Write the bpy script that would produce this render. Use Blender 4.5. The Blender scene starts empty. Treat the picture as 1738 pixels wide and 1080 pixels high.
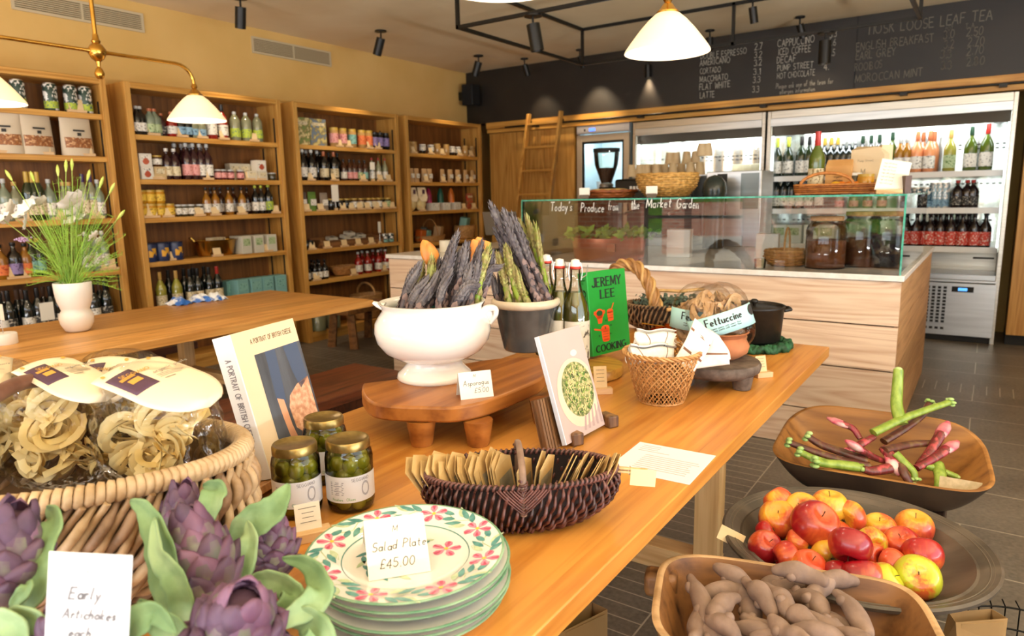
import bpy, math, random
import numpy as np
from mathutils import Vector, Matrix, Euler, Quaternion
S = bpy.context.scene
COL = S.collection
PI = math.pi
R = math.radians
# ------------------------------------------------------------------ camera, world, light
YAW, PITCH, ROLL, FPX, CH = -0.60234, 0.17385, -0.019456, 1176.0, 1.42
_f = np.array([math.sin(YAW)*math.cos(PITCH), math.cos(YAW)*math.cos(PITCH), -math.sin(PITCH)])
_r = np.array([math.cos(YAW), -math.sin(YAW), 0]); _u = np.cross(_r, _f)
_r2 = _r*math.cos(ROLL)+_u*math.sin(ROLL); _u2 = -_r*math.sin(ROLL)+_u*math.cos(ROLL)
cd = bpy.data.cameras.new('camera'); cam = bpy.data.objects.new('camera', cd); COL.objects.link(cam)
cam.matrix_world = Matrix(((_r2[0], _u2[0], -_f[0], 0), (_r2[1], _u2[1], -_f[1], 0), (_r2[2], _u2[2], -_f[2], CH), (0, 0, 0, 1)))
cd.sensor_width = 36; cd.lens = FPX/1738*36; cd.clip_start = .02
cd.dof.use_dof = True; cd.dof.focus_distance = 1.75; cd.dof.aperture_fstop = 4.5
S.camera = cam
S.view_settings.view_transform = 'Standard'; S.view_settings.look = 'None'
S.view_settings.gamma = 1; S.view_settings.use_curve_mapping = False
S.view_settings.exposure = -0.32
S.cycles.use_denoising = True
S.cycles.max_bounces = 10; S.cycles.diffuse_bounces = 4; S.cycles.glossy_bounces = 4
S.cycles.transmission_bounces = 8; S.cycles.transparent_max_bounces = 24
S.cycles.sample_clamp_indirect = 4; S.cycles.caustics_reflective = False; S.cycles.caustics_refractive = False
W = bpy.data.worlds.new('World'); S.world = W; W.use_nodes = True
W.node_tree.nodes['Background'].inputs[0].default_value = (.7, .84, 1, 1)
W.node_tree.nodes['Background'].inputs[1].default_value = 2.0
def light(name, kind, loc, energy, color=(1, 1, 1), rot=(0, 0, 0), size=None, sizey=None, **kw):
    d = bpy.data.lights.new(name, kind); d.energy = energy; d.color = color
    if kind == 'AREA':
        d.shape = 'RECTANGLE'; d.size = size; d.size_y = sizey or size
    elif kind == 'SUN': d.angle = size or .01
    elif kind in ('POINT', 'SPOT'): d.shadow_soft_size = size or .03
    for k, v in kw.items(): setattr(d, k, v)
    o = bpy.data.objects.new(name, d); COL.objects.link(o); o.location = loc; o.rotation_euler = rot
    return o
light('sun', 'SUN', (0, 20, 30), 13.0, (1, .95, .86), (R(-52), 0, R(20)), .01)
light('daylight_door_opening', 'AREA', (-1.4, -2.5, 2.1), 135, (.84, .92, 1), (R(98), 0, 0), 7.5, 1.0)
light('ceiling_fill', 'AREA', (-1.4, -2.5, .2), 620, (.93, .96, 1), (R(174), 0, 0), 7.5, .4)  # added uplight brightening the ceiling, in place of light off the terrace
light('daylight_side_window', 'AREA', (2.85, 1.2, 1.7), 75, (.84, .92, 1), (R(90), 0, R(90)), 4.5, 2.0)
light('side_ceiling_fill', 'AREA', (2.9, 1.2, .85), 740, (.93, .96, 1), (R(172), 0, R(90)), 4.5, .3)  # added lamp by the side window, turned up to brighten the ceiling
def unproj(px, py):
    q = (px-869)/FPX; w = (py-540)/FPX
    return _r2*q - _u2*w + _f
def onz(px, py, z=.75):
    d = unproj(px, py); t = (z-CH)/d[2]; return Vector((d[0]*t, d[1]*t, z))
def ony(px, py, y):
    d = unproj(px, py); t = y/d[1]; return Vector((d[0]*t, y, CH+d[2]*t))
def onx(px, py, x):
    d = unproj(px, py); t = x/d[0]; return Vector((x, d[1]*t, CH+d[2]*t))
# ------------------------------------------------------------------ materials
MATS = {}
def _mat(name):
    m = bpy.data.materials.new(name); m.use_nodes = True
    nt = m.node_tree; b = nt.nodes['Principled BSDF']; MATS[name] = m
    return m, nt, b
def _n(nt, t, **kw):
    n = nt.nodes.new('ShaderNode'+t)
    for k, v in kw.items():
        if k in n.inputs: n.inputs[k].default_value = v
        else: setattr(n, k, v)
    return n
def _c(c): return (c[0], c[1], c[2], 1)
def hx(h):
    v = [int(h[i:i+2], 16)/255 for i in (0, 2, 4)]
    return tuple(x/12.92 if x <= .04045 else ((x+.055)/1.055)**2.4 for x in v)
def pm(name, c1, c2=None, sc=(1, 1, 1), ns=6, det=4, rough=.5, metal=0, bump=0, lo=.35, hi=.65, c3=None, trans=0, coat=0, rnd=0, dist=0, sub=0, bs=None, emit=0, spec=.5, coatr=.1):
    """noise-mottled principled surface"""
    if name in MATS: return MATS[name]
    m, nt, b = _mat(name)
    c1 = hx(c1) if isinstance(c1, str) else c1
    c2 = hx(c2) if isinstance(c2, str) else c2
    c3 = hx(c3) if isinstance(c3, str) else c3
    b.inputs['Base Color'].default_value = _c(c1); b.inputs['Roughness'].default_value = rough
    b.inputs['Metallic'].default_value = metal; b.inputs['Transmission Weight'].default_value = trans
    b.inputs['Coat Weight'].default_value = coat; b.inputs['Coat Roughness'].default_value = coatr
    b.inputs['Specular IOR Level'].default_value = spec
    if sub: b.inputs['Subsurface Weight'].default_value = sub; b.inputs['Subsurface Scale'].default_value = .01
    if emit: b.inputs['Emission Color'].default_value = _c(c1); b.inputs['Emission Strength'].default_value = emit
    if c2 is not None or bump:
        tc = _n(nt, 'TexCoord'); mp = _n(nt, 'Mapping'); mp.inputs['Scale'].default_value = sc
        nt.links.new(tc.outputs['Object'], mp.inputs[0])
        if rnd:
            oi = _n(nt, 'ObjectInfo'); ml = _n(nt, 'Math', operation='MULTIPLY'); ml.inputs[1].default_value = rnd
            nt.links.new(oi.outputs['Random'], ml.inputs[0]); nt.links.new(ml.outputs[0], mp.inputs['Location'])
        no = _n(nt, 'TexNoise'); no.inputs['Scale'].default_value = ns; no.inputs['Detail'].default_value = det; no.inputs['Distortion'].default_value = dist
        nt.links.new(mp.outputs[0], no.inputs['Vector'])
        if c2 is not None:
            cr = _n(nt, 'ValToRGB'); e = cr.color_ramp.elements
            e[0].position = lo; e[0].color = _c(c1); e[1].position = hi; e[1].color = _c(c2)
            if c3 is not None:
                k = e.new((lo+hi)/2); k.color = _c(c3)
            nt.links.new(no.outputs[0], cr.inputs[0]); nt.links.new(cr.outputs[0], b.inputs['Base Color'])
        if bump:
            src = no
            if bs:
                src = _n(nt, 'TexNoise'); src.inputs['Scale'].default_value = bs; src.inputs['Detail'].default_value = 3
                nt.links.new(mp.outputs[0], src.inputs['Vector'])
            bp = _n(nt, 'Bump'); bp.inputs['Strength'].default_value = min(1, bump); bp.inputs['Distance'].default_value = .004*max(1, bump)
            nt.links.new(src.outputs[0], bp.inputs['Height']); nt.links.new(bp.outputs[0], b.inputs['Normal'])
    return m
def wood(name, c1, c2, ax='Y', plank=0, pax='X', rough=.4, rings=1.0, fine=1.0, coat=0, c3=None, spec=.5, freq=9.):
    """long grain along ax; planks of width plank across pax get their own shade"""
    if name in MATS: return MATS[name]
    m, nt, b = _mat(name); L = nt.links.new
    c1, c2 = hx(c1), hx(c2); c3 = hx(c3) if c3 else tuple(x*.55 for x in c1)
    tc = _n(nt, 'TexCoord'); sp = _n(nt, 'SeparateXYZ'); L(tc.outputs['Object'], sp.inputs[0])
    vec = tc.outputs['Object']; pl = None
    if plank:
        d = _n(nt, 'Math', operation='DIVIDE'); L(sp.outputs[pax], d.inputs[0]); d.inputs[1].default_value = plank
        fl = _n(nt, 'Math', operation='FLOOR'); L(d.outputs[0], fl.inputs[0])
        wn = _n(nt, 'TexWhiteNoise', noise_dimensions='1D'); L(fl.outputs[0], wn.inputs['W']); pl = wn.outputs['Value']
        cb = _n(nt, 'CombineXYZ'); ml = _n(nt, 'Math', operation='MULTIPLY'); ml.inputs[1].default_value = 37.
        L(pl, ml.inputs[0]); L(ml.outputs[0], cb.inputs[ax])
        va = _n(nt, 'VectorMath', operation='ADD'); L(vec, va.inputs[0]); L(cb.outputs[0], va.inputs[1]); vec = va.outputs[0]
    s = [7.0, 7.0, 7.0]; s['XYZ'.index(ax)] = .55
    mp = _n(nt, 'Mapping'); mp.inputs['Scale'].default_value = s; L(vec, mp.inputs[0])
    n1 = _n(nt, 'TexNoise'); n1.inputs['Scale'].default_value = rings; n1.inputs['Detail'].default_value = 1.5; n1.inputs['Distortion'].default_value = .5; L(mp.outputs[0], n1.inputs['Vector'])
    mu = _n(nt, 'Math', operation='MULTIPLY'); mu.inputs[1].default_value = freq; L(n1.outputs[0], mu.inputs[0])
    fr = _n(nt, 'Math', operation='PINGPONG'); fr.inputs[1].default_value = .5; L(mu.outputs[0], fr.inputs[0])
    s2 = [60.*fine]*3; s2['XYZ'.index(ax)] = 2.2
    mp2 = _n(nt, 'Mapping'); mp2.inputs['Scale'].default_value = s2; L(vec, mp2.inputs[0])
    n2 = _n(nt, 'TexNoise'); n2.inputs['Scale'].default_value = 1.; n2.inputs['Detail'].default_value = 4; L(mp2.outputs[0], n2.inputs['Vector'])
    ad = _n(nt, 'Math', operation='MULTIPLY_ADD'); ad.inputs[1].default_value = .7; L(fr.outputs[0], ad.inputs[0]); L(n2.outputs[0], ad.inputs[2])
    cr = _n(nt, 'ValToRGB'); e = cr.color_ramp.elements
    e[0].position = .38; e[0].color = _c(c1); e[1].position = .82; e[1].color = _c(c2)
    k = e.new(.3); k.color = _c(c3)
    L(ad.outputs[0], cr.inputs[0]); out = cr.outputs[0]
    if pl is not None:
        hs = _n(nt, 'HueSaturation'); mr = _n(nt, 'MapRange'); mr.inputs['To Min'].default_value = .8; mr.inputs['To Max'].default_value = 1.15
        L(pl, mr.inputs['Value']); L(mr.outputs[0], hs.inputs['Value']); L(out, hs.inputs['Color']); out = hs.outputs[0]
    L(out, b.inputs['Base Color']); b.inputs['Roughness'].default_value = rough; b.inputs['Coat Weight'].default_value = coat; b.inputs['Specular IOR Level'].default_value = spec
    bp = _n(nt, 'Bump'); bp.inputs['Strength'].default_value = .12; bp.inputs['Distance'].default_value = .002; L(n2.outputs[0], bp.inputs['Height']); L(bp.outputs[0], b.inputs['Normal'])
    return m
def thin(name, tint=(1, 1, 1), refl=1.0, rough=.0, bump=0, milk=0, milkc=(1, 1, 1), bs=60):
    """thin clear sheet: transparent plus a fresnel reflection"""
    if name in MATS: return MATS[name]
    m, nt, b = _mat(name); L = nt.links.new; nt.nodes.remove(b); out = nt.nodes['Material Output']
    t = _n(nt, 'BsdfTransparent'); t.inputs[0].default_value = _c(tint)
    g = _n(nt, 'BsdfGlossy'); g.inputs['Roughness'].default_value = rough
    f = _n(nt, 'Fresnel'); f.inputs[0].default_value = 1.5
    mu = _n(nt, 'Math', operation='MULTIPLY'); mu.use_clamp = True; mu.inputs[1].default_value = refl; L(f.outputs[0], mu.inputs[0])
    mx = _n(nt, 'MixShader'); L(mu.outputs[0], mx.inputs[0]); L(t.outputs[0], mx.inputs[1]); L(g.outputs[0], mx.inputs[2])
    last = mx
    if bump:
        tc = _n(nt, 'TexCoord'); no = _n(nt, 'TexNoise'); no.inputs['Scale'].default_value = bs; no.inputs['Detail'].default_value = 2; L(tc.outputs['Object'], no.inputs['Vector'])
        bp = _n(nt, 'Bump'); bp.inputs['Strength'].default_value = bump; bp.inputs['Distance'].default_value = .01; L(no.outputs[0], bp.inputs['Height'])
        L(bp.outputs[0], g.inputs['Normal'])
    if milk:
        d = _n(nt, 'BsdfDiffuse'); d.inputs[0].default_value = _c(milkc)
        m2 = _n(nt, 'MixShader'); m2.inputs[0].default_value = milk; L(mx.outputs[0], m2.inputs[1]); L(d.outputs[0], m2.inputs[2]); last = m2
    L(last.outputs[0], out.inputs[0])
    return m
def glow(name, c, st):
    if name in MATS: return MATS[name]
    m, nt, b = _mat(name); b.inputs['Base Color'].default_value = _c(c); b.inputs['Emission Color'].default_value = _c(c); b.inputs['Emission Strength'].default_value = st
    return m
# ------------------------------------------------------------------ mesh builder
class MB:
    def __init__(s): s.v = []; s.f = []; s.m = []; s.flat = set()
    def add(s, vs, fs, mi=0, mat=None, flat=False):
        o = len(s.v)
        s.v += [tuple(mat @ Vector(p)) for p in vs] if mat is not None else [tuple(p) for p in vs]
        for f in fs:
            if flat: s.flat.add(len(s.f))
            s.f.append(tuple(i+o for i in f)); s.m.append(mi)
        return s
    def box(s, a, b, mi=0, mat=None):
        (x0, y0, z0), (x1, y1, z1) = a, b
        return s.add([(x0, y0, z0), (x1, y0, z0), (x1, y1, z0), (x0, y1, z0), (x0, y0, z1), (x1, y0, z1), (x1, y1, z1), (x0, y1, z1)],
                     [(3, 2, 1, 0), (4, 5, 6, 7), (0, 1, 5, 4), (1, 2, 6, 5), (2, 3, 7, 6), (3, 0, 4, 7)], mi, mat)
    def cbox(s, c, d, mi=0, mat=None):
        return s.box([c[i]-d[i]/2 for i in range(3)], [c[i]+d[i]/2 for i in range(3)], mi, mat)
    def lathe(s, prof, seg=24, mi=0, mat=None, a0=0, a1=2*PI, sx=1, sy=1, cap=True):
        full = abs(a1-a0-2*PI) < 1e-6; n = seg if full else seg+1; vs = []; fs = []
        for r, z in prof:
            for i in range(n):
                a = a0+(a1-a0)*i/seg; vs.append((r*math.cos(a)*sx, r*math.sin(a)*sy, z))
        for j in range(len(prof)-1):
            for i in range(seg):
                k = (i+1) % n; fs.append((j*n+i, j*n+k, (j+1)*n+k, (j+1)*n+i))
        if full and cap:
            if prof[0][0] > 1e-5: fs.append(tuple(range(n-1, -1, -1)))
            if prof[-1][0] > 1e-5: fs.append(tuple((len(prof)-1)*n+i for i in range(n)))
        return s.add(vs, fs, mi, mat)
    def tube(s, pts, r, seg=8, mi=0, mat=None, closed=False, flatten=1.0, up=None):
        pts = [Vector(p) for p in pts]; n = len(pts); rr = r if hasattr(r, '__len__') else [r]*n
        vs = []; fs = []; nrm = None
        for i, p in enumerate(pts):
            t = (pts[(i+1) % n]-pts[i-1]) if closed else (pts[min(i+1, n-1)]-pts[max(i-1, 0)])
            t = t.normalized() if t.length > 1e-9 else Vector((0, 0, 1))
            if up is not None: nrm = Vector(up)
            elif nrm is None: nrm = Vector((0, 0, 1)) if abs(t.z) < .9 else Vector((1, 0, 0))
            nrm = nrm-t*nrm.dot(t); nrm = nrm.normalized() if nrm.length > 1e-6 else t.orthogonal().normalized()
            bn = t.cross(nrm)
            for k in range(seg):
                a = 2*PI*k/seg; vs.append(p+nrm*(math.cos(a)*rr[i]*flatten)+bn*(math.sin(a)*rr[i]))
        for i in range(n if closed else n-1):
            j = (i+1) % n
            for k in range(seg):
                l = (k+1) % seg; fs.append((i*seg+k, i*seg+l, j*seg+l, j*seg+k))
        if not closed:
            fs.append(tuple(range(seg-1, -1, -1))); fs.append(tuple((n-1)*seg+k for k in range(seg)))
        return s.add(vs, fs, mi, mat)
    def grid(s, fn, nu, nv, mi=0, mat=None, cu=False, cv=False):
        vs = [fn(i/(nu if cu else nu-1), j/(nv if cv else nv-1)) for j in range(nv) for i in range(nu)]; fs = []
        for j in range(nv if cv else nv-1):
            for i in range(nu if cu else nu-1):
                a, b = (i+1) % nu, (j+1) % nv; fs.append((j*nu+i, j*nu+a, b*nu+a, b*nu+i))
        return s.add(vs, fs, mi, mat)
    def ell(s, c, r, seg=16, mi=0, mat=None, rot=None):
        Q = Matrix.Translation(c) @ (rot.to_4x4() if rot else Matrix()) @ Matrix.Diagonal((*r, 1)); M2 = mat @ Q if mat is not None else Q
        h = max(4, seg//2); return s.lathe([(max(math.sin(PI*i/h), 1e-4), -math.cos(PI*i/h)) for i in range(h+1)], seg, mi, M2, cap=False)
    def prism(s, poly, z0, z1, mi=0, mat=None):
        n = len(poly); vs = [(x, y, z0) for x, y in poly]+[(x, y, z1) for x, y in poly]
        return s.add(vs, [tuple(range(n-1, -1, -1)), tuple(range(n, 2*n))]+[(i, (i+1) % n, n+(i+1) % n, n+i) for i in range(n)], mi, mat)
    def text(s, t, size, mat, mi=0, ax='CENTER', ay='CENTER', sp=1, sh=0, bold=0, ex=.0003):
        c = bpy.data.curves.new('t', 'FONT'); c.body = t; c.size = size; c.align_x = ax; c.align_y = ay; c.space_character = sp; c.shear = sh; c.offset = bold; c.extrude = ex; c.resolution_u = 3
        o = bpy.data.objects.new('t', c); COL.objects.link(o); dg = bpy.context.evaluated_depsgraph_get()
        me = o.evaluated_get(dg).to_mesh(); s.add([v.co.copy() for v in me.vertices], [tuple(p.vertices) for p in me.polygons], mi, mat)
        bpy.data.objects.remove(o); bpy.data.curves.remove(c); return s
    def write(s, t, size, mat, w=.1, mi=0, slant=0, serif=0, thick=1, jit=.0, sp=1.0, seed=1):
        """handwriting or painted capitals from strokes; size = cap height"""
        rg = random.Random(seed); x = 0
        for ch in t:
            g = FONT.get(ch) or FONT.get(ch.upper())
            if ch == ' ' or g is None: x += .55*sp; continue
            wd = max(p[0] for st in g for p in st)+.001
            dx, dy, ro = rg.uniform(-jit, jit), rg.uniform(-jit, jit), rg.uniform(-jit, jit)
            for st in g:
                q = [((x+px+dx+slant*py+ro*py)*size, (py+dy)*size) for px, py in st]
                for (ax_, ay_), (bx, by) in zip(q, q[1:]):
                    L = math.hypot(bx-ax_, by-ay_) or 1e-6; ux, uy = (bx-ax_)/L, (by-ay_)/L
                    k = w*size/2*(1+(thick-1)*abs(uy)); e = k*.5
                    nx, ny = -uy*k, ux*k
                    s.add([(ax_-ux*e+nx, ay_-uy*e+ny, 0), (ax_-ux*e-nx, ay_-uy*e-ny, 0), (bx+ux*e-nx, by+uy*e-ny, 0), (bx+ux*e+nx, by+uy*e+ny, 0)], [(0, 1, 2, 3)], mi, mat)
                    if serif and abs(uy) > .7:
                        for (cx_, cy_) in ((ax_, ay_), (bx, by)):
                            if cy_ < .05*size or cy_ > .93*size:
                                h = w*size*.22; l = serif*size/2
                                s.add([(cx_-l, cy_-h, 0), (cx_+l, cy_-h, 0), (cx_+l, cy_+h, 0), (cx_-l, cy_+h, 0)], [(0, 1, 2, 3)], mi, mat)
            x += (wd+.22)*sp
        return x*size
    def mesh(s, name, mats, smooth=35):
        me = bpy.data.meshes.new(name); me.from_pydata(s.v, [], s.f)
        for m in (mats if isinstance(mats, (list, tuple)) else [mats]): me.materials.append(m)
        if any(s.m): me.polygons.foreach_set('material_index', s.m)
        me.update()
        if smooth:
            me.shade_smooth(); me.set_sharp_from_angle(angle=R(smooth))
        return me
def _arc(cx, cy, rx, ry, a0, a1, n=7): return [(cx+rx*math.cos(R(a0+(a1-a0)*i/n)), cy+ry*math.sin(R(a0+(a1-a0)*i/n))) for i in range(n+1)]
FONT = {'A': [[(0, 0), (.32, 1), (.64, 0)], [(.12, .36), (.52, .36)]], 'B': [[(0, 0), (0, 1)], _arc(.0, .76, .45, .24, 90, -90), _arc(0, .26, .52, .26, 90, -90)],
 'C': [_arc(.38, .5, .38, .5, 50, 310, 10)], 'D': [[(0, 0), (0, 1)], _arc(0, .5, .58, .5, 90, -90, 9)], 'E': [[(0, 0), (0, 1)], [(0, 1), (.5, 1)], [(0, .52), (.42, .52)], [(0, 0), (.52, 0)]],
 'F': [[(0, 0), (0, 1)], [(0, 1), (.5, 1)], [(0, .52), (.4, .52)]], 'G': [_arc(.38, .5, .38, .5, 50, 350, 10)+[(.44, .44)]], 'H': [[(0, 0), (0, 1)], [(.56, 0), (.56, 1)], [(0, .5), (.56, .5)]],
 'I': [[(.08, 0), (.08, 1)]], 'J': [[(.42, 1), (.42, .22)]+_arc(.2, .22, .22, .22, 0, -170, 5)], 'K': [[(0, 0), (0, 1)], [(.52, 1), (0, .45)], [(.14, .58), (.56, 0)]], 'L': [[(0, 1), (0, 0)], [(0, 0), (.48, 0)]],
 'M': [[(0, 0), (.04, 1)], [(.04, 1), (.38, .15), (.72, 1)], [(.72, 1), (.76, 0)]], 'N': [[(0, 0), (0, 1)], [(0, 1), (.58, 0)], [(.58, 0), (.58, 1)]], 'O': [_arc(.38, .5, .38, .5, 90, 450, 12)],
 'P': [[(0, 0), (0, 1)], _arc(0, .73, .48, .27, 90, -90)], 'Q': [_arc(.38, .5, .38, .5, 90, 450, 12), [(.45, .25), (.75, -.05)]], 'R': [[(0, 0), (0, 1)], _arc(0, .75, .46, .25, 90, -90), [(.16, .5), (.54, 0)]],
 'S': [_arc(.27, .74, .25, .26, 40, 270, 6)+_arc(.27, .25, .27, .25, 90, -140, 6)], 'T': [[(0, 1), (.62, 1)], [(.31, 1), (.31, 0)]], 'U': [[(0, 1), (0, .28)]+_arc(.29, .28, .29, .28, 180, 360, 7)+[(.58, 1)]],
 'V': [[(0, 1), (.3, 0), (.6, 1)]], 'W': [[(0, 1), (.2, 0), (.42, .8), (.64, 0), (.84, 1)]], 'X': [[(0, 1), (.56, 0)], [(.56, 1), (0, 0)]], 'Y': [[(0, 1), (.3, .5), (.6, 1)], [(.3, .5), (.3, 0)]], 'Z': [[(0, 1), (.54, 1)], [(.54, 1), (0, 0)], [(0, 0), (.56, 0)]],
 '0': [_arc(.28, .5, .28, .5, 90, 450, 10)], '1': [[(.0, .8), (.18, 1), (.18, 0)]], '2': [_arc(.25, .74, .25, .26, 160, -30, 6)+[(0, 0), (.52, 0)]], '3': [_arc(.22, .76, .24, .24, 150, -90, 6), _arc(.22, .27, .28, .27, 90, -150, 6)],
 '4': [[(.4, 0), (.4, 1), (0, .32), (.56, .32)]], '5': [[(.46, 1), (.06, 1), (.02, .58)], _arc(.22, .3, .28, .3, 115, -150, 7)], '6': [[(.42, 1), (.08, .5)], _arc(.27, .27, .26, .27, 150, 510, 9)], '7': [[(0, 1), (.5, 1), (.16, 0)]],
 '8': [_arc(.25, .76, .22, .24, 90, 450, 9), _arc(.25, .26, .27, .26, 90, 450, 9)], '9': [_arc(.25, .73, .25, .27, 0, 360, 9), [(.5, .73), (.4, 0)]], '.': [[(.04, 0), (.08, .06)]], "'": [[(.06, 1.05), (.0, .85)]], '-': [[(0, .45), (.3, .45)]], ',': [[(.06, .06), (0, -.14)]],
 '£': [_arc(.3, .74, .2, .26, 20, 180, 5)+[(.1, .3), (0, 0), (.5, .02)], [(0, .46), (.36, .46)]],
 'a': [_arc(.2, .24, .2, .24, 60, 420, 8), [(.4, .48), (.42, 0)]], 'b': [[(0, 1), (.02, 0)], _arc(.2, .24, .2, .24, 180, -180, 8)], 'c': [_arc(.2, .24, .2, .24, 50, 310, 7)], 'd': [_arc(.2, .24, .2, .24, 60, 420, 8), [(.42, 1), (.42, 0)]],
 'e': [[(.02, .26), (.38, .3)]+_arc(.2, .25, .19, .24, 20, 310, 8)], 'f': [_arc(.26, .82, .14, .18, 60, 180, 4)+[(.1, 0)], [(0, .5), (.26, .5)]], 'g': [_arc(.2, .24, .2, .24, 60, 420, 8), [(.4, .48), (.38, -.25)]+_arc(.2, -.25, .18, .16, 0, -150, 5)],
 'h': [[(0, 1), (.02, 0)], [(.02, .3)]+_arc(.18, .3, .16, .18, 150, 0, 5)+[(.36, 0)]], 'i': [[(.04, .48), (.06, 0)], [(.06, .7), (.07, .76)]], 'k': [[(0, 1), (.02, 0)], [(.3, .48), (.03, .2), (.34, 0)]], 'l': [[(.04, 1), (.04, .08), (.14, 0)]],
 'm': [[(0, .48), (.02, 0)], [(.02, .3)]+_arc(.14, .32, .12, .16, 150, 0, 4)+[(.26, 0)], [(.26, .3)]+_arc(.38, .32, .12, .16, 150, 0, 4)+[(.5, 0)]], 'n': [[(0, .48), (.02, 0)], [(.02, .3)]+_arc(.18, .3, .16, .18, 150, 0, 5)+[(.36, 0)]], 'o': [_arc(.2, .24, .2, .24, 90, 450, 8)],
 'p': [[(.02, .48), (0, -.4)], _arc(.2, .24, .2, .24, 180, -180, 8)], 'r': [[(0, .48), (.02, 0)], [(.02, .28)]+_arc(.16, .32, .14, .15, 160, 40, 4)], 's': [_arc(.15, .36, .14, .12, 40, 250, 4)+_arc(.14, .12, .15, .12, 90, -140, 4)], 't': [[(.14, .85), (.12, .1), (.24, 0)], [(0, .55), (.28, .55)]],
 'u': [[(0, .48), (.02, .14)]+_arc(.18, .16, .16, .16, 190, 350, 5)+[(.36, .48), (.38, 0)]], 'v': [[(0, .48), (.16, 0), (.34, .48)]], 'w': [[(0, .48), (.12, 0), (.26, .4), (.4, 0), (.54, .48)]], 'y': [[(0, .48), (.18, .04)], [(.36, .48), (.1, -.4)]]}
# ------------------------------------------------------------------ objects
def tag(o, label=None, cat=None, group=None, kind=None):
    for k, v in (('label', label), ('category', cat), ('group', group), ('kind', kind)):
        if v: o[k] = v
    return o
def place(o, loc=(0, 0, 0), rot=(0, 0, 0)):
    o.location = loc
    if isinstance(rot, (int, float)): rot = (0, 0, rot)
    if isinstance(rot, Matrix): o.rotation_euler = rot.to_3x3().to_euler()
    else: o.rotation_euler = rot
    return o
def ob(name, me, parent=None, bev=0, sub=0, sol=0):
    o = bpy.data.objects.new(name, me); COL.objects.link(o)
    if parent is not None: o.parent = parent
    if sol: q = o.modifiers.new('solid', 'SOLIDIFY'); q.thickness = sol; q.offset = 0
    if bev:
        q = o.modifiers.new('bevel', 'BEVEL'); q.width = bev; q.segments = 2; q.limit_method = 'ANGLE'; q.angle_limit = R(40)
    if sub: q = o.modifiers.new('sub', 'SUBSURF'); q.levels = sub; q.render_levels = sub
    return o
def part(name, mb, mats, parent, bev=0, smooth=35, label=None, kind=None, **kw):
    o = ob(name, mb.mesh(name, mats, smooth), parent, bev, **kw)
    return tag(o, label, kind=kind)
def thing(name, label, cat, loc=(0, 0, 0), rot=0, group=None):
    o = bpy.data.objects.new(name, None); COL.objects.link(o); o.empty_display_size = .02
    return place(tag(o, label, cat, group), loc, rot)
def solo(name, mb, mats, label, cat, loc=(0, 0, 0), rot=0, group=None, bev=0, smooth=35, **kw):
    return place(tag(ob(name, mb.mesh(name, mats, smooth), None, bev, **kw), label, cat, group), loc, rot)
def struct(name, mb, mats, bev=0, smooth=35):
    return tag(ob(name, mb.mesh(name, mats, smooth), None, bev), kind='structure')
def copy_tree(o, parent=None):
    c = o.copy(); COL.objects.link(c)
    if parent is not None: c.parent = parent
    for ch in [x for x in KIDS.get(o.name, ())]: copy_tree(ch, c)
    return c
KIDS = {}
def proto(root):
    """remember a thing's parts so that copies need no look-ups"""
    for o in COL.objects:
        if o.parent is not None: KIDS.setdefault(o.parent.name, [])
    for o in COL.objects:
        if o.parent is not None and o not in KIDS[o.parent.name]: KIDS[o.parent.name].append(o)
    return root
class Kind:
    """first call places the thing itself, later calls place copies of it and of its parts"""
    def __init__(s, build): s.build = build; s.root = None; s.n = 0
    def put(s, loc, rot=0, label=None, cat=None, group=None, sc=None):
        if s.root is None: s.root = s.build(); o = s.root
        else:
            if s.n == 1: proto(s.root)
            o = copy_tree(s.root)
        s.n += 1
        place(tag(o, label, cat, group), loc, rot)
        if sc: o.scale = (sc,)*3 if isinstance(sc, (int, float)) else sc
        return o
def ordn(i): return ['first', 'second', 'third', 'fourth', 'fifth', 'sixth', 'seventh', 'eighth', 'ninth', 'tenth', 'eleventh', 'twelfth', 'thirteenth', 'fourteenth', 'fifteenth', 'sixteenth', 'seventeenth', 'eighteenth', 'nineteenth', 'twentieth'][i] if i < 20 else '%dth' % (i+1)
FRONT = Matrix.Rotation(PI/2, 4, 'X')      # lettering upright, facing -Y
def basis(o, x, y):
    """matrix with local X and Y along the given world directions"""
    x = Vector(x).normalized(); y = Vector(y); y = (y-x*y.dot(x)).normalized(); z = x.cross(y)
    return Matrix(((x.x, y.x, z.x, o[0]), (x.y, y.y, z.y, o[1]), (x.z, y.z, z.z, o[2]), (0, 0, 0, 1)))
# ------------------------------------------------------------------ setting
OAK = wood('oak', 'a8702a', 'cb984c', 'Z', rough=.45, rings=.7)
OAKH = wood('oak_along', 'ad742a', 'd09c4e', 'Y', rough=.42, rings=.7)
OAKX = wood('oak_across', 'b0752a', 'd09a4a', 'X', rough=.42, rings=.7)
OAKD = wood('oak_back_shaded', '5e360f', '7e5022', 'Z', rough=.55, plank=.09, pax='Y', rings=.6)  # darker oak copy, the shade inside the shelves is put into its colour
TOPW = wood('oak_tabletop', 'b06e2a', 'c98a3e', 'Y', plank=.17, pax='X', rough=.36, rings=.8, c3='9c5f24', freq=7.)
TOPL = wood('oak_tabletop_pale', 'ac7434', 'cf9852', 'Y', plank=.15, pax='X', rough=.4, rings=.8)
ASH = wood('ash_front', 'c6a184', 'dfc5aa', 'X', plank=.245, pax='Z', rough=.5, rings=.75, fine=.7, c3='b28c6e', freq=15.)
ASHS = wood('ash_side', 'a07850', 'bd9468', 'Y', plank=.245, pax='Z', rough=.5, rings=.55)
DARKW = wood('dark_bench_wood', '3a1c10', '64331c', 'Y', rough=.35, rings=.7)
PALEW = wood('pale_oak_leg', 'c09258', 'dfba84', 'Z', rough=.5)
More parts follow.
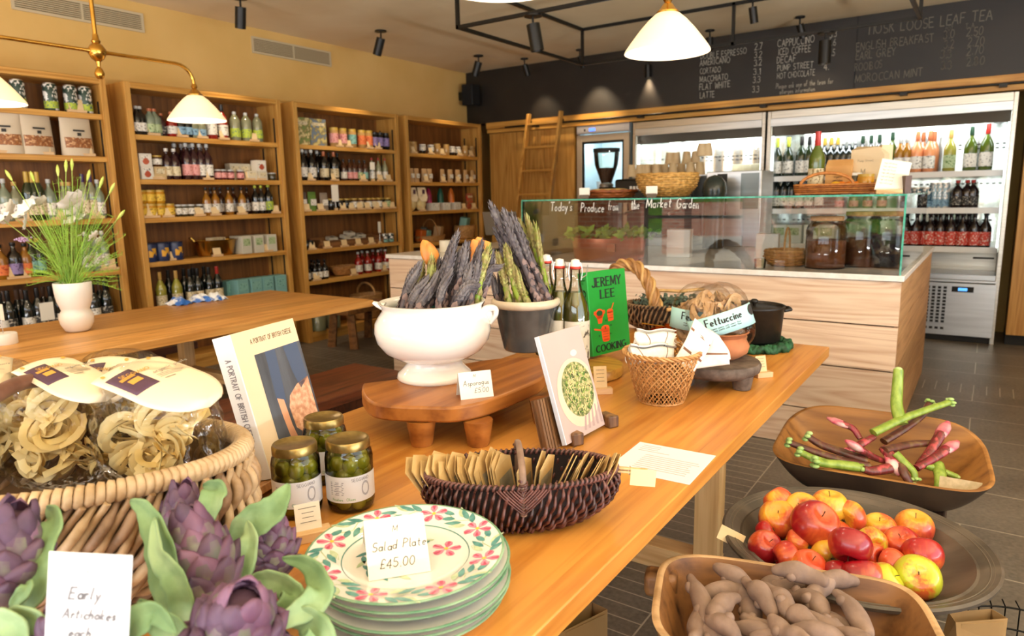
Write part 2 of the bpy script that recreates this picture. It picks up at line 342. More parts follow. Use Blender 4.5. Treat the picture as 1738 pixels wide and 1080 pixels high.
PALEX = wood('pale_oak_rail', 'c49760', 'e2bf8a', 'X', rough=.5)
PLAST = pm('plaster', 'cfa75e', 'd9b26c', ns=2, rough=.9, bump=.15, bs=14, lo=.3, hi=.7)
CEIL = pm('ceiling_plaster', 'dfc79c', 'e7d3ac', ns=1.6, rough=.9, bump=.2, bs=5, lo=.35, hi=.65)
BLACKW = pm('black_board', '1c1713', '241e18', ns=3, rough=.5)
BLK = pm('black_metal', '17140f', rough=.4, metal=.3)
BLKM = pm('black_matt', '100e0c', rough=.7)
STEEL = pm('brushed_steel', 'b9b4aa', 'cfcac0', sc=(1, 1, 40), ns=3, rough=.3, metal=.9)
STEELX = pm('steel_panel', 'c3c6c8', 'd3d6d8', sc=(1, 1, 14), ns=2, rough=.33, metal=.85)
SHINY = pm('dimpled_steel', 'd4dad4', 'e4eae4', ns=3, rough=.2, metal=.85, bump=.5, bs=9)
WHITE = pm('white_paint', 'e9e6e0', rough=.45)
STONE = pm('white_stone', 'e2dcd2', 'efeae2', ns=30, rough=.25)
BRASS = pm('brass', 'b98a3a', 'c99a48', ns=8, rough=.24, metal=1)
GLASS = thin('clear_glass'); PANE = thin('case_glass', (.985, .993, .988), 1.5)
GEDGE = pm('green_glass_edge', '1c8a72', '4fb09a', ns=40, rough=.15, coat=.6)
CARD = pm('card_paper', 'ece5d6', rough=.8); KRAFT = pm('kraft_card', 'd9bd8e', 'e2c99c', ns=20, rough=.85)
INK = pm('ink', '2a2724', rough=.7); PENCIL = pm('pencil', '4c4842', rough=.8)
CHALK = pm('chalk', 'b8b2a4', rough=.9); CHALKD = pm('faint_chalk', '6e685c', rough=.9)
BULB = glow('lit_bulb', (1, .8, .5), 9.)
LED = glow('led_strip', (.88, .96, 1), 5.)

XW, XB, YF, ZC = -5.87, -5.55, 7.57, 3.03
# floor: slate slabs with bands of narrow strips
def floor_material():
    m, nt, b = _mat('slate_floor'); L = nt.links.new
    tc = _n(nt, 'TexCoord'); sp = _n(nt, 'SeparateXYZ'); L(tc.outputs['Object'], sp.inputs[0])
    def mth(op, a, b_=None, c=None):
        n = _n(nt, 'Math', operation=op)
        for i, x in enumerate((a, b_, c)):
            if x is None: continue
            if isinstance(x, (int, float)): n.inputs[i].default_value = x
            else: L(x, n.inputs[i])
        return n.outputs[0]
    X, Y = sp.outputs['X'], sp.outputs['Y']
    def inside(v, a, b_): return mth('MULTIPLY', mth('GREATER_THAN', v, a), mth('LESS_THAN', v, b_))
    bandA = inside(X, -1.15, -.85)
    bandB = mth('ADD', mth('MULTIPLY', inside(Y, 4.105, 4.38), mth('LESS_THAN', X, -1.15)), mth('MULTIPLY', inside(Y, 5.66, 5.92), mth('GREATER_THAN', X, -.85)))
    def lines(v, pitch, w, off=0): return mth('LESS_THAN', mth('FLOORED_MODULO', mth('ADD', v, off), pitch), w)
    sA, sB = lines(Y, .077, .0055, .0385), lines(X, .077, .0055)
    notA = mth('SUBTRACT', 1., bandA); notB = mth('SUBTRACT', 1., bandB)
    onlyB = mth('MULTIPLY', bandB, notA)
    slab = mth('MULTIPLY', notA, notB)
    br = _n(nt, 'TexBrick'); br.inputs['Scale'].default_value = 1; br.inputs['Brick Width'].default_value = .95; br.inputs['Row Height'].default_value = .42; br.inputs['Mortar Size'].default_value = .0035
    br.inputs['Color1'].default_value = (0, 0, 0, 1); br.inputs['Color2'].default_value = (0, 0, 0, 1); br.inputs['Mortar'].default_value = (1, 1, 1, 1); L(tc.outputs['Object'], br.inputs['Vector'])
    bw = _n(nt, 'RGBToBW'); L(br.outputs['Color'], bw.inputs[0])
    edges = mth('MAXIMUM', inside(X, -.853, -.847), inside(X, -1.153, -1.147)); edgeB = mth('MULTIPLY', notA, mth('MULTIPLY', mth('LESS_THAN', X, -1.15), mth('MAXIMUM', inside(Y, 4.102, 4.108), inside(Y, 4.377, 4.383))))
    joint = mth('MAXIMUM', mth('MAXIMUM', mth('MULTIPLY', bandA, sA), mth('MULTIPLY', onlyB, sB)), mth('MAXIMUM', mth('MULTIPLY', slab, bw.outputs[0]), mth('MAXIMUM', edges, edgeB)))
    n1 = _n(nt, 'TexNoise'); n1.inputs['Scale'].default_value = 2.2; n1.inputs['Detail'].default_value = 5; L(tc.outputs['Object'], n1.inputs['Vector'])
    n2 = _n(nt, 'TexNoise'); n2.inputs['Scale'].default_value = 55; n2.inputs['Detail'].default_value = 3; L(tc.outputs['Object'], n2.inputs['Vector'])
    ad = mth('MULTIPLY_ADD', n2.outputs[0], .45, mth('MULTIPLY', n1.outputs[0], .55))
    cr = _n(nt, 'ValToRGB'); e = cr.color_ramp.elements; e[0].position = .35; e[0].color = _c(hx('4a443e')); e[1].position = .68; e[1].color = _c(hx('766e64')); L(ad, cr.inputs[0])
    mx = _n(nt, 'MixRGB'); L(joint, mx.inputs[0]); L(cr.outputs[0], mx.inputs[1]); mx.inputs[2].default_value = _c(hx('a39a8c')); L(mx.outputs[0], b.inputs['Base Color'])
    b.inputs['Roughness'].default_value = .42
    bp = _n(nt, 'Bump'); bp.inputs['Strength'].default_value = .25; bp.inputs['Distance'].default_value = .004; L(mth('SUBTRACT', ad, joint), bp.inputs['Height']); L(bp.outputs[0], b.inputs['Normal'])
    return m
struct('floor', MB().box((XW-.2, -3, -.1), (3.2, 8.5, 0)), floor_material())
struct('ceiling', MB().box((XW-.2, -3, ZC), (3.2, 8.5, ZC+.1)), CEIL)
struct('wall_left', MB().box((XW-.2, -3, 0), (XW, 8.5, ZC)), PLAST)
struct('wall_back', MB().box((XW, 8.3, 0), (3.2, 8.5, ZC)), PLAST)
struct('wall_right', MB().box((3, -3, 0), (3.2, 8.3, .7)).box((3, -3, 2.75), (3.2, 8.3, ZC)).box((3, -3, .7), (3.2, -1.2, 2.75)).box((3, 3.6, .7), (3.2, 8.3, 2.75)), PLAST)
# front wall behind the camera: glazed openings between brick piers
BRICK = pm('brick', 'a8604a', 'c4806a', ns=14, rough=.85)
def bricks():
    m, nt, b = _mat('brickwork'); L = nt.links.new; tc = _n(nt, 'TexCoord'); mp = _n(nt, 'Mapping'); mp.inputs['Rotation'].default_value = (PI/2, 0, 0); L(tc.outputs['Object'], mp.inputs[0])
    br = _n(nt, 'TexBrick'); br.inputs['Scale'].default_value = 1; br.inputs['Brick Width'].default_value = .22; br.inputs['Row Height'].default_value = .075; br.inputs['Mortar Size'].default_value = .008
    for k, c in (('Color1', 'b56a50'), ('Color2', 'cf9078'), ('Mortar', 'd8cbb8')): br.inputs[k].default_value = _c(hx(c))
    L(mp.outputs[0], br.inputs['Vector']); L(br.outputs['Color'], b.inputs['Base Color']); b.inputs['Roughness'].default_value = .9
    return m
BRK = bricks()
w = MB().box((XW, -2.9, 2.7), (3, -2.6, ZC))
PX = [(-5.87, -4.7), (-3.05, -2.75), (-1.0, -.72), (1.1, 1.4), (2.7, 3.0)]
for a, b_ in PX: w.box((a, -2.9, 0), (b_, -2.6, 2.7))
struct('wall_front', w, BRK)
FRM = pm('window_frame_grey', '4a4a46', rough=.5)
k = 0
for (a, b_), (c, d) in zip(PX, PX[1:]):
    k += 1; o = struct('window_%d' % k, MB().box((b_, -2.78, 2.62), (c, -2.72, 2.7)).box((b_, -2.78, 0), (b_+.05, -2.72, 2.62)).box((c-.05, -2.78, 0), (c, -2.72, 2.62)).box((b_+.05, -2.78, 1.02), (c-.05, -2.72, 1.07)), FRM)
    part('glass_pane', MB().box((b_+.05, -2.752, 0), (c-.05, -2.748, 2.62)), GLASS, o)
o = struct('window_5', MB().box((3.08, -1.2, .7), (3.14, 3.6, .76)).box((3.08, -1.2, 2.69), (3.14, 3.6, 2.75)).box((3.08, .35, .76), (3.14, .41, 2.69)).box((3.08, 1.95, .76), (3.14, 2.01, 2.69)), FRM)
part('glass_pane', MB().box((3.108, -1.2, .76), (3.112, 3.6, 2.69)), GLASS, o)
# outdoors, seen in the reflections
GRASS = pm('grass', '4a7a24', '7aa63c', ns=9, rough=.9, lo=.3, hi=.7); PAVE = pm('terrace_paving', 'd8cdb8', 'e6dccb', ns=3, rough=.9)
struct('ground', MB().box((-30, -34, -.2), (30, -17, -.02), 0).box((-30, -17, -.2), (30, -2.95, -.02), 1).box((3.2, -2.95, -.2), (30, 30, -.02), 0), [GRASS, PAVE])
tw = MB()
for x in (-6.5, -3.1, -1.5, .9, 3.6): tw.box((x, -8.4, -.02), (x+.55, -7.9, 2.6))
struct('wall_terrace', tw.box((-9, -15.5, -.02), (-4, -15.2, 1.1)), BRK)
HEDGE = pm('hedge_green', '3c6420', '6f9838', ns=3, rough=.9, lo=.3, hi=.7, bump=1, bs=6)
struct('hedge', MB().box((-30, -26, -.02), (30, -24.5, 3.2)), HEDGE)
# ------------------------------------------------------------------ black menu wall, rail, ladder
mw = struct('wall_menu', MB().box((XW, YF, 2.37), (3, 7.72, ZC)), BLACKW)
for x in (-2.63, -1.18): part('panel_joint', MB().box((x-.006, YF-.003, 2.37), (x+.006, YF+.01, ZC)), BLKM, mw)
trim = struct('trim_1', MB().box((-5.53, 7.535, 2.292), (2.6, 7.7, 2.367)), OAKX)
struct('trim_2', MB().box((-5.53, 7.55, 2.237), (2.6, 7.7, 2.283)), OAKX)
rr = solo('ladder_rail', MB().tube([(-5.2, 7.49, 2.288), (2.5, 7.49, 2.288)], .011, 10), BLK, 'thin black steel ladder rail running along the oak trim', 'rail')
for x in (-4.75, -3.35, -2.0, -.75, .0, 1.3): part('bracket', MB().box((x-.03, 7.47, 2.262), (x+.03, 7.56, 2.292)), BLK, rr)
def on_wall(px, py): return ony(px, py, YF-.004)
def chalk_line(mb, t, p0, p1, size, jit=.05, seed=1, w=.13):
    """one chalked line from the pixel p0 to p1 along the board"""
    a, b_ = on_wall(*p0), on_wall(*p1); tmp = MB(); n = tmp.write(t, 1, Matrix(), 0.1); sp = (b_.x-a.x)/(n*size)
    M = Matrix.Translation((a.x, YF-.004, a.z)) @ FRONT @ Matrix.Diagonal((sp, 1, 1, 1)); mb.write(t, size, M, w, jit=jit, seed=seed)
c1, c2 = MB(), MB(); sd = 1
for t, p0, p1, s in [('DOUBLE ESPRESSO', (1189, 101), (1268, 87), .058), ('2.7', (1281, 85), (1296, 82), .062), ('AMERICANO', (1188, 112), (1240, 106), .058), ('3.2', (1280, 99), (1295, 96), .06), ('CORTADO', (1188, 126), (1224, 121), .056), ('3.2', (1280, 112), (1295, 109), .06),
        ('MACCHIATO', (1188, 140), (1237, 133), .058), ('3.1', (1279, 127), (1292, 125), .06), ('FLAT WHITE', (1187, 153), (1240, 147), .062), ('3.3', (1278, 141), (1292, 139), .06), ('LATTE', (1188, 167), (1214, 165), .06), ('3.3', (1277, 157), (1290, 155), .06),
        ('CAPPUCCINO', (1320, 80), (1384, 70), .066), ('3.3', (1408, 64), (1421, 63), .062), ('ICED COFFEE', (1321, 94), (1377, 87), .062), ('3.6', (1406, 78), (1420, 76), .06), ('DECAF', (1319, 108), (1352, 104), .062), ('.5', (1411, 95), (1418, 93), .06),
        ('PUMP STREET', (1319, 121), (1382, 114), .056), ('HOT CHOCOLATE', (1319, 134), (1384, 129), .054), ('4.', (1398, 119), (1408, 117), .07)]:
    sd += 1; chalk_line(c1, t, p0, p1, s, seed=sd, w=.1)
for t, p0, p1, s in [('Please ask one of the team for', (1317, 151), (1415, 140), .05), ('allergen information', (1323, 160), (1384, 153), .045)]:
    sd += 1; chalk_line(c1, t, p0, p1, s, jit=.03, seed=sd, w=.09)
for t, p0, p1, s in [('TIOSK LOOSE LEAF TEA', (1471, 60), (1688, 29), .085), ('ENGLISH BREAKFAST', (1453, 86), (1587, 67), .07), ('EARL GREY', (1452, 102), (1522, 94), .07), ('ROOIBOS', (1451, 120), (1499, 115), .068), ('MOROCCAN MINT', (1451, 140), (1568, 121), .07),
        ('POT', (1605, 52), (1618, 50), .03), ('T/A', (1639, 48), (1655, 45), .04), ('3.0', (1602, 66), (1622, 62), .07), ('2.50', (1640, 62), (1670, 56), .07), ('3.2', (1602, 83), (1620, 80), .07), ('2.70', (1642, 79), (1672, 74), .07),
        ('3.3', (1596, 100), (1618, 96), .07), ('2.70', (1640, 94), (1672, 89), .07), ('3.3', (1597, 118), (1617, 114), .07), ('2.80', (1641, 112), (1672, 107), .07)]:
    sd += 1; chalk_line(c2, t, p0, p1, s, seed=sd, jit=.07, w=.11)
part('chalk_lettering', c1, CHALK, mw, smooth=0); part('chalk_lettering', c2, CHALKD, mw, smooth=0)
# ladder leaning on the rail
lt = thing('library_ladder', 'pale oak library ladder hooked over the rail, leaning on the cupboards', 'ladder', (-4.59, 7.47, 0))
def lad(z): return -.62*(1-z/2.42)
for sx in (-.23, .23):
    part('stile', MB().add([(sx+i*.016-.0, lad(z)+j*.035, z) for z in (0, 2.42) for j in (-1, 1) for i in (-1, 1)], [(0, 1, 3, 2), (4, 6, 7, 5), (0, 4, 5, 1), (1, 5, 7, 3), (3, 7, 6, 2), (2, 6, 4, 0)]), OAK, lt, bev=.004)
    part('hook', MB().tube([(sx, lad(2.2)+.02, 2.2), (sx, lad(2.3)+.05, 2.34), (sx, .04, 2.33), (sx, .05, 2.28)], .01, 8), BLK, lt)
for q in range(8):
    z = 2.29-.285*q
    if z > .1: part('rung', MB().box((-.215, lad(z)-.03, z-.012), (.215, lad(z)+.03, z+.012)), OAKX, lt, bev=.003)
# oak cupboards either side of the fridges
def cupboard(name, x0, x1, label, n):
    t = thing(name, label, 'cupboard', (x0, YF+.02, 0))
    part('carcass', MB().box((0, .02, .1), (x1-x0, .6, 2.235)).box((0, .06, 0), (x1-x0, .6, .1), 1), [OAK, BLKM], t)
    wd = (x1-x0)/n
    for i in range(n): part('door', MB().box((i*wd+.003, -.002, .1), ((i+1)*wd-.003, .02, 2.23)), OAK, t, bev=.002)
cupboard('oak_cupboard', -5.52, -4.25, 'tall oak cupboard with plain doors behind the leaning ladder', 3)
cupboard('oak_cupboard', .2, 2.6, 'tall oak cupboard beside the steel panel of the wide wine fridge', 3)
# ------------------------------------------------------------------ fridges
def multideck(x0, x1, label, shelves, deck, seed):
    t = thing('display_fridge', label, 'fridge', (x0, YF, 0)); w_ = x1-x0
    c = MB().box((0, 0, 0), (.035, .7, 2.224)).box((w_-.035, 0, 0), (w_, .7, 2.224)).box((.035, .62, .06), (w_-.035, .7, 2.224)).box((.035, .0, 2.15), (w_-.035, .62, 2.224))
    part('cabinet', c, STEEL, t, bev=.003)
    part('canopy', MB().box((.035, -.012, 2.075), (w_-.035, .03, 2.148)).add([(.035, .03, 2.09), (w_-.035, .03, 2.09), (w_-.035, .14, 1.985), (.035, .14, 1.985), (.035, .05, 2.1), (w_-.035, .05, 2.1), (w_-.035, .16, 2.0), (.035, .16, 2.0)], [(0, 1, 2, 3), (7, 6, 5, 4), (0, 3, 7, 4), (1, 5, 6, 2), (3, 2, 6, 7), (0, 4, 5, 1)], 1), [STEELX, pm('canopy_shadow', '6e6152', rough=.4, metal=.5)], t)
    bp = part('back_panel', MB().grid(lambda u, v: (.04+(w_-.08)*u, .60+.006*math.sin(u*40), .84+1.28*v), 60, 2).box((.036, .03, .84), (.042, .6, 2.1)).box((w_-.042, .03, .84), (w_-.036, .6, 2.1)), SHINY, t)
    holes = MB(); rg = random.Random(seed)
    for i in range(int(w_/.05)):
        for zz in (1.78, 1.82, 1.45, 1.1):
            if rg.random() < .75: holes.box((.06+i*.05, .588, zz), (.085+i*.05, .592, zz+.012))
    part('slot_row', holes, BLKM, bp)
    for z, d in shelves:
        s_ = part('shelf', MB().box((.045, .58-d, z-.012), (w_-.045, .595, z)), STEELX, t)
        part('price_rail', MB().box((.045, .572-d, z-.045), (w_-.045, .58-d, z+.008)), WHITE, s_)
    part('deck', MB().box((.036, .0, deck-.03), (w_-.036, .6, deck)).box((.036, -.008, deck-.02), (w_-.036, .02, deck+.015)), STEELX, t)
    low = part('front_panel', MB().box((.04, -.006, .56), (w_-.02, .02, deck-.035)).box((.04, -.006, .06), (w_-.02, .02, .55)).box((.04, .03, 0), (w_-.02, .06, .06), 1), [STEELX, BLKM], t, bev=.002)
    for side in (.05, w_-.05): part('light_strip', MB().box((side-.006, .06, .88), (side+.006, .075, 1.98)), LED, t)
    l = light('fridge_lamp', 'AREA', (0, 0, 0), 20, (.9, .97, 1), (R(20), 0, 0), w_*.9, .08); l.parent = t; l.location = (w_/2, .16, 2.03)
    return t, low, w_
zs = lambda py, y: ony(1650, py, y).z
F3, low3, w3 = multideck(-1.97, .12, 'wide open steel wine fridge with three white-edged shelves', [(zs(291, 7.75), .4), (zs(354, 7.75), .4), (zs(421, 7.75), .4)], zs(470, 7.57), 1)
g, g2 = MB(), MB()
for i in range(9):
    for j in range(13):
        if j != 1: (g2 if j < 1 else g).box((.1+.045*i+.004+1.2, -.011, .11+.032*j), (.1+.045*i+.031+1.2, -.005, .132+.032*j))
part('vent_grille', g, BLKM, low3); part('vent_grille', g2, BLKM, low3); part('display', MB().box((w3-.36, -.012, .47), (w3-.19, -.004, .52)).box((w3-.31, -.0135, .482), (w3-.24, -.011, .508), 1), [BLKM, glow('blue_display', (.1, .4, 1), 2.)], low3)
part('handle_slot', MB().box((w3-.22, -.011, .78), (w3-.06, -.004, .797)), BLKM, low3)
F2, low2, w2 = multideck(-3.47, -1.99, 'open steel milk fridge behind the coffee machine', [(1.62, .3), (1.25, .4)], .83, 2)
t = thing('glass_door_fridge', 'slim fridge with a glass door and a blue display', 'fridge', (-4.2, YF, 0))
part('cabinet', MB().box((0, .03, 0), (.03, .65, 2.235)).box((.66, .03, 0), (.69, .65, 2.235)).box((.03, .6, 0), (.66, .65, 2.235)).box((.03, .03, 2.16), (.66, .6, 2.235)).box((.03, .03, 0), (.66, .6, .12)), pm('fridge_lining', 'cfe0e4', rough=.4), t)
hp = part('head_panel', MB().box((0, -.01, 2.135), (.69, .03, 2.235)), pm('grey_panel', 'b3b0b4', rough=.35, metal=.4), t, bev=.004)
part('display', MB().box((.17, -.013, 2.165), (.25, -.008, 2.2)), glow('blue_screen', (.08, .2, 1), 2.2), hp); part('switch', MB().box((.1, -.013, 2.168), (.12, -.008, 2.195)), BLKM, hp)
dr = part('door', MB().box((0, -.01, .1), (.07, .03, 2.125)).box((.62, -.01, .1), (.69, .03, 2.125)).box((.07, -.01, 2.045), (.62, .03, 2.125)).box((.07, -.01, .1), (.62, .03, .2)), pm('satin_frame', 'c6b9a6', rough=.35, metal=.6), t, bev=.004)
part('gasket', MB().box((.07, -.004, .2), (.095, .02, 2.045)).box((.6, -.004, .2), (.62, .02, 2.045)).box((.095, -.004, 2.02), (.6, .02, 2.045)), BLKM, dr); part('glass', MB().box((.095, .0, .2), (.6, .006, 2.02)), GLASS, dr)
for z in (.5, .85, 1.2, 1.47): part('wire_shelf', MB().box((.04, .08, z-.008), (.65, .58, z)), STEELX, t)
l = light('fridge_lamp', 'AREA', (0, 0, 0), 12, (.75, .92, 1), (R(15), 0, 0), .5, .1); l.parent = t; l.location = (.35, .12, 2.14)
for q, (x, n) in enumerate([(.16, 0), (.27, 1)]):
    solo('yoghurt_tub', MB().lathe([(.04, 0), (.048, .1), (.05, .11)], 16), WHITE, 'white tub %s on a wire shelf of the slim glass door fridge' % ('nearer the hinge' if q else 'nearer the gasket'), 'tub', (-4.2+x, YF+.3, 1.47), 0, 'tubs in the slim fridge')
# ------------------------------------------------------------------ bookcases
def bookcase(y0, y1, zs_, label):
    t = thing('oak_bookcase', label, 'bookcase', (XB, y0, 0)); L_ = y1-y0; D = XB-XW-.005
    for yy in (0, L_-.045):
        s_ = part('side_panel', MB().box((-D, yy, 0), (0, yy+.045, 2.345)), OAK, t, bev=.003)
        inner = yy+.045 if yy == 0 else yy
        for xx in (-.055, -D+.07):
            e = .004 if yy == 0 else -.004
            part('shelf_track', MB().box((xx-.009, min(inner, inner+e), .1), (xx+.009, max(inner, inner+e), 2.18)), BLKM, s_)
    part('top_panel', MB().box((-D, .045, 2.3), (0, L_-.045, 2.345)), OAKH, t, bev=.003)
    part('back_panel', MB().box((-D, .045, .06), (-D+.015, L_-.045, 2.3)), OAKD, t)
    part('plinth', MB().box((-D, .045, 0), (-.02, L_-.045, .08)), OAKH, t)
    for z in zs_: part('shelf', MB().box((-D+.016, .046, z-.04), (-.018, L_-.046, z)), OAKH, t, bev=.002)
SH = {1: [2.085, 1.775, 1.315, .92, .5, .1], 2: [1.955, 1.61, 1.305, .95, .53, .12], 3: [1.955, 1.612, 1.312, .932, .618, .1], 4: [1.935, 1.605, 1.268, .885, .5, .1]}
YB = {1: (1.335, 2.765), 2: (2.9, 4.33), 3: (4.475, 5.905), 4: (6.02, 7.45)}
BC = {1: 'first', 2: 'second', 3: 'third', 4: 'fourth'}
for i, l_ in ((1, 'oak bookcase of tins and nut bags, first of four from the vase'), (2, 'oak bookcase of gin and cordials, second from the vase'), (3, 'oak bookcase with recipe books on top, third from the vase'), (4, 'oak bookcase in the corner beside the cupboards, fourth from the vase')):
    bookcase(*YB[i], SH[i], l_)
# ------------------------------------------------------------------ vents, speaker
GRL = pm('vent_beige', 'bfae8c', rough=.6)
for n_, (y0, y1) in enumerate([(2.33, 3.28), (4.3, 5.26)]):
    t = thing('air_vent', 'long beige slatted air vent above the %s' % ('tins and gin bookcases' if n_ == 0 else 'recipe-book bookcase'), 'vent', (XW, y0, 2.8))
    L_ = y1-y0
    part('frame', MB().box((0, 0, 0), (.012, L_, .02)).box((0, 0, .13), (.012, L_, .15)).box((0, 0, .02), (.012, .02, .13)).box((0, L_-.02, .02), (.012, L_, .13)).box((0, L_/2-.008, .02), (.012, L_/2+.008, .13)), GRL, t)
    part('backing', MB().box((.0005, .02, .02), (.002, L_-.02, .13)), pm('vent_dark', '6b5836', rough=.9), t)
    m_ = MB()
    for j in range(7): m_.box((.003, .02, .028+.0145*j), (.011, L_-.02, .035+.0145*j))
    part('slats', m_, GRL, t)
t = thing('wall_speaker', 'small black loudspeaker in the corner at the end of the black wall', 'speaker', (-5.68, 7.42, 2.72))
part('cabinet', MB().cbox((0, 0, 0), (.17, .17, .26)), BLKM, t, bev=.01); part('bracket', MB().box((-.185, -.02, -.05), (-.08, .02, .05)), BLK, t); part('grille', MB().box((-.075, -.092, -.12), (.075, -.085, .12)), pm('speaker_cloth', '0c0b0a', rough=.95), t)
# ------------------------------------------------------------------ ceiling frame and spot lamps
fr = thing('ceiling_light_frame', 'black steel box frame hanging from the ceiling over the counter', 'light frame', (-2.0, 5.35, 2.69))
def bar(a, b_): return MB().box([min(a[i], b_[i])-.0125 for i in range(3)], [max(a[i], b_[i])+.0125 for i in range(3)])
x0, x1, y0, y1, zl, zu = -1.45, 1.44, -.98, .98, .0, .325
for z in (zl, zu):
    for a, b_ in (((x0, y0), (x1, y0)), ((x0, y1), (x1, y1)), ((x0, y0), (x0, y1)), ((x1, y0), (x1, y1))): part('bar', bar((*a, z), (*b_, z)), BLK, fr)
for x in (x0, .03, x1):
    for y in (y0, y1): part('post', bar((x, y, zl), (x, y, zu)), BLK, fr)
def spot(loc, aim, label, lit, hang=.07, sc=1, group='spot lamps on the ceiling', power=0):
    t = thing('spot_lamp', label, 'spot lamp', loc, 0, group); a = Vector(aim).normalized()
    part('canopy', MB().lathe([(.045*sc, -.012), (.045*sc, 0)], 18), BLK, t); part('stem', MB().tube([(0, 0, 0), (0, 0, -hang)], .008, 8), BLK, t)
    M_ = Matrix.Translation((0, 0, -hang)) @ a.to_track_quat('-Z', 'Y').to_matrix().to_4x4()
    h = part('barrel', MB().lathe([(.01, .0), (.034*sc, 0), (.034*sc, -.13*sc), (.028*sc, -.13*sc), (.026*sc, -.11*sc), (.001, -.11*sc)], 20, 0, M_), BLK, t)
    if lit: part('bulb', MB().lathe([(.001, -.112*sc), (.025*sc, -.112*sc), (.025*sc, -.115*sc), (.001, -.115*sc)], 16, 0, M_), BULB, h)
    if power:
        l = light('spot_light', 'SPOT', (0, 0, 0), power, (1, .78, .5), (0, 0, 0), .03, spot_size=R(70), spot_blend=.8); l.parent = t
        l.location = Vector((0, 0, -hang))+a*.14*sc; l.rotation_euler = a.to_track_quat('-Z', 'Y').to_euler()
cz = lambda px, py: onz(px, py, ZC)
spot(cz(407, -4), (-.3, .1, -1), 'black spot lamp above the gin bookcase', 0, power=40, sc=1.25)
spot(cz(646, 52), (-.45, .0, -1), 'black spot lamp above the recipe-book bookcase', 0, power=45, sc=1.25)
spot(cz(812, 94), (-.4, .0, -1), 'black spot lamp tilted at the corner bookcase', 0, power=40, sc=1.25)
spot(cz(890, 99), (.1, .42, -1), 'black spot lamp just before the black wall by the corner', 0, power=30)
spot(cz(984, 84), (.1, .5, -1), 'black spot lamp behind the corner of the steel frame', 0, power=70)
spot(cz(1100, 78), (0, .08, -1), 'lit black spot lamp by the black wall beyond the large pendant', 1, hang=.2, power=55)
spot(cz(1205, 51), (0, .1, -1), 'black spot lamp half hidden by the pendant shade before the black wall', 0, power=14)
spot(cz(1358, 28), (.25, .3, -1), 'black spot lamp over the coffee list on the black wall', 0, power=14)
spot(cz(1278, -3), (.1, .2, -1), 'black spot lamp at the upper bar of the steel frame', 0)
p = onz(893, 20, 2.68); spot((p.x, 4.37, 2.675), (.12, .12, -1), 'black spot lamp with a looped cable on the near bar of the steel frame', 0, hang=.06, sc=1.4, power=0)
spot((-1.22, 6.33, 2.675), (0, .02, -1), 'lit black spot lamp on the far bar of the steel frame before the menu', 1, hang=.06, sc=1.4, power=16)
# ------------------------------------------------------------------ brass pendants
OPAL = None
def opal():
    m, nt, b = _mat('opal_glass'); b.inputs['Base Color'].default_value = (1, .93, .8, 1); b.inputs['Roughness'].default_value = .25
    b.inputs['Emission Color'].default_value = (1, .8, .5, 1); b.inputs['Emission Strength'].default_value = .34
    tr = _n(nt, 'BsdfTranslucent'); tr.inputs[0].default_value = (1, .9, .72, 1); mx = _n(nt, 'MixShader'); mx.inputs[0].default_value = .4
    nt.links.new(b.outputs[0], mx.inputs[1]); nt.links.new(tr.outputs[0], mx.inputs[2]); nt.links.new(mx.outputs[0], nt.nodes['Material Output'].inputs[0])
    return m
OPAL = opal()
def pendant(loc, lamps, label, power):
    t = thing('brass_pendant', label, 'pendant lamp', loc)
    part('stem', MB().tube([(0, 0, .05), (0, 0, ZC-loc[2])], .0105, 12), BRASS, t); part('ceiling_rose', MB().lathe([(.06, ZC-loc[2]-.03), (.07, ZC-loc[2])], 20), BRASS, t)
    part('hub', MB().lathe([(.012, -.135), (.02, -.125), (.024, -.11), (.018, -.09), (.008, -.075), (.012, -.05), (.03, -.035), (.042, -.01), (.042, .01), (.03, .03), (.018, .04), (.022, .05), (.016, .06), (.013, .085)], 20), BRASS, t)
    for s_ in (-1, 1):
        L_ = lamps*s_; c = abs(L_)-.1
        pts = [(0, s_*.03, 0), (0, s_*.06, 0), (0, s_*c, 0)]+[(0, s_*(c+.1*math.sin(R(a))), -.1+.1*math.cos(R(a))) for a in range(15, 91, 15)]+[(0, s_*(c+.1), -.11)]
        part('arm', MB().tube(pts, [.014, .0095]+[.0095]*(len(pts)-2), 12), BRASS, t)
        zf = lambda z: -.16+(z+.205)*.805
        sh = MB().lathe([(r_*.94, zf(z)) for r_, z in ((.036, -.205), (.05, -.215), (.075, -.24), (.11, -.285), (.15, -.345), (.168, -.375), (.17, -.385), (.166, -.383), (.147, -.345), (.107, -.285), (.07, -.242), (.03, -.212))], 40, 0, Matrix.Translation((0, s_*(c+.1), 0)))
        q = part('shade', sh, OPAL, t, smooth=60, label='white opal glass shade')
        part('gallery', MB().lathe([(r_, -.1+(z+.12)*.735) for r_, z in ((.012, -.12), (.018, -.14), (.012, -.155), (.02, -.165), (.03, -.185), (.042, -.2), (.042, -.215), (.03, -.218))], 20, 0, Matrix.Translation((0, s_*(c+.1), 0))), BRASS, t)
        part('bulb', MB().ell((0, s_*(c+.1), -.235), (.03, .03, .04), 14), BULB, q)
        l = light('pendant_light', 'POINT', (0, 0, 0), power, (1, .85, .66), size=.045); l.parent = t; l.location = (0, s_*(c+.1), -.285)
pendant((-3.85, 1.893, 2.192), .52, 'brass double-arm pendant with white shades over the vase table', 13)
pendant((-1.06, 2.07, 2.248), .54, 'brass double-arm pendant with white shades over the display table of asparagus', 7)
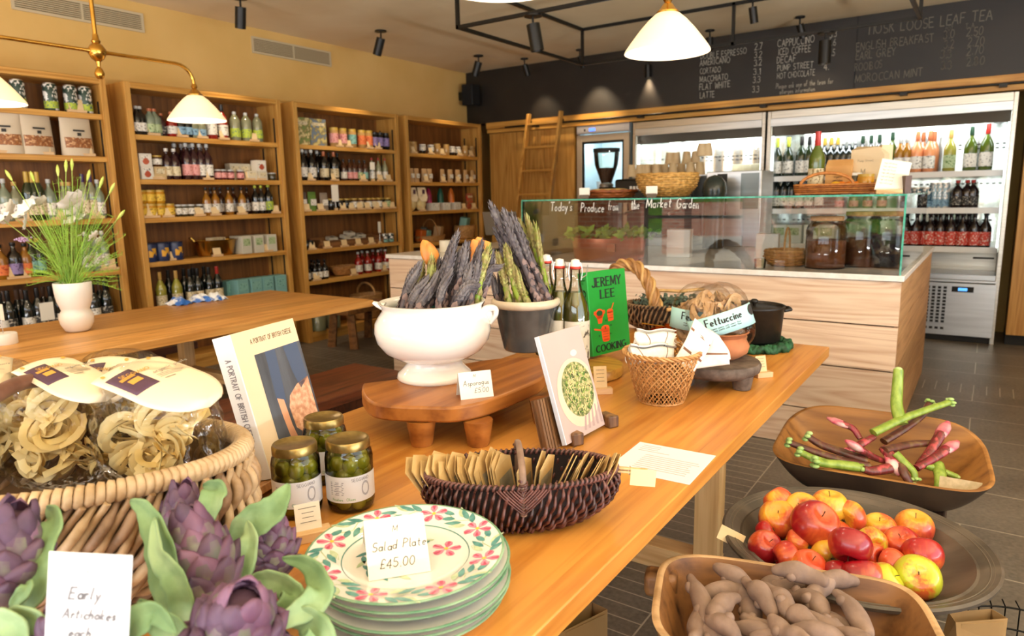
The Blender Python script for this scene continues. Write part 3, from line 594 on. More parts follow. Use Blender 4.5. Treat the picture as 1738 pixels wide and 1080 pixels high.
# ------------------------------------------------------------------ counter with glass case
ct = thing('service_counter', 'pale ash service counter with a white stone top', 'counter', (-3.93, 4.0, 0))
Lc, Dc = 3.585, 2.18
gaps = [.0, .22, .478, .718, .955]
for q in range(4): part('front_plank', MB().box((0, 0, gaps[q]+.004), (Lc-.0005, .022, gaps[q+1]-.004)), ASH, ct)
part('carcass', MB().box((.005, .012, 0), (Lc-.02, Dc, .955)), pm('gap_shadow', '4a3422', rough=.9), ct)
for q in range(4): part('side_plank', MB().box((Lc-.022, .0225, gaps[q]+.002), (Lc, Dc, gaps[q+1]-.002)), ASHS, ct)
part('stone_top', MB().box((-.02, -.018, .955), (Lc+.012, Dc, .985)), STONE, ct, bev=.003)
gc = thing('glass_case', 'large clear glass display case on the counter', 'display case', (-2.65, 3.995, .985))
Lg, Dg, Hg = 2.3, 1.35, .4
part('front_glass', MB().box((0, 0, 0), (Lg, .01, Hg)), PANE, gc); part('end_glass', MB().box((Lg-.01, .011, 0), (Lg, Dg, Hg)), PANE, gc); part('end_glass', MB().box((0, .011, 0), (.01, Dg, Hg)), PANE, gc)
part('top_glass', MB().box((0, 0, Hg), (Lg, Dg, Hg+.01)), PANE, gc)
part('glass_edge', MB().box((0, -.001, Hg+.0005), (Lg, 0, Hg+.0095)).box((Lg, 0, Hg+.0005), (Lg+.001, Dg, Hg+.0095)).box((Lg-.008, -.0012, .0), (Lg+.001, .0, Hg)).box((-.001, -.0012, 0), (.006, 0, Hg)), GEDGE, gc)
def glass_word(t, p0, p1, s, seed):
    m_ = MB(); a, b_ = ony(*p0, 3.991), ony(*p1, 3.991); n = MB().write(t, 1, Matrix(), .1)
    m_.write(t, s, Matrix.Translation((a.x+2.65, -.0035, (a.z+b_.z)/2-.985)) @ FRONT @ Matrix.Diagonal(((b_.x-a.x)/(n*s), 1, 1, 1)), .11, jit=.04, slant=.15, seed=seed)
    part('white_lettering', m_, pm('white_pen', 'f4f4ee', rough=.6), gc, smooth=0)
for i, (t_, a, b_) in enumerate([("Today's", (934, 358), (972, 358)), ('Produce', (986, 360), (1026, 359)), ('from', (1032, 357), (1050, 357)), ('the', (1071, 355), (1087, 355)), ('Market', (1097, 352), (1140, 352)), ('Garden', (1148, 354), (1187, 353))]): glass_word(t_, a, b_, .055, i)
# ------------------------------------------------------------------ tables and benches
def table(name, x0, x1, y0, y1, label, top):
    t = thing(name, label, 'table', ((x0+x1)/2, (y0+y1)/2, 0)); a, b_ = (x1-x0)/2, (y1-y0)/2
    part('tabletop', MB().box((-a, -b_, .705), (a, b_, .75)), top, t, bev=.003)
    for yy in (-b_+.88, b_-.83):
        if name == 'display_table':
            for s_ in (-1, 1): part('leg', MB().box((s_*(a-.235)-.045, yy-.035, .09), (s_*(a-.235)+.045, yy+.035, .705)), PALEW, t, bev=.002)
            part('foot_rail', MB().box((-a+.19, yy-.045, 0), (a-.19, yy+.045, .09)), PALEX, t, bev=.002)
        else:
            for s_ in (-1, 1): part('leg', MB().box((s_*(a-.2)-.04, yy-.035, 0), (s_*(a-.2)+.04, yy+.035, .705)), PALEW, t, bev=.002)
            if yy > 0: part('stretcher', MB().box((-.03, -b_+.88, .22), (.03, b_-.83, .31)), PALEW, t, bev=.002)
            part('cross_rail', MB().box((-a+.24, yy-.03, .3), (a-.24, yy+.03, .36)), PALEX, t, bev=.002)
table('display_table', -1.65, -.53, .1, 3.2, 'long oak display table laden with asparagus, books and baskets', TOPW)
table('dining_table', -4.5, -3.395, .2, 3.29, 'long pale oak table carrying the white vase of flowers', TOPL)
for y0, y1, x0, x1, l_ in ((.4, 2.81, -3.09, -2.62, 'dark stained wooden bench between the two oak tables'), (.3, 2.7, -4.98, -4.56, 'dark stained wooden bench on the bookcase side of the vase table')):
    t = thing('wooden_bench', l_, 'bench', ((x0+x1)/2, (y0+y1)/2, 0)); a, b_ = (x1-x0)/2, (y1-y0)/2
    part('seat', MB().box((-a, -b_, .4), (a, b_, .45)), DARKW, t, bev=.004)
    for yy in (-b_+.25, b_-.25): part('leg', MB().box((-a+.03, yy-.03, 0), (a-.03, yy+.03, .4)), DARKW, t, bev=.003)
# ------------------------------------------------------------------ the display table
RV = Vector((_r[0], _r[1], 0)); FV = Vector((-_r[1], _r[0], 0))     # camera-side right and away, on the level
RZ = math.atan2(_r[1], _r[0])
CAMV = Vector((0, 0, CH))
def atd(px, py, d):
    q = unproj(px, py); return CAMV+Vector((q[0], q[1], q[2]))*d
def dep(p): return (Vector(p)-CAMV).dot(Vector(_f))
ZT = .75
def smooth_path(ps, n=14):
    ps = [Vector(p) for p in ps]; P = [2*ps[0]-ps[1]]+ps+[2*ps[-1]-ps[-2]]; out = []
    for i in range(1, len(P)-2):
        for k in range(n):
            t = k/n; a, b, c, d = P[i-1], P[i], P[i+1], P[i+2]
            out.append(.5*((2*b)+(c-a)*t+(2*a-5*b+4*c-d)*t*t+(3*b-a-3*c+d)*t**3))
    return out+[ps[-1]]
# --- low board on four legs
STANDW = wood('stand_wood', '7a4418', 'a5682e', 'Y', rough=.38, rings=.5, fine=.6, c3='5c3212')
zb = .868
sb = thing('footed_board', 'thick rounded brown board on four stubby legs under the white tureen', 'board', (-1.24, 1.6, ZT))
ol = [onz(*p, zb) for p in ((616, 650), (614, 664), (626, 680), (653, 688), (719, 691), (772, 691), (812, 684), (838, 676), (880, 660), (918, 642), (942, 618))]+[Vector((-1.0, 1.83, zb)), Vector((-1.07, 1.95, zb)), Vector((-1.2, 1.99, zb)), Vector((-1.33, 1.94, zb)), Vector((-1.42, 1.8, zb)), Vector((-1.47, 1.55, zb))]
ol = [(p.x+1.24, p.y-1.6) for p in ol]; ol2 = [(p.x, p.y) for p in smooth_path([Vector((x, y, 0)) for x, y in ol+[ol[0]]], 5)][:-1]
part('board', MB().prism(ol2, .073, .118), STANDW, sb, bev=.008, smooth=50)
for p in ((-1.245, 1.36), (-1.11, 1.44), (-1.055, 1.69), (-1.31, 1.83)): part('leg', MB().lathe([(.029, 0), (.031, .004), (.042, .072)], 12, 0, Matrix.Translation((p[0]+1.24, p[1]-1.6, 0))), STANDW, sb)
# --- white tureen
PORC = pm('white_porcelain', 'f3f0ea', rough=.12, coat=.5)
tp = onz(738, 640, zb)
tu = thing('soup_tureen', 'big white porcelain footed tureen holding purple asparagus', 'tureen', tp, RZ)
prof = [(.0, .006), (.09, .004), (.112, .0), (.117, .006), (.113, .018), (.095, .034), (.083, .05), (.085, .06), (.115, .068), (.15, .09), (.172, .12), (.179, .15), (.176, .178), (.163, .2), (.152, .215), (.154, .228), (.162, .237), (.164, .241), (.158, .242), (.148, .232), (.144, .216), (.155, .198), (.168, .15), (.14, .09), (.08, .075), (0, .072)]
part('bowl', MB().lathe(prof, 56), PORC, tu, smooth=60)
for s in (-1, 1):
    pts = [(s*.148, 0, .2), (s*.172, 0, .215), (s*.194, 0, .212), (s*.194, 0, .19), (s*.178, 0, .168)]
    if s < 0: pts = [(s*.146, 0, .226), (s*.165, 0, .232), (s*.18, 0, .239)]
    q_ = smooth_path(pts, 5); part('lug_handle', MB().tube(q_, [(.03-.016*k/len(q_) if s > 0 else .032-.022*k/len(q_)) for k in range(len(q_))], 12, flatten=.42), PORC, tu, smooth=60)
    if s > 0: part('ear_fill', MB().ell((.174, 0, .19), (.014, .009, .022), 12), PORC, tu, smooth=80)
part('inside_fill', MB().lathe([(0, .2), (.15, .2)], 24), pm('tureen_inside', '7a6a50', rough=.9), tu)  # darker disc filling the inside of the white bowl
# --- grey crock with pale rim
cp = onz(893, 592, zb)
ck = thing('glazed_crock', 'dark grey glazed pot with a pale stoneware rim', 'pot', cp, RZ)
part('body', MB().lathe([(0, .003), (.078, 0), (.082, .006), (.098, .08), (.112, .158)], 40), pm('grey_glaze', '3a3a38', '565654', ns=7, rough=.18, coat=.5), ck, smooth=60)
part('rim', MB().lathe([(.112, .158), (.12, .162), (.126, .172), (.124, .184), (.116, .189), (.107, .184), (.1, .16), (.09, .1), (0, .1)], 40), pm('pale_stoneware', 'cdbb9e', 'd8c9b0', ns=20, rough=.35), ck, smooth=60)
# --- asparagus
PURP = pm('asparagus_purple', '393036', '5c4c54', sc=(1, 1, .5), ns=22, rough=.55, c3='4a4248', rnd=30, lo=.3, hi=.75)
PURPT = pm('asparagus_tip_purple', '443c42', '6c6668', ns=30, rough=.6, rnd=30, lo=.3, hi=.7, c3='565054')
GREENA = pm('asparagus_green', '6f8a22', '9db23a', ns=16, rough=.5, rnd=20); GREENT = pm('asparagus_tip_green', '7d8434', 'a3a860', ns=24, rough=.6, c3='8a7a4a', rnd=20)
BRACTA = pm('asparagus_bract', '6a5654', '8a726c', ns=30, rough=.6, rnd=20)
def spear(pts, r, green, label, group, seed):
    rg = random.Random(seed); ps = smooth_path(pts, 12); n = len(ps); root = ps[0].copy(); ps = [p-root for p in ps]
    L_ = sum((b-a).length for a, b in zip(ps, ps[1:])); tipn = max(4, int(n*min(.62, .1/L_)))
    o = thing('asparagus_spear', label, 'asparagus', root, 0, group)
    k = n-tipn; part('stalk', MB().tube(ps[:k+1], [r*(1.05-.12*i/k) for i in range(k+1)], 10), GREENA if green else PURP, o, smooth=80)
    rr = [r*(.9+.24*math.sin(PI*(i/tipn)**1.2))*max(.12, 1-max(0, (i/tipn-.5)/.5)**2.6) for i in range(tipn)]
    m = MB().tube(ps[k:], rr, 10)
    def bract(p, t, nrm, ln, wd, lift):
        sd = t.cross(nrm).normalized(); a = p+nrm*.0
        m_ = [a-sd*wd*.5, a+sd*wd*.5, a+t*ln*.45+sd*wd*.55+nrm*lift*.6, a+t*ln+nrm*lift, a+t*ln*.45-sd*wd*.55+nrm*lift*.6, a+t*ln*.4+nrm*(lift*.6+wd*.3)]
        return m_, [(0, 1, 2, 5), (0, 5, 4), (5, 2, 3), (4, 5, 3)]
    b = MB()
    for i in range(tipn):
        t = (ps[min(k+i+1, n-1)]-ps[k+i-1]).normalized(); o1 = t.orthogonal().normalized(); o2 = t.cross(o1)
        for q in range(3):
            a = i*1.1+q*2.1; nr = o1*math.cos(a)+o2*math.sin(a)
            v, f = bract(ps[k+i]+nr*rr[i]*.9, t, nr, .019+.008*rg.random(), r*1.25*(1-.5*i/tipn), .0042*(1-.5*i/tipn)+.001); m.add(v, f)
    for i in range(3, k-1, max(2, int(k/9))):
        t = (ps[i+1]-ps[i-1]).normalized(); o1 = t.orthogonal().normalized(); o2 = t.cross(o1); a = rg.random()*6.3
        for q in range(2):
            a += 2.7; nr = o1*math.cos(a)+o2*math.sin(a); v, f = bract(ps[i]+nr*r*.96, t, nr, .024, r*1.35, .003); b.add(v, f)
    part('tip', m, GREENT if green else PURPT, o, smooth=30)
    if b.v: part('bracts', b, GREENT if green else BRACTA, o, smooth=60, kind='stuff')
    return o
d0 = dep(tp); rg = random.Random(4)
zc = lambda x, y: (600+x/3.6, 330+y/3.6)
TS = [((400, 435), (300, 700), -.04, 1.25, 0), ((440, 525), (345, 705), -.09, 1.2, 0), ((505, 500), (405, 705), -.075, 1.1, 0), ((548, 462), (445, 705), -.05, 1.1, 0), ((612, 330), (545, 705), -.06, 1.2, 0), ((684, 318), (595, 705), -.055, 1.15, 0),
      ((632, 250), (500, 560), .02, 1.1, 0), ((745, 560), (605, 712), -.105, 1.25, 0), ((782, 308), (665, 690), -.01, 1.1, 0), ((712, 440), (652, 705), -.08, 1.35, 0), ((822, 338), (745, 690), -.02, 1.2, 1), ((845, 362), (765, 680), .03, 1.1, 0),
      ((562, 420), (485, 700), -.01, 1.0, 0), ((480, 398), (445, 690), .01, 1.1, 1), ((524, 412), (470, 690), .04, 1.0, 0), ((762, 400), (700, 705), -.06, 1.2, 0), ((885, 445), (735, 640), .0, .9, 0), ((642, 372), (565, 690), .03, 1.0, 0),
      ((358, 482), (292, 700), -.01, 1.2, 0), ((462, 565), (385, 712), -.11, 1.1, 0), ((700, 330), (640, 690), .05, 1.0, 0), ((420, 440), (350, 690), .05, 1.1, 1), ((590, 480), (520, 710), -.1, 1.0, 0), ((740, 440), (690, 700), .02, 1.1, 0)]
WH = ['at the near rim', 'in the middle of the bunch', 'at the back of the bunch']
for i, (tip, base, dd, rs, g) in enumerate(TS):
    a = atd(*zc(*base), d0+dd); b = atd(*zc(*tip), d0+dd*.6+.01); a2 = a+(a-b).normalized()*.05; mid = (a+b)/2+Vector((rg.uniform(-1, 1), rg.uniform(-1, 1), rg.uniform(-1, 1)))*.007
    if i == 7: mid = a*.45+b*.55+Vector((0, 0, .024))
    if i == 16: mid = (a+b)/2+Vector((0, 0, .03))
    spear([a2, a, mid, b], .0098*rs, g, '%s asparagus spear in the white tureen, %s counted along its rim from the spout' % ('yellow-green' if g else 'purple-grey', ordn(sorted(range(len(TS)), key=lambda q: TS[q][1][0]).index(i))), 'asparagus in the white tureen', 50+i)
d1 = dep(cp)
CS = [((845, 72), (1105, 640), -.03, 1.25, 0), ((922, 115), (1150, 645), -.05, 1.25, 0), ((968, 135), (1180, 640), -.02, 1.2, 0), ((935, 195), (1120, 645), -.07, 1.25, 0), ((1000, 225), (1195, 645), -.06, 1.15, 0), ((872, 225), (1060, 600), .0, 1.1, 0), ((905, 325), (1040, 640), -.02, 1.0, 0),
      ((1062, 148), (1165, 600), .03, .9, 1), ((1112, 195), (1190, 610), .0, .9, 1), ((1022, 175), (1140, 560), .05, .9, 1), ((885, 375), (948, 645), -.06, 1.1, 1), ((932, 325), (1012, 650), -.07, 1.2, 1), ((985, 455), (1058, 650), -.08, 1.1, 1), ((842, 495), (880, 640), -.02, .9, 0), ((900, 470), (915, 640), .01, .9, 0)]
for i, (tip, base, dd, rs, g) in enumerate(CS):
    a = atd(*zc(*base), d1+dd); b = atd(*zc(*tip), d1+dd); a2 = a+(a-b).normalized()*.04
    spear([a2, a, (a+b)/2+Vector((rg.uniform(-1, 1)*.004, rg.uniform(-1, 1)*.004, .003)), b], .0105*rs, g, '%s asparagus spear in the grey crock, %s counted along its rim from the tureen' % ('green' if g else 'dark purple', ordn(sorted(range(len(CS)), key=lambda q: CS[q][1][0]).index(i))), 'asparagus in the grey crock', 90+i)
def band(name, p0, p1, d, label, mat, r=.0022, dz=-.05):
    a, b = atd(*p0, d), atd(*p1, d); c = (a+b)/2; h = (b-a)/2; w = FV*h.length*.8
    solo(name, MB().tube([h*math.cos(2*PI*k/24)+w*math.sin(2*PI*k/24)*1+Vector((0, 0, .006*math.sin(4*PI*k/24))) for k in range(24)], r, 6, closed=True), mat, label, 'rubber band', c)
band('rubber_band', zc(1015, 445), zc(1140, 452), d1-.05, 'black rubber band round the purple asparagus bunch in the crock', BLKM)
band('rubber_band', zc(480, 690), zc(700, 690), d0-.06, 'dark green rubber band low on the asparagus in the tureen', pm('green_band', '12402a', rough=.5))
# --- wooden spoons standing behind the asparagus in the tureen
SPW = wood('spoon_wood', 'b8641c', 'dd8f3c', 'Z', rough=.4)
def spoon(tip, neck, base, d, w, label, flat):
    a, b, c = atd(*tip, d), atd(*neck, d), atd(*base, d); o = thing('wooden_spoon', label, 'spoon', c, 0, 'wooden spoons in the tureen')
    ax = (a-b); L_ = ax.length; ax.normalize(); sd = RV.copy(); sd = (sd-ax*sd.dot(ax)).normalized(); nn = sd.cross(ax)
    def fn(u, v):
        t = v; wv = w*(math.sin(PI*min(1, t*.92+.08))**.6 if not flat else (.35+.65*min(1, t*1.6))*(1 if t < .97 else .7)); x = (u-.5)*2
        return (b-c)+ax*L_*t+sd*x*wv+nn*((.012 if not flat else .001)*(1-x*x)*math.sin(PI*t))
    part('bowl', MB().grid(fn, 9, 12), SPW, o, sol=.006, smooth=60); part('handle', MB().tube([Vector((0, 0, 0)), b-c+ax*.01], .006, 8), SPW, o)
spoon((718, 408), (741, 455), (752, 540), d0+.06, .026, 'orange-brown wooden spoon with a broad bowl above the asparagus in the tureen', 0)
spoon((807, 407), (797, 440), (780, 540), d0+.07, .011, 'thin wooden spatula upright in the tureen, beside the purple tips', 1)
spoon((814, 403), (806, 438), (786, 540), d0+.085, .011, 'narrow wooden spatula reaching above the other spatulas in the tureen', 1)
spoon((825, 409), (817, 440), (795, 540), d0+.075, .016, 'wide wooden spatula in the tureen next to the grey crock', 1)
# --- little tent and block cards
def tent(px, rot, w, h, lines, label, z=ZT, tilt=28, th=.02, name='price_card', mat=None, size=None):
    o = thing(name, label, 'card', px, rot); a = R(tilt)
    f = MB(); M = Matrix.Translation((0, 0, h*math.cos(a))) @ Matrix.Rotation(-a, 4, 'X')
    f.box((-w/2, -.0006, -h), (w/2, .0006, 0), 0, M)
    part('front_leaf', f, mat or CARD, o, smooth=0)
    M2 = Matrix.Translation((0, 0.0004, h*math.cos(a))) @ Matrix.Rotation(a, 4, 'X'); part('back_leaf', MB().box((-w/2, -.0004, -h), (w/2, .0006, 0), 0, M2), mat or CARD, o, smooth=0)
    t_ = MB(); q = MB()
    for s_, x, zz, sz, mi in lines:
        (t_ if mi else q).write(s_, sz, M @ Matrix.Translation((x, -.0011, zz)) @ FRONT, .09, jit=.06, slant=.2, seed=len(s_))
    if q.v: part('handwriting', q, PENCIL, o, smooth=0)
    if t_.v: part('crest', t_, PENCIL, o, smooth=0)
    return o
cpz = onz(806, 672, zb); tent(cpz, RZ+.33, .095, .075, [('M', -.005, -.016, .008, 1), ('Asparagus', -.036, -.038, .014, 0), ('£5.00', -.006, -.06, .013, 0)], 'white folded card handwritten with asparagus and its price, before the tureen', tilt=20)
def block_card(px, rot, w, h, label, mat=None, z=ZT, n=4):
    o = thing('card_in_block', label, 'card', px, rot); part('wood_block', MB().box((-w*.75, -.016, 0), (w*.75, .016, .02)), pm('light_beech', 'cfa878', 'dbb88c', sc=(1, 8, 8), ns=8, rough=.5), o, bev=.0015)
    M = Matrix.Translation((-.004, .002, .018)) @ Matrix.Rotation(R(-14), 4, 'X'); c = part('card', MB().box((-w/2, -.0008, -.01), (w/2, .0008, h), 0, M), mat or KRAFT, o, smooth=0)
    q = MB(); rg = random.Random(int(h*9999))
    for i in range(n):
        l = w*rg.uniform(.2, .36); zz = h*(.82-.17*i); q.add([(-l, -.0014, zz), (l, -.0014, zz), (l, -.0014, zz+h*.018), (-l, -.0014, zz+h*.018)], [(0, 1, 2, 3)], 0, M)
    part('print', q, PENCIL, c, smooth=0); return o
block_card(onz(1022, 668), RZ+.1, .045, .075, 'kraft card in a beech block behind the pasta cookbook')
block_card(onz(1295, 640), RZ+.25, .042, .06, 'small kraft card in a beech block before the dark stone stand')
block_card(onz(530, 915), RZ+.45, .05, .055, 'small cream card in a pale block between olive jars and plates', CARD)
# --- cookbooks
def book(name, label, loc, rotm, w, h, t, cover, spine, pages=None, backs=None):
    """local X width, Z height, front face at y = 0, spine at x = 0"""
    o = thing(name, label, 'book', loc, rotm); P = pages or pm('book_pages', 'efe8d8', 'e2dac8', sc=(1, 60, 1), ns=6, rough=.9)
    part('front_cover', MB().box((0, 0, 0), (w, .003, h)), cover, o, bev=.0008); part('back_cover', MB().box((0, t-.003, 0), (w, t, h)), backs or cover, o, bev=.0008)
    part('spine', MB().box((-.002, 0, 0), (.0025, t, h)), spine, o, bev=.001); part('page_block', MB().box((.0026, .0032, .003), (w-.003, t-.0032, h-.003)), P, o)
    return o
def lean(rz, back, roll=0): return Matrix.Rotation(rz, 4, 'Z') @ Matrix.Rotation(R(back), 4, 'X') @ Matrix.Rotation(R(roll), 4, 'Y')
# green cookbook
GRN = pm('green_cover', '0f8a2a', '128f2e', ns=3, rough=.45); GRNS = pm('green_spine', '2fae52', rough=.45); BLKI = pm('black_print', '12281a', rough=.6); ORG = pm('orange_print', 'e2521c', rough=.5); DGRN = pm('dark_green_print', '0c4f1c', rough=.6)
zr = .792
GM = lean(RZ+.74, -6)
b0 = onz(1007, 606, zr+.012)
gb = book('green_cookbook', 'upright bright green cookbook with orange pans on its cover', b0, GM, .23, .325, .046, GRN, GRNS)
gb.scale = (1, 1, 1)
m = MB(); fw = lambda s_, x, z, sz, k=1: m.write(s_, sz, Matrix.Translation((x, -.0006, z)) @ FRONT, .2, serif=.28, thick=k, sp=1.0)
def fit(s_, x0, x1, z, sz, th=1.9, mb=None, M=None, w=.12):
    n = MB().write(s_, 1, Matrix(), .1, sp=1); (mb or m).write(s_, sz, (M or Matrix()) @ Matrix.Translation((x0, -.0006, z)) @ FRONT @ Matrix.Diagonal(((x1-x0)/(n*sz), 1, 1, 1)), w, serif=.34, thick=th)
fit('JEREMY', .026, .206, .266, .034); part('title_lettering', m, BLKI, gb, smooth=0); m = MB(); fit('LEE', .07, .165, .219, .032); part('title_lettering', m, BLKI, gb, smooth=0); m = MB(); fit('COOKING', .022, .21, .012, .026)
part('title_lettering', m, BLKI, gb, smooth=0)
m = MB(); SPM = Matrix.Translation((0, .019, 0)) @ Matrix.Rotation(-PI/2, 4, 'Z')
def onspine(s_, y, z0, sz, length, mb, w=.16, serif=.3):
    n = MB().write(s_, 1, Matrix(), .1); k = length/(n*sz)
    # text runs down the spine: text X -> -Z, text Y -> -Y (towards the cover is +X, up)
    M = Matrix(((0, 0, -1, -.0026), (0, -1, 0, y), (-1, 0, 0, z0), (0, 0, 0, 1))) @ Matrix.Diagonal((k, 1, 1, 1)); mb.write(s_, sz, M, w, serif=serif, thick=1.5)
ms = MB(); onspine('COOKING', .031, .255, .02, .19, ms)
n_ = MB().write('JEREMY', 1, Matrix(), .1)
for i, s_ in enumerate(('JEREMY', 'LEE')): ms.write(s_, .006, Matrix(((0, 0, -1, -.0026), (-1, 0, 0, .036-.005*i), (0, 1, 0, .292-.011*i), (0, 0, 0, 1))), .16)
part('spine_lettering', ms, BLKI, gb, smooth=0)
m = MB(); d = MB(); BS, BOX, BOZ = 1.36, -.006, -.022
BS, BOX, BOZ = 1.0, 0, 0
def blob(mb, pts, y=-.0007): mb.add([(x*BS+BOX, y, z*BS+BOZ) for x, z in pts], [tuple(range(len(pts)))])
circ = lambda cx_, cz_, rx, rz_, a0=0, a1=360, n=18: [(cx_+rx*math.cos(R(a0+(a1-a0)*i/n)), cz_+rz_*math.sin(R(a0+(a1-a0)*i/n))) for i in range(n+(0 if a1-a0 == 360 else 1))]
blob(m, circ(.055, .16, .026, .02)); blob(m, [(.035, .158), (.075, .158), (.066, .122), (.044, .122)]); blob(m, circ(.028, .165, .007, .008)); blob(m, circ(.082, .165, .007, .008))
blob(m, [(.1, .162), (.138, .165), (.136, .126), (.104, .124)]); blob(m, circ(.119, .164, .019, .009)); blob(m, [(.126, .17), (.131, .17), (.147, .194), (.14, .194)])
blob(m, [(.058, .1), (.108, .1), (.105, .052), (.063, .052)]); blob(m, circ(.083, .1, .025, .013)); blob(m, circ(.084, .053, .021, .006)); blob(m, [(.018, .107), (.018, .1), (.06, .092), (.06, .098)])
for x, z, rx, rz_ in ((.055, .163, .018, .011), (.083, .102, .004, .006)): blob(d, circ(x, z, rx, rz_), -.0011)
for x, z in ((.119, .158), (.083, .088)):
    for q in range(3): blob(d, [(x-.017, z-.01*q), (x+.017, z-.01*q), (x+.017, z-.01*q-.0012), (x-.017, z-.01*q-.0012)], -.0011)
for x, z in ((.112, .075), (.045, .075), (.118, .108), (.09, .13)): blob(d, circ(x, z, .005, .004, n=7), -.0011)
BS, BOX, BOZ = 1.0, 0, 0
part('pan_drawing', m, ORG, gb, smooth=0); part('drawing_lines', d, DGRN, gb, smooth=0)
# cheese cookbook
CRM = pm('cream_cover', 'e0c8a4', 'e4cdab', ns=3, rough=.5); WSP = pm('white_spine', 'e9e6e4', rough=.45)
c0 = atd(462, 813, 1.60)
CM = lean(RZ+1.3, -14, 1)
cb = book('cheese_cookbook', 'tall cream cookbook of British cheese leaning on a ridged wooden stand', c0, CM, .25, .345, .05, CRM, WSP); BS = 1.34; _K = Matrix.Diagonal((1.34, 1, 1.34, 1))
m = MB(); n = MB().write('A PORTRAIT OF BRITISH CHEESE', 1, Matrix(), .1); m.write('A PORTRAIT OF BRITISH CHEESE', .0085, _K @ Matrix.Translation((.045, -.0006, .232)) @ FRONT @ Matrix.Diagonal((.125/(n*.0085), 1, 1, 1)), .14)
part('title_lettering', m, pm('brown_print', '6a5236', rough=.6), cb, smooth=0)
ms = MB(); onspine('A PORTRAIT OF BRITISH CHEESE', .031, .29, .015, .2, ms, .14, 0)
part('spine_lettering', ms, pm('grey_print', '8a8488', rough=.6), cb, smooth=0)
m = MB(); blob(m, [(.045, .012), (.186, .012), (.186, .212), (.045, .212)], -.0004)
ph = part('cover_photograph', m, pm('photo_slate', '3e4148', '555a64', sc=(6, 1, 1), ns=5, rough=.5), cb, smooth=0)
m = MB(); blob(m, [(.075, .212), (.105, .212), (.1, .15), (.095, .11), (.07, .12)], -.0006); blob(m, [(.13, .212), (.176, .212), (.18, .14), (.15, .125), (.138, .16)], -.0006); part('sleeve', m, pm('photo_sleeve', '42506a', rough=.6), ph, smooth=0)
m = MB(); blob(m, [(.072, .125), (.09, .118), (.094, .07), (.1, .045), (.118, .03), (.122, .018), (.108, .016), (.09, .03), (.08, .05), (.075, .085)], -.0007); part('arm', m, pm('photo_skin', 'd39a78', rough=.6), ph, smooth=0)
m = MB(); blob(m, [(.1, .1), (.11, .12), (.14, .135), (.18, .142), (.181, .013), (.128, .013), (.116, .05), (.104, .06)], -.0006); part('cheese_wheel', m, pm('photo_cheese', 'b47c5c', 'dcb292', ns=70, rough=.7, c3='c99878'), ph, smooth=0)
RIDGE = wood('ridged_wood', '7e5228', 'b98450', 'Z', rough=.5)
def bookrest(label, loc, rotm, w, h, n, mat, lip=.03):
    o = thing('book_rest', label, 'book stand', loc, rotm)
    m = MB()
    for i in range(n): m.box((w*i/n, .0, -.02), (w*(i+.72)/n, .02, h))
    part('ridged_back', m.box((0, .012, -.02), (w, .022, h)), mat, o)
    part('ledge', MB().box((0, -lip, -.024), (w, .02, -.006)), mat, o, bev=.002); return o
BS = 1.0
bookrest('ridged brown wooden rest behind the cheese cookbook', c0+CM.to_3x3() @ Vector((-.05, .085, .004)), CM, .2, .13, 15, RIDGE, .085)
# pasta cookbook
p0_ = onz(962, 756, .762)
PM_ = lean(RZ+.92, -17, 0)
PINKC = pm('pink_grey_cover', 'b4a09a', 'bca9a4', ns=3, rough=.4)
pb = book('pasta_cookbook', 'slim cookbook with a bowl of pasta on its pale cover, tilted on a dark stand', p0_, PM_, .205, .3, .014, PINKC, pm('pale_blue_spine', 'cdd6e4', rough=.4))
_q = MB.tube; BX, BZ = 1.40, 1.14
def blob(mb, pts, y=-.0007): mb.add([(x*BX, y, z*BZ) for x, z in pts], [tuple(range(len(pts)))])
m = MB(); blob(m, [p for p in circ(.082, .105, .07, .085, n=30) if p[0] < .1445], -.0005); dish = part('bowl_picture', m, pm('photo_dish', 'd8bda2', 'e0c9b2', ns=4, rough=.4), pb, smooth=0)
m = MB(); blob(m, [p for p in circ(.084, .112, .055, .068, n=30) if p[0] < .1445], -.0008); part('greens', m, pm('photo_greens', '3a4826', 'cfc08c', ns=70, rough=.5, c3='7d8450'), dish, smooth=0)
m = MB(); rg = random.Random(3)
for i in range(260):
    a, r_ = rg.random()*6.28, math.sqrt(rg.random()); x, z = 1.4*(.084+.047*r_*math.cos(a)), 1.14*(.112+.06*r_*math.sin(a)); an = rg.random()*3.14; cu = rg.uniform(-1, 1)
    pts = [(x+k*.006*math.cos(an+cu*k*.5), -.0011-.00001*i, z+k*.006*math.sin(an+cu*k*.5)) for k in (-1, -.3, .3, 1)]
    m.tube(pts, .0011, 4, rg.choice((0, 0, 0, 1, 2)))
part('pasta_strands', m, [pm('photo_pasta', 'dccb94', rough=.5), pm('photo_leaf', '4d7a2c', rough=.5), pm('photo_leek', '9ab25c', rough=.5)], dish, smooth=0)
m = MB(); blob(m, circ(.1, .2, .012, .008), -.0006); part('salt_dish', m, pm('photo_white', 'dccfc8', rough=.4), pb, smooth=0)
m = MB()
for i in range(5): blob(m, [(.07+.016*i, .012), (.078+.016*i, .01), (.094+.012*i, .06), (.09+.012*i, .062)], -.0006)
part('napkin_lines', m, pm('photo_line', 'a48f8c', rough=.5), pb, smooth=0)
SLATW = wood('dark_slat_wood', '4a2f1c', '86603c', 'Z', rough=.5)
bookrest('dark ridged wooden rest leaning behind the pasta cookbook', p0_+PM_.to_3x3() @ Vector((-.05, .028, -.002)), PM_ @ Matrix.Rotation(R(4), 4, 'Y'), .2, .14, 16, SLATW, .035)
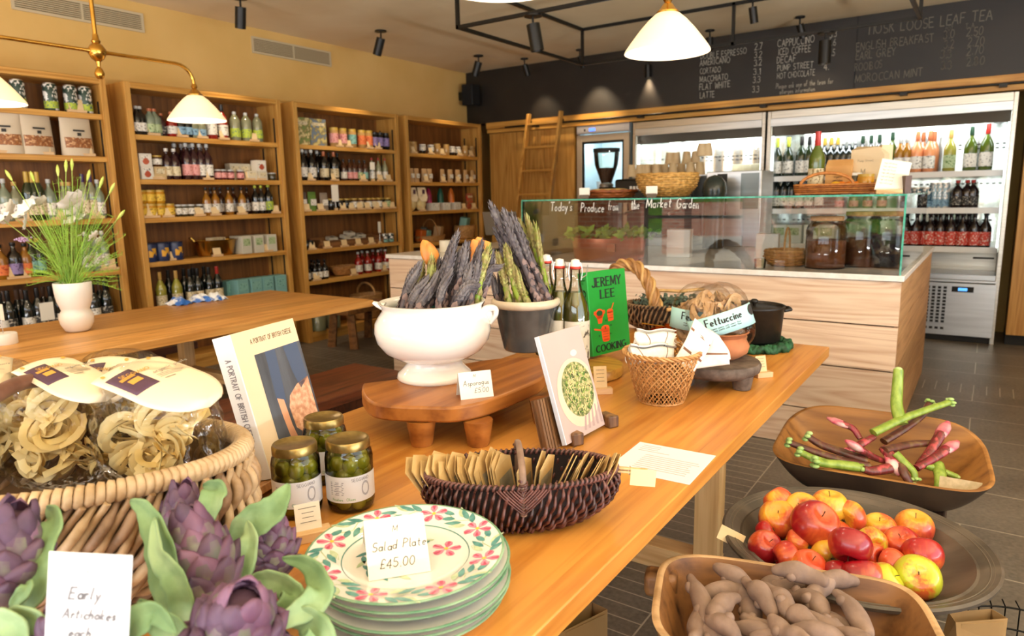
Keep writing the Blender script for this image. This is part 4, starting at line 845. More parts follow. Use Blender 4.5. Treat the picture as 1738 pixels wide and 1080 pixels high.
for s_, px in enumerate(((972, 752), (1032, 722))):
    q = onz(px[0], px[1]); solo('stand_foot', MB().prism([(-.018, -.03), (.018, -.03), (.014, .03), (-.014, .03)], 0, .035), SLATW, 'dark wooden foot of the cookbook stand, %s' % ('near the seed basket' if s_ == 0 else 'near the folded tea towels'), 'stand', q, RZ+.5, 'feet of the cookbook stand', bev=.004)
# --- round wooden stand with bottles and green book
rb = onz(985, 617, zr); rb.z = ZT
ro = thing('round_cutting_board', 'round yellowish cutting board under the swing-top bottles', 'board', rb)
RBW = wood('round_board_wood', '9a6a22', 'bd8a38', 'X', rough=.35); part('top', MB().lathe([(0, 0), (.15, 0), (.16, .008), (.162, zr-ZT-.008), (.158, zr-ZT), (0, zr-ZT)], 48), RBW, ro); part('handle', MB().box((-.22, -.025, .006), (-.155, .025, zr-ZT-.006)), RBW, ro, bev=.004)
OIL = pm('olive_cordial', '5a5210', '6e6618', ns=4, rough=.1, coat=1); LBLW = pm('sketch_label', 'd9d2c0', '4a443c', ns=38, rough=.7, lo=.56, hi=.6, rnd=9)
CLR = thin('clear_bottle', (.9, .93, .88), 1.4)
def swing_bottle():
    o = thing('swing_top_bottle', '', 'bottle')
    part('glass', MB().lathe([(.037, .0), (.04, .01), (.04, .16), (.034, .19), (.018, .235), (.0145, .255), (.0145, .285), (.017, .29)], 24), CLR, o, smooth=60)
    part('cordial', MB().lathe([(0, .003), (.0385, .006), (.0385, .16), (.032, .19), (.02, .222), (0, .222)], 24), OIL, o, smooth=60)
    part('label', MB().lathe([(.0408, .03), (.0408, .142)], 24, a0=-2.7, a1=-.4), LBLW, o)
    part('stopper', MB().lathe([(0, .288), (.0136, .288), (.0145, .302), (.0115, .314), (0, .317)], 16), pm('white_stopper', 'e8e4dc', rough=.25), o); part('washer', MB().lathe([(.0138, .287), (.0158, .289), (.0158, .294), (.0138, .296)], 16), pm('red_washer', 'c8321e', rough=.5), o)
    part('wire_bail', MB().tube([(-.017, 0, .255), (-.021, 0, .28), (-.016, 0, .305), (0, 0, .308), (.016, 0, .305), (.021, 0, .28), (.017, 0, .255)], .0015, 6).tube([(.017, 0, .26), (.03, -.008, .27), (.034, -.01, .3)], .0015, 6), STEEL, o)
    return o
sw = Kind(swing_bottle)
for (px, py, d, l_) in ((977, 624, 2.22, 'swing-top bottle of olive cordial touching the green cookbook'), (951, 621, 2.27, 'swing-top bottle of olive cordial half hidden by the grey crock, nearer pair'), (929, 601, 2.36, 'swing-top bottle of olive cordial standing just behind the crock')):
    sw.put(onz(px, py, zr), RZ+.2, l_, 'bottle', 'swing-top bottles on the round board', 1.27)
# ------------------------------------------------------------------ woven baskets
WIL = [pm('willow_a', '8a6a44', 'b09270', ns=30, rough=.6), pm('willow_b', 'a98a62', 'c6ab86', ns=30, rough=.6), pm('willow_c', '6e5236', '94765a', ns=30, rough=.6), pm('willow_dark', '6e5436', rough=.8)]
PUR = [pm('dark_willow_a', '3e2019', '5a3028', ns=40, rough=.4), pm('dark_willow_b', '52302a', '6e443c', ns=40, rough=.4), pm('dark_willow_c', '2e1714', '46241e', ns=40, rough=.4), pm('dark_willow_core', '1c0e0a', rough=.8)]
def frame_basket(name, label, loc, rot, a, b, h, mats, n, rows, rod, slant=.0, lobe=0, rimdip=0, handle=None, hmat=None, group=None, eye=None):
    """rib basket: oval rim, ribs along its length, rods woven over and under them from rim to keel"""
    o = thing(name, label, 'basket', loc, rot, group)
    def S_(u, v, off=0):
        t = 2*PI*u; k = math.cos(v*PI/2*.985)**.42*(1+.07*math.sin(PI*v))
        x = a*math.cos(t)*k; y = b*math.sin(t)*k; zz = h*(1-math.sin(v*PI/2))
        zz += rimdip*abs(math.cos(t))**2*(1-v)
        if lobe: zz += lobe*(abs(math.cos(t))**3)*math.sin(PI*min(1, v*1.0))*.6+lobe*v*(1-abs(math.sin(t))**.6)*.5
        nn = Vector((math.cos(t)/a, math.sin(t)/b, -.3*v/h)).normalized()
        return Vector((x, y, zz))+nn*off
    core = MB().grid(lambda u, v: S_(u, v*.98, -rod*.95), 48, 14, 3, cu=True)
    core.add([S_(i/48, .98, -rod*.95) for i in range(48)], [tuple(range(48))], 3)
    part('lining', core, mats, o, kind=None)
    w = MB(); rg = random.Random(n)
    for i in range(n):
        u0 = i/n; pts = []; K = rows*5
        for k in range(K+1):
            v = .02+.93*k/K; uu = u0+slant*v*math.sin(2*PI*u0 if eye is None else 1.57)/n*6
            pts.append(S_(uu, v, rod*.95*math.cos(PI*(v*rows)+PI*(i % 2))+rod*.3))
        w.tube(pts, [rod*(.95 if .06 < q/K < .96 else .7) for q in range(K+1)], 6, rg.choice((0, 0, 1, 1, 2)), flatten=.8)
    part('woven_wall', w, mats, o, smooth=80)
    r_ = MB(); pts = []; turns = int(n*1.15)
    for i in range(turns*8):
        t = i/(turns*8); c = S_(t, 0, 0); e = Vector((math.cos(2*PI*t), math.sin(2*PI*t), 0)); q = 2*PI*turns*t
        pts.append(c+e*(rod*1.25*math.cos(q))+Vector((0, 0, rod*1.25*math.sin(q)+rod*.6)))
    r_.tube(pts, rod*.72, 5, 1, closed=True); r_.tube([S_(i/40, 0, 0)+Vector((0, 0, rod*.6)) for i in range(40)], rod*1.1, 6, 3, closed=True)
    part('bound_rim', r_, mats, o, smooth=80)
    if handle:
        hh, hr, sp = handle
        pts = [(0, -b*math.cos(PI*i/20), h+hh*math.sin(PI*i/20)**.75) for i in range(21)]
        part('handle', MB().tube([(0, -b, h*.5)]+pts+[(0, b, h*.5)], hr, 12), hmat or mats[0], o, smooth=80)
        for s in (-1, 1):
            e_ = MB()
            for q in range(8):
                d_ = h*(.05+.062*q); zz = h
                def pos(x, z): # follow the wall
                    v = max(0, min(.9, (h-z)/h*.7)); u = .25*s+(-x*s)/(2*PI*a)*1.0
                    return S_(u, v, rod*1.3)+Vector((0, 0, 0)) if z <= h else Vector((x, s*(b+rod), z))
                path = [pos(-d_*(1-t), h-d_*t*.9) for t in (0, .25, .5, .75, 1)]+[pos(d_*t, h-d_*.9*(1-t)) for t in (.25, .5, .75, 1)]
                e_.tube(path, rod*.7, 6, (1, 0, 1)[q % 3], flatten=.7)
            e_.tube([Vector((hr*1.15*math.cos(q*.8), s*(b+rod*.3)+hr*1.15*math.sin(q*.8), h-rod*1.5+rod*.3*q)) for q in range(22)], rod*.6, 5, 0)
            part('handle_binding', e_, mats, o, smooth=80)
    return o
def coil_basket(name, label, loc, rot, prof, rows, mats, wob=24, amp=.004, sx=1, sy=1, group=None, handle=None, fill=None, th=.006):
    """basket of stacked woven rows; prof is [(radius, height)]"""
    o = thing(name, label, 'basket', loc, rot, group); P = [Vector((r, 0, z)) for r, z in prof]; L = [0]
    for p, q in zip(P, P[1:]): L.append(L[-1]+(q-p).length)
    def at(v):
        d = v*L[-1]
        for i in range(len(P)-1):
            if d <= L[i+1]+1e-9:
                return P[i].lerp(P[i+1], (d-L[i])/max(1e-9, L[i+1]-L[i]))
        return P[-1]
    nv = rows*3+1
    def fn(u, v):
        p = at(v); row = v*rows; bump = abs(math.sin(PI*row))*amp+amp*.9*math.sin(wob*2*PI*u*.5+PI*int(row+1e-6))*abs(math.sin(PI*row))
        r = p.x+bump if p.x > .01 else p.x; return Vector((r*math.cos(2*PI*u)*sx, r*math.sin(2*PI*u)*sy, p.z))
    part('woven_wall', MB().grid(fn, wob*4, nv, cu=True), mats[0], o, smooth=70)
    top = P[-1]; part('rim', MB().tube([Vector(((top.x+th*.3*math.cos(i*1.5))*math.cos(2*PI*i/72)*sx, (top.x+th*.3*math.cos(i*1.5))*math.sin(2*PI*i/72)*sy, top.z+th*.3*math.sin(i*1.5))) for i in range(72)], th, 6, closed=True), mats[-1], o, smooth=80)
    part('lining', MB().lathe([(p.x*.94, p.z+.002) for p in P], 36, sx=sx, sy=sy, cap=False), mats[-1], o)
    if handle:
        hh, hr = handle; part('handle', MB().tube([(0, top.x*sy*math.cos(PI*i/18), top.z+hh*math.sin(PI*i/18)) for i in range(19)], hr, 8), mats[-1], o, smooth=80)
    return o
# --- the big willow basket of pasta bags
bx = (.75, .66); bz = math.atan2(bx[1], bx[0])
BBL = Vector((-1.36, .46, ZT))
frame_basket('willow_basket', 'big pale willow basket full of pasta bags, its handle of bent brown wood', BBL, bz, .37, .2, .225, WIL, 132, 7, .0102, slant=3.4, handle=(.14, .0135, 1), hmat=pm('handle_bark', '5e3a2a', '7a5240', ns=20, rough=.5))
FILM = thin('clear_film', (.99, .99, .985), .45, .06, bump=1, bs=26); NOOD = pm('egg_noodle', 'ecca7c', 'f6e2a8', ns=12, rough=.5, rnd=9); NOODW = pm('wheat_noodle', 'b58a5c', 'd0aa7c', ns=14, rough=.55)
HEADC = pm('header_card', 'e6d0ac', 'ecdabb', ns=2, rough=.6); MAUV = pm('mauve_print', '4a2c40', rough=.6); GOLDP = pm('gold_print', 'c8963c', rough=.45); GREYP = pm('grey_small_print', '8d8272', rough=.7)
def noodles(r, nn, seed, mat, wd=.006, flat=1):
    m = MB(); rg = random.Random(seed)
    for k in range(nn//7):
        c0 = Vector((rg.uniform(-.62, .62)*r[0], rg.uniform(-.35, .2)*r[1], (-.75+1.5*((k*.618+.1) % 1))*r[2])); n0 = Vector((rg.uniform(-.7, .7), -1, rg.uniform(-.7, .7))).normalized(); rr = rg.uniform(.3, .42)*min(r[0], r[2])
        for j in range(8):
            ax = (n0+Vector((rg.uniform(-.5, .5), rg.uniform(-.5, .5), rg.uniform(-.5, .5)))).normalized(); e1 = ax.orthogonal().normalized(); e2 = ax.cross(e1); r2 = rr*rg.uniform(.7, 1.15); a0 = rg.random()*6; sp = rg.uniform(3.5, 6); c = c0+ax*rg.uniform(-.012, .012)
            pts = []
            for i in range(17):
                a = a0+sp*i/16; p = c+(e1*math.cos(a)+e2*math.sin(a)*.85)*r2*(1+.12*math.sin(a*2.3+j))+ax*.008*math.sin(a*1.5)
                q = Vector((p.x/r[0], p.y/r[1], p.z/r[2]))
                if q.length > .96: q *= .96/q.length
                pts.append(Vector((q.x*r[0], q.y*r[1], q.z*r[2])))
            m.tube(pts, wd, 4, 0, flatten=.2, up=ax)
    return m
def pasta_bag(loc, rotm, label, card, seed, r=(.105, .055, .1)):
    o = thing('pasta_bag', label, 'pasta bag', loc, rotm, 'bags of pasta in the willow basket')
    part('noodle_nests', noodles(r, 60, seed, NOOD, .0065), NOOD, o, smooth=80)
    rg = random.Random(seed)
    def fn(u, v):
        t = 2*PI*u; z = (v*2-1); k = max(.02, 1-abs(z)**3.2)**.5; w = 1+.05*math.sin(7*t+5*z)+.04*math.sin(11*t-9*z)
        return Vector((r[0]*1.08*math.cos(t)*(k*.85+.15)*w, r[1]*1.15*math.sin(t)*k*w, r[2]*1.12*z+(.02 if z > .8 else 0)))
    part('film', MB().grid(fn, 40, 22, cu=True), FILM, o, smooth=80)
    # header card: O is the middle of its fold, X along the fold, Y down the card (local frame of the bag)
    O, X, Y, w, l = card; M = rotm.inverted() @ basis((0, 0, 0), X, Y); M = Matrix.Translation(rotm.inverted() @ (Vector(O)-Vector(loc))) @ M.to_3x3().to_4x4() @ Matrix.Diagonal((1, 1, -1, 1))
    def cf(u, v):   # tongue with a rounded end, gently bowed
        x = (u-.5)*w; y = v*l; e = .58
        if v > e:
            q = (v-e)/(1-e); x *= math.sqrt(max(.0, 1-q*q))*1.0
        return Vector((x, y, .016*math.sin(PI*v*.6)-.012*(2*u-1)**2))
    c = part('header_card', MB().grid(cf, 15, 22, 0, M), HEADC, o, sol=.0012, smooth=60)
    lay = lambda x, y, d=.0016: M @ Vector((x, y, cf(min(1, max(0, x/w+.5)), y/l).z+d))
    def patch(x0, x1, y0, y1, mb, d): mb.grid(lambda u, v: lay(x0+(x1-x0)*u, y0+(y1-y0)*v, d), 6, 8)
    k = w/.13
    a, b, d_, e_ = MB(), MB(), MB(), MB()
    patch(-.055*k, -.012*k, .026*k, .115*k, a, .0011); part('mauve_panel', a, MAUV, c, sol=.0003)
    patch(-.045*k, -.02*k, .05*k, .06*k, b, .0018); patch(-.04*k, -.02*k, .066*k, .083*k, b, .0018)
    M2 = M @ Matrix.Diagonal((1, -1, 1, 1))
    for s_, x, y, sz, mb in (('SEGGIANO', -.045*k, .058*k, .0085*k, b), ('organic pasta', .0, .082*k, .009*k, d_)):
        zz = lay(x+.03*k, y).z; mb.write(s_, sz, M2 @ Matrix.Translation((x, -y, cf(.5, y/l).z+.0028)), .16)
    for j in range(3): patch(-.002*k, .05*k-.006*j, (.089+.006*j)*k, (.0905+.006*j)*k, d_, .0018)
    patch(.0, .02*k, .11*k, .1125*k, d_, .0018)
    part('gold_lettering', b, GOLDP, c, smooth=0); part('grey_lettering', d_, GREYP, c, smooth=0)
    for x in (-.05*k, .035*k): e_ = MB(); e_.add([M @ Vector((x+.004*math.cos(q*PI/4), .012*k+.004*math.sin(q*PI/4), cf(.5+x/w, .1).z+.002)) for q in range(8)], [tuple(range(8))]); part('staple_dot', e_, GOLDP, c, smooth=0)
    return o
def card_at(a, b, tip, da, db, dt):
    A, B, T = atd(*a, da), atd(*b, db), atd(*tip, dt); O = (A+B)/2
    return (O, B-A, T-O, (B-A).length*1.05, (T-O).length)
BR = Matrix.Rotation(RZ, 4, 'Z')
pasta_bag(atd(268, 735, 1.26), BR @ Matrix.Rotation(R(8), 4, 'Y'), 'pasta bag with the largest cream header card, inside the curve of the basket handle', card_at((155, 640), (268, 597), (328, 706), 1.19, 1.29, 1.12), 1)
pasta_bag(atd(95, 735, 1.3), BR @ Matrix.Rotation(R(-6), 4, 'Y'), 'pasta bag whose cream header card is crossed by the basket handle', card_at((22, 622), (122, 600), (150, 692), 1.25, 1.34, 1.2), 2)
pasta_bag(atd(-10, 720, 1.33), BR, 'pasta bag at the frame edge of the basket, half of its header card in view', card_at((-70, 612), (18, 600), (15, 690), 1.3, 1.34, 1.22), 3)
pasta_bag(atd(215, 690, 1.42), BR, 'pasta bag behind the largest header card, only the card corner showing', card_at((150, 605), (235, 605), (190, 690), 1.4, 1.42, 1.34), 4, (.09, .05, .09))
# --- olive jars
OLV = pm('green_olive', '8c8c24', 'aca640', ns=9, rough=.25, coat=.5, rnd=9); GLID = pm('gold_lid', '8a7440', 'a48c54', ns=60, rough=.3, metal=.85)
JARG = thin('jar_glass', (.95, .96, .9), 1.3); BRINE = thin('brine', (.95, .94, .72), .3); JLAB = pm('jar_label', 'dfe2ea', rough=.5)
def olive_jar():
    o = thing('olive_jar', '', 'jar'); H_ = .155
    part('glass', MB().lathe([(.044, 0), (.05, .006), (.052, .02), (.052, .115), (.049, .128), (.043, .136), (.043, .142)], 32), JARG, o, smooth=60)
    part('brine', MB().lathe([(0, .006), (.0485, .01), (.0485, .118), (0, .118)], 28), BRINE, o, smooth=60)
    m = MB(); rg = random.Random(8)
    for lv in range(4):
        for q in range(6):
            a = q*PI/3+lv*.55; m.ell((.0305*math.cos(a), .0305*math.sin(a), .022+.0275*lv+rg.uniform(-.003, .003)), (.0172, .0172, .02), 14, 0, rot=Euler((rg.random(), rg.random(), 0)).to_matrix())
        m.ell((0, 0, .022+.027*lv), (.016, .016, .018), 10)
    part('olives', m, OLV, o, smooth=80, kind='stuff')
    l_ = part('label', MB().lathe([(.0525, .028), (.0525, .085)], 24, a0=-PI*.98, a1=-PI*.05), JLAB, o)
    p = MB()
    def cyl(s_, a, z, sz, w=.12):
        t = MB(); n = t.write(s_, sz, Matrix(), w); return [((x-n/2)/.0528+a, y+z) for x, y, _ in t.v], t.f
    for s_, a, z, sz, mi in (('SEGGIANO', -PI*.36, .074, .0065, 0), ('Olives', -PI*.5, .033, .006, 1), ('Nocellara', -PI*.68, .033, .005, 1)):
        v, f = cyl(s_, a, z, sz); p.add([(.0529*math.cos(q), .0529*math.sin(q), z_) for q, z_ in v], f, mi)
    for k in range(8):
        a0, a1, z = -PI*.78, -PI*.78+.6*(1-.05*(k % 3)), .072-.0038*k
        p.add([(.0529*math.cos(a), .0529*math.sin(a), z+dz) for a, dz in ((a0, 0), ((a0+a1)/2, 0), (a1, 0), (a1, .0013), ((a0+a1)/2, .0013), (a0, .0013))], [(0, 1, 4, 5), (1, 2, 3, 4)], 0)
    for rr in (.016, .0135):
        for k in range(20):
            t0, t1 = 2*PI*k/20, 2*PI*(k+1)/20; q = lambda t, r: (.0529*math.cos(-PI*.3+r*math.cos(t)/.053*.6), .0529*math.sin(-PI*.3+r*math.cos(t)/.053*.6), .055+r*math.sin(t))
            p.add([q(t0, rr), q(t1, rr), q(t1, rr-.0012), q(t0, rr-.0012)], [(0, 1, 2, 3)], 0)
    part('print', p, [pm('blue_grey_print', '74788c', rough=.6), pm('green_print', '4a9a5a', rough=.6)], l_, smooth=0)
    part('lid', MB().lathe([(.044, .135), (.0475, .136), (.0475, .15), (.045, .1545), (.04, .1545), (.037, .152), (0, .152)], 36), GLID, o, smooth=50)
    return o
jr = Kind(olive_jar)
for px, py, l_ in ((508, 868, 'gold-lidded jar of green olives beside the artichoke leaf'), (597, 858, 'gold-lidded jar of green olives standing beside the flowered plates'), (556, 812, 'gold-lidded jar of green olives behind the other two jars')):
    jr.put(onz(px, py), RZ+.25, l_, 'jar', 'olive jars on the display table', (1, 1, 1.02))
# --- flowered plates
PLW = pm('glazed_white', 'ece9e2', rough=.15, coat=.6); PINK = pm('pink_paint', 'cf6a86', 'e29aac', ns=60, rough=.3); PINKD = pm('deep_pink_paint', 'bf4a6a', rough=.3); TEAL = pm('teal_paint', '3c7a78', '69a09a', ns=50, rough=.3); SAGE = pm('sage_paint', 'a9bc96', 'c3cfae', ns=50, rough=.3); YEL = pm('yellow_paint', 'e2c34a', rough=.3); GRIM = pm('green_rim', '5c8a6c', '8fae8e', ns=14, rough=.25)
PR = [(0, .004), (.1, .004), (.118, .007), (.128, .014), (.185, .024)]
def plate_z(r):
    for (a, za), (b, zb_) in zip(PR, PR[1:]):
        if r <= b: return za+(zb_-za)*(r-a)/(b-a)
    return PR[-1][1]
def plate():
    o = thing('dinner_plate', '', 'plate')
    part('body', MB().lathe([(0, 0), (.09, 0), (.094, -.003), (.1, -.003), (.104, .001), (.12, .004), (.13, .01), (.186, .0205), (.188, .023), (.186, .0245), (.185, .024)]+[(r, z) for r, z in PR[::-1][1:]], 64), PLW, o, smooth=50)
    part('rim_line', MB().lathe([(.1835, .0242), (.1868, .0249), (.1888, .0232), (.187, .0205), (.178, .0186)], 64, cap=False), GRIM, o, smooth=60)
    return o
def dec(o):
    g = [MB() for _ in range(6)]; rg = random.Random(12)
    def put(mb, pts, d): mb.add([(x, y, plate_z(min(.184, math.hypot(x, y)))+d) for x, y in pts], [tuple(range(len(pts)))])
    def leaf(cx_, cy_, an, l, w, mb, d=.0006):
        n = 9; pts = []
        for i in range(n+1): t = i/n; pts.append((t*l, w*math.sin(PI*t**.8)))
        for i in range(n-1, 0, -1): t = i/n; pts.append((t*l, -w*math.sin(PI*t**.8)*.8))
        put(mb, [(cx_+x*math.cos(an)-y*math.sin(an), cy_+x*math.sin(an)+y*math.cos(an)) for x, y in pts], d)
    def flower(cx_, cy_, s, a0):
        for q in range(5):
            an = a0+2*PI*q/5; pts = [(x, y) for x, y in ((.15, .03), (.6, .3), (.95, .28), (1.08, .05), (.98, -.22), (.65, -.28), (.15, -.03))]
            put(g[0], [(cx_+s*(x*math.cos(an)-y*math.sin(an)), cy_+s*(x*math.sin(an)+y*math.cos(an))) for x, y in pts], .0007)
            put(g[1], [(cx_+s*(x*math.cos(an)-y*math.sin(an)), cy_+s*(x*math.sin(an)+y*math.cos(an))) for x, y in ((.5, .06), (1.0, .16), (1.02, -.1), (.55, -.05))], .0009)
        put(g[4], [(cx_+s*.16*math.cos(k), cy_+s*.16*math.sin(k)) for k in np.arange(0, 6.28, .7)], .0012)
    N_ = 8
    for k in range(N_):
        a = 2*PI*k/N_; flower(.155*math.cos(a), .155*math.sin(a), .0275, a+rg.random())
        for j, (da, dr, an, l) in enumerate(((.17, .008, .9, .03), (.2, -.012, 2.3, .03), (.27, .012, 1.1, .034), (.3, -.01, 2.2, .03), (.36, .01, .8, .034), (.44, -.004, 2.0, .026), (.5, .012, 1.5, .03))):
            r_ = .155+dr*.7; t = a+da; leaf(r_*math.cos(t), r_*math.sin(t), t+an, l*1.25, .0072, g[2] if j % 3 != 1 else g[3])
        pts = [((.155+.008*math.sin(q*1.1))*math.cos(a+.12+q*.07), (.155+.008*math.sin(q*1.1))*math.sin(a+.12+q*.07)) for q in range(8)]
        for p, q in zip(pts, pts[1:]):
            dx, dy = q[0]-p[0], q[1]-p[1]; L = math.hypot(dx, dy); nx, ny = -dy/L*.0012, dx/L*.0012
            put(g[3], [(p[0]+nx, p[1]+ny), (p[0]-nx, p[1]-ny), (q[0]-nx, q[1]-ny), (q[0]+nx, q[1]+ny)], .0004)
    flower(.045, .0, .03, .4); flower(-.065, -.045, .028, 1)
    for k in range(13):
        t = -1.0+k*.24; r_ = .068+.006*(k % 2); leaf(r_*math.cos(t)+.01, r_*math.sin(t), t+(1.9 if k % 2 else 1.0), .03, .006, g[2] if k % 3 else g[3])
    for k in range(8): leaf(-.03+.012*k*.6, -.075+.006*k, .4+k*.5, .028, .0055, g[2] if k % 2 else g[3])
    for k in range(72):
        t0, t1 = 2*PI*k/72, 2*PI*(k+1)/72; put(g[5], [(.1195*math.cos(t0), .1195*math.sin(t0)), (.1195*math.cos(t1), .1195*math.sin(t1)), (.1215*math.cos(t1), .1215*math.sin(t1)), (.1215*math.cos(t0), .1215*math.sin(t0))], .0005)
    for n_, mb, mt in (('petals', g[0], PINK), ('petal_strokes', g[1], PINKD), ('leaves', g[2], TEAL), ('pale_leaves', g[3], SAGE), ('flower_centres', g[4], YEL), ('painted_ring', g[5], TEAL)): part('painted_'+n_.replace('painted_', ''), mb, mt, o, smooth=0, kind='stuff')
pc = onz(696, 930, .845)
pk = Kind(plate); zz = .753
PL = ['lowest plate of the stack', 'second plate from the bottom of the stack', 'third plate from the bottom of the stack', 'fourth plate up from the bottom of the stack', 'plate directly under the top plate', 'top plate of the stack, painted with pink flowers and teal leaves']
for i in range(6):
    off = Vector(((i*37 % 5-2)*.0025, (i*23 % 5-2)*.0025, 0)); o = pk.put((pc.x+off.x, pc.y+off.y, zz), i*.7, 'white dinner plate with a green rim, '+PL[i] if i < 5 else 'white dinner plate, '+PL[i], 'plate', 'stacked flowered dinner plates', .875); zz += .0145
dec(o)
tent((pc.x-.02, pc.y-.015, zz-.0145+.0045), RZ+.28, .098, .095, [('M', -.004, -.024, .01, 1), ('Salad Plate', -.04, -.052, .014, 0), ('£45.00', -.03, -.08, .014, 0)], 'white folded card handwritten with the salad plate price, on the top plate', tilt=42)
# --- seed packets in the dark willow basket
sbx = onz(884, 880, ZT); srz = RZ+.05
SBK = frame_basket('seed_basket', 'dark purple-brown willow basket packed with seed envelopes', (sbx.x, sbx.y, ZT), srz, .2, .1, .108, PUR, 92, 9, .0042, slant=.5, lobe=.02, handle=(.045, .007, 1), hmat=pm('grey_bark', '6e5446', '8a7060', ns=30, rough=.5))
ENV = pm('seed_envelope', 'b8955c', 'c9a870', ns=12, rough=.8, rnd=6); ENVD = pm('seed_print', '6b675a', '8e836a', ns=30, rough=.8)
def packet():
    o = thing('seed_packet', '', 'seed packet')
    part('envelope', MB().prism([(-.038, 0), (.038, 0), (.038, .1), (-.038, .1)], -.001, .001, 0, FRONT).prism([(-.038, .1), (.038, .1), (.0, .122)], -.0006, .0006, 0, FRONT), ENV, o, smooth=0)
    part('printed_panel', MB().add([(-.03, -.0016, .012), (.03, -.0016, .012), (.03, -.0016, .072), (-.03, -.0016, .072)], [(0, 1, 2, 3)]), ENVD, o, smooth=0)
    return o
kp = Kind(packet); rg = random.Random(21); MB0 = Matrix.Rotation(srz, 4, 'Z')
xs = [-.172+.0075*i for i in range(21)]+[.012, .034, .048]+[.068+.0085*i for i in range(12)]
for i, x in enumerate(xs):
    tl = -34+26*min(1, i/21)+rg.uniform(-3, 3) if i < 21 else (rg.uniform(-6, 10) if i < 24 else 22+rg.uniform(-5, 5)+(i-24)*.8)
    z0 = .03+rg.uniform(-.006, .01)+.018*abs(x)/.2
    M = MB0 @ Matrix.Translation((x, rg.uniform(-.012, .012), z0)) @ Matrix.Rotation(R(rg.uniform(62, 80)), 4, 'Z') @ Matrix.Rotation(R(tl), 4, 'X') @ Matrix.Rotation(R(rg.uniform(-9, 9)), 4, 'Y')
    side = 'on the olive-jar side of the basket handle' if i < 21 else ('beside the basket handle' if i < 24 else 'on the paper-sheet side of the basket handle')
    k_ = i if i < 21 else (i-21 if i < 24 else i-24)
    o = kp.put(Vector((sbx.x, sbx.y, ZT))+M.to_translation(), M, 'brown seed envelope, %s from the far end, %s' % (ordn(k_), side), 'seed packet', 'seed envelopes in the dark basket', (1, 1, .9))
# wooden peg with a translucent tag
pg = thing('clothes_peg', 'wooden peg clipped to the seed basket, holding a yellowish paper tag', 'peg', atd(1062, 798, 1.44), RZ)
d_ = (atd(1108, 812, 1.40)-atd(1030, 785, 1.47)); M = basis((0, 0, 0), d_, (0, 0, 1))
part('jaw', MB().box((-.035, .001, -.004), (.045, .006, .004), 0, M), PALEW, pg, bev=.001); part('jaw', MB().box((-.035, -.006, -.004), (.045, -.001, .004), 0, M), PALEW, pg, bev=.001); part('spring', MB().tube([M @ Vector((.008+.002*math.cos(k), .008*math.sin(k), .002*k-.006)) for k in np.arange(0, 6, .4)], .001, 5), STEEL, pg)
part('paper_tag', MB().box((.01, -.03, .005), (.062, .006, .0058), 0, M), pm('yellow_tracing_paper', 'e6d6a0', rough=.7), pg)
# printed sheet on the table edge
m = MB(); sh = solo('printed_sheet', MB().box((-.108, -.105, 0), (.1, .105, .0008)), pm('white_paper', 'e9e6e8', rough=.7), 'white printed sheet lying at the table edge beside the seed basket', 'paper', (-.63, 1.583, ZT+.0006), .03)
for i in range(13):
    if i in (4,): continue
    l = .1 if i < 3 else .17; y0 = .085-.0125*i; rgq = random.Random(i); m.box((-.06 if i > 3 else -.09, y0, .0009), (-.06+l*rgq.uniform(.7, .9) if i > 3 else -.09+l*.5, y0+.004, .001))
part('print', m, pm('sheet_print', 'b5b1b6', rough=.8), sh, smooth=0)
# --- lattice basket of tea towels
RAT = [pm('rattan_a', 'b08048', 'c99a62', ns=40, rough=.5), pm('rattan_b', '9a6a38', 'b4834c', ns=40, rough=.5)]
wp = onz(1122, 680); wb = thing('lattice_basket', 'small pale rattan lattice basket holding white tea towels', 'basket', wp, RZ)
def LS(u, v): r_ = .07+.05*v**.85; return Vector((r_*math.cos(2*PI*u), r_*math.sin(2*PI*u), .165*v))
m = MB(); n = 42
for s in (-1, 1):
    for i in range(n):
        m.tube([LS(i/n+s*.22*k/12, k/12)+Vector((math.cos(2*PI*(i/n+s*.22*k/12)), math.sin(2*PI*(i/n+s*.22*k/12)), 0))*(.0016*s*(1 if (k+i) % 2 else -1)) for k in range(13)], .0027, 5, (i % 2), flatten=.5)
for i in range(30): m.tube([LS(i/30, k/6) for k in range(7)], .0018, 4, 1)
part('lattice_wall', m, RAT, wb, smooth=80)
m = MB()
for q in range(3): m.tube([LS(i/90, 1)*1.0+Vector((math.cos(2*PI*i/90)*(.006*math.sin(i*.9+q*2.1)), math.sin(2*PI*i/90)*(.006*math.sin(i*.9+q*2.1)), .005*math.cos(i*.9+q*2.1))) for i in range(90)], .0042, 6, q % 2, closed=True)
part('plaited_rim', m, RAT, wb, smooth=80); part('foot_ring', MB().tube([LS(i/60, .0)+Vector((0, 0, .004)) for i in range(60)], .0045, 6, 0, closed=True), RAT, wb, smooth=80); part('base', MB().lathe([(0, .003), (.068, .003)], 30), RAT[1], wb)
TOW = pm('white_linen', 'efe9dd', 'f5f0e6', ns=90, rough=.9, bump=.2); STB = pm('brown_stripe', '7d5742', rough=.9)
def towel(loc, rotm, label, L_, r_, turns, stripes, flat=1.0):
    o = thing('tea_towel', label, 'tea towel', loc, rotm, 'tea towels in the lattice basket'); n = 40
    def fn(u, v, d=0):
        a = turns*2*PI*u; rr = (.25+.75*u)*r_+d; return Vector(((v-.5)*L_+.006*math.sin(a*2+v*5), rr*math.cos(a), rr*math.sin(a)*flat+.004*math.sin(v*9+a)))
    part('cloth', MB().grid(fn, 60, 14), TOW, o, sol=.0025, smooth=80)
    m = MB()
    for s in stripes: m.grid(lambda u, v: fn(.45+u*.55, s+v*.018, .002), 40, 2)
    part('woven_stripe', m, STB, o, smooth=80); return o
zt_ = wp.z+.165
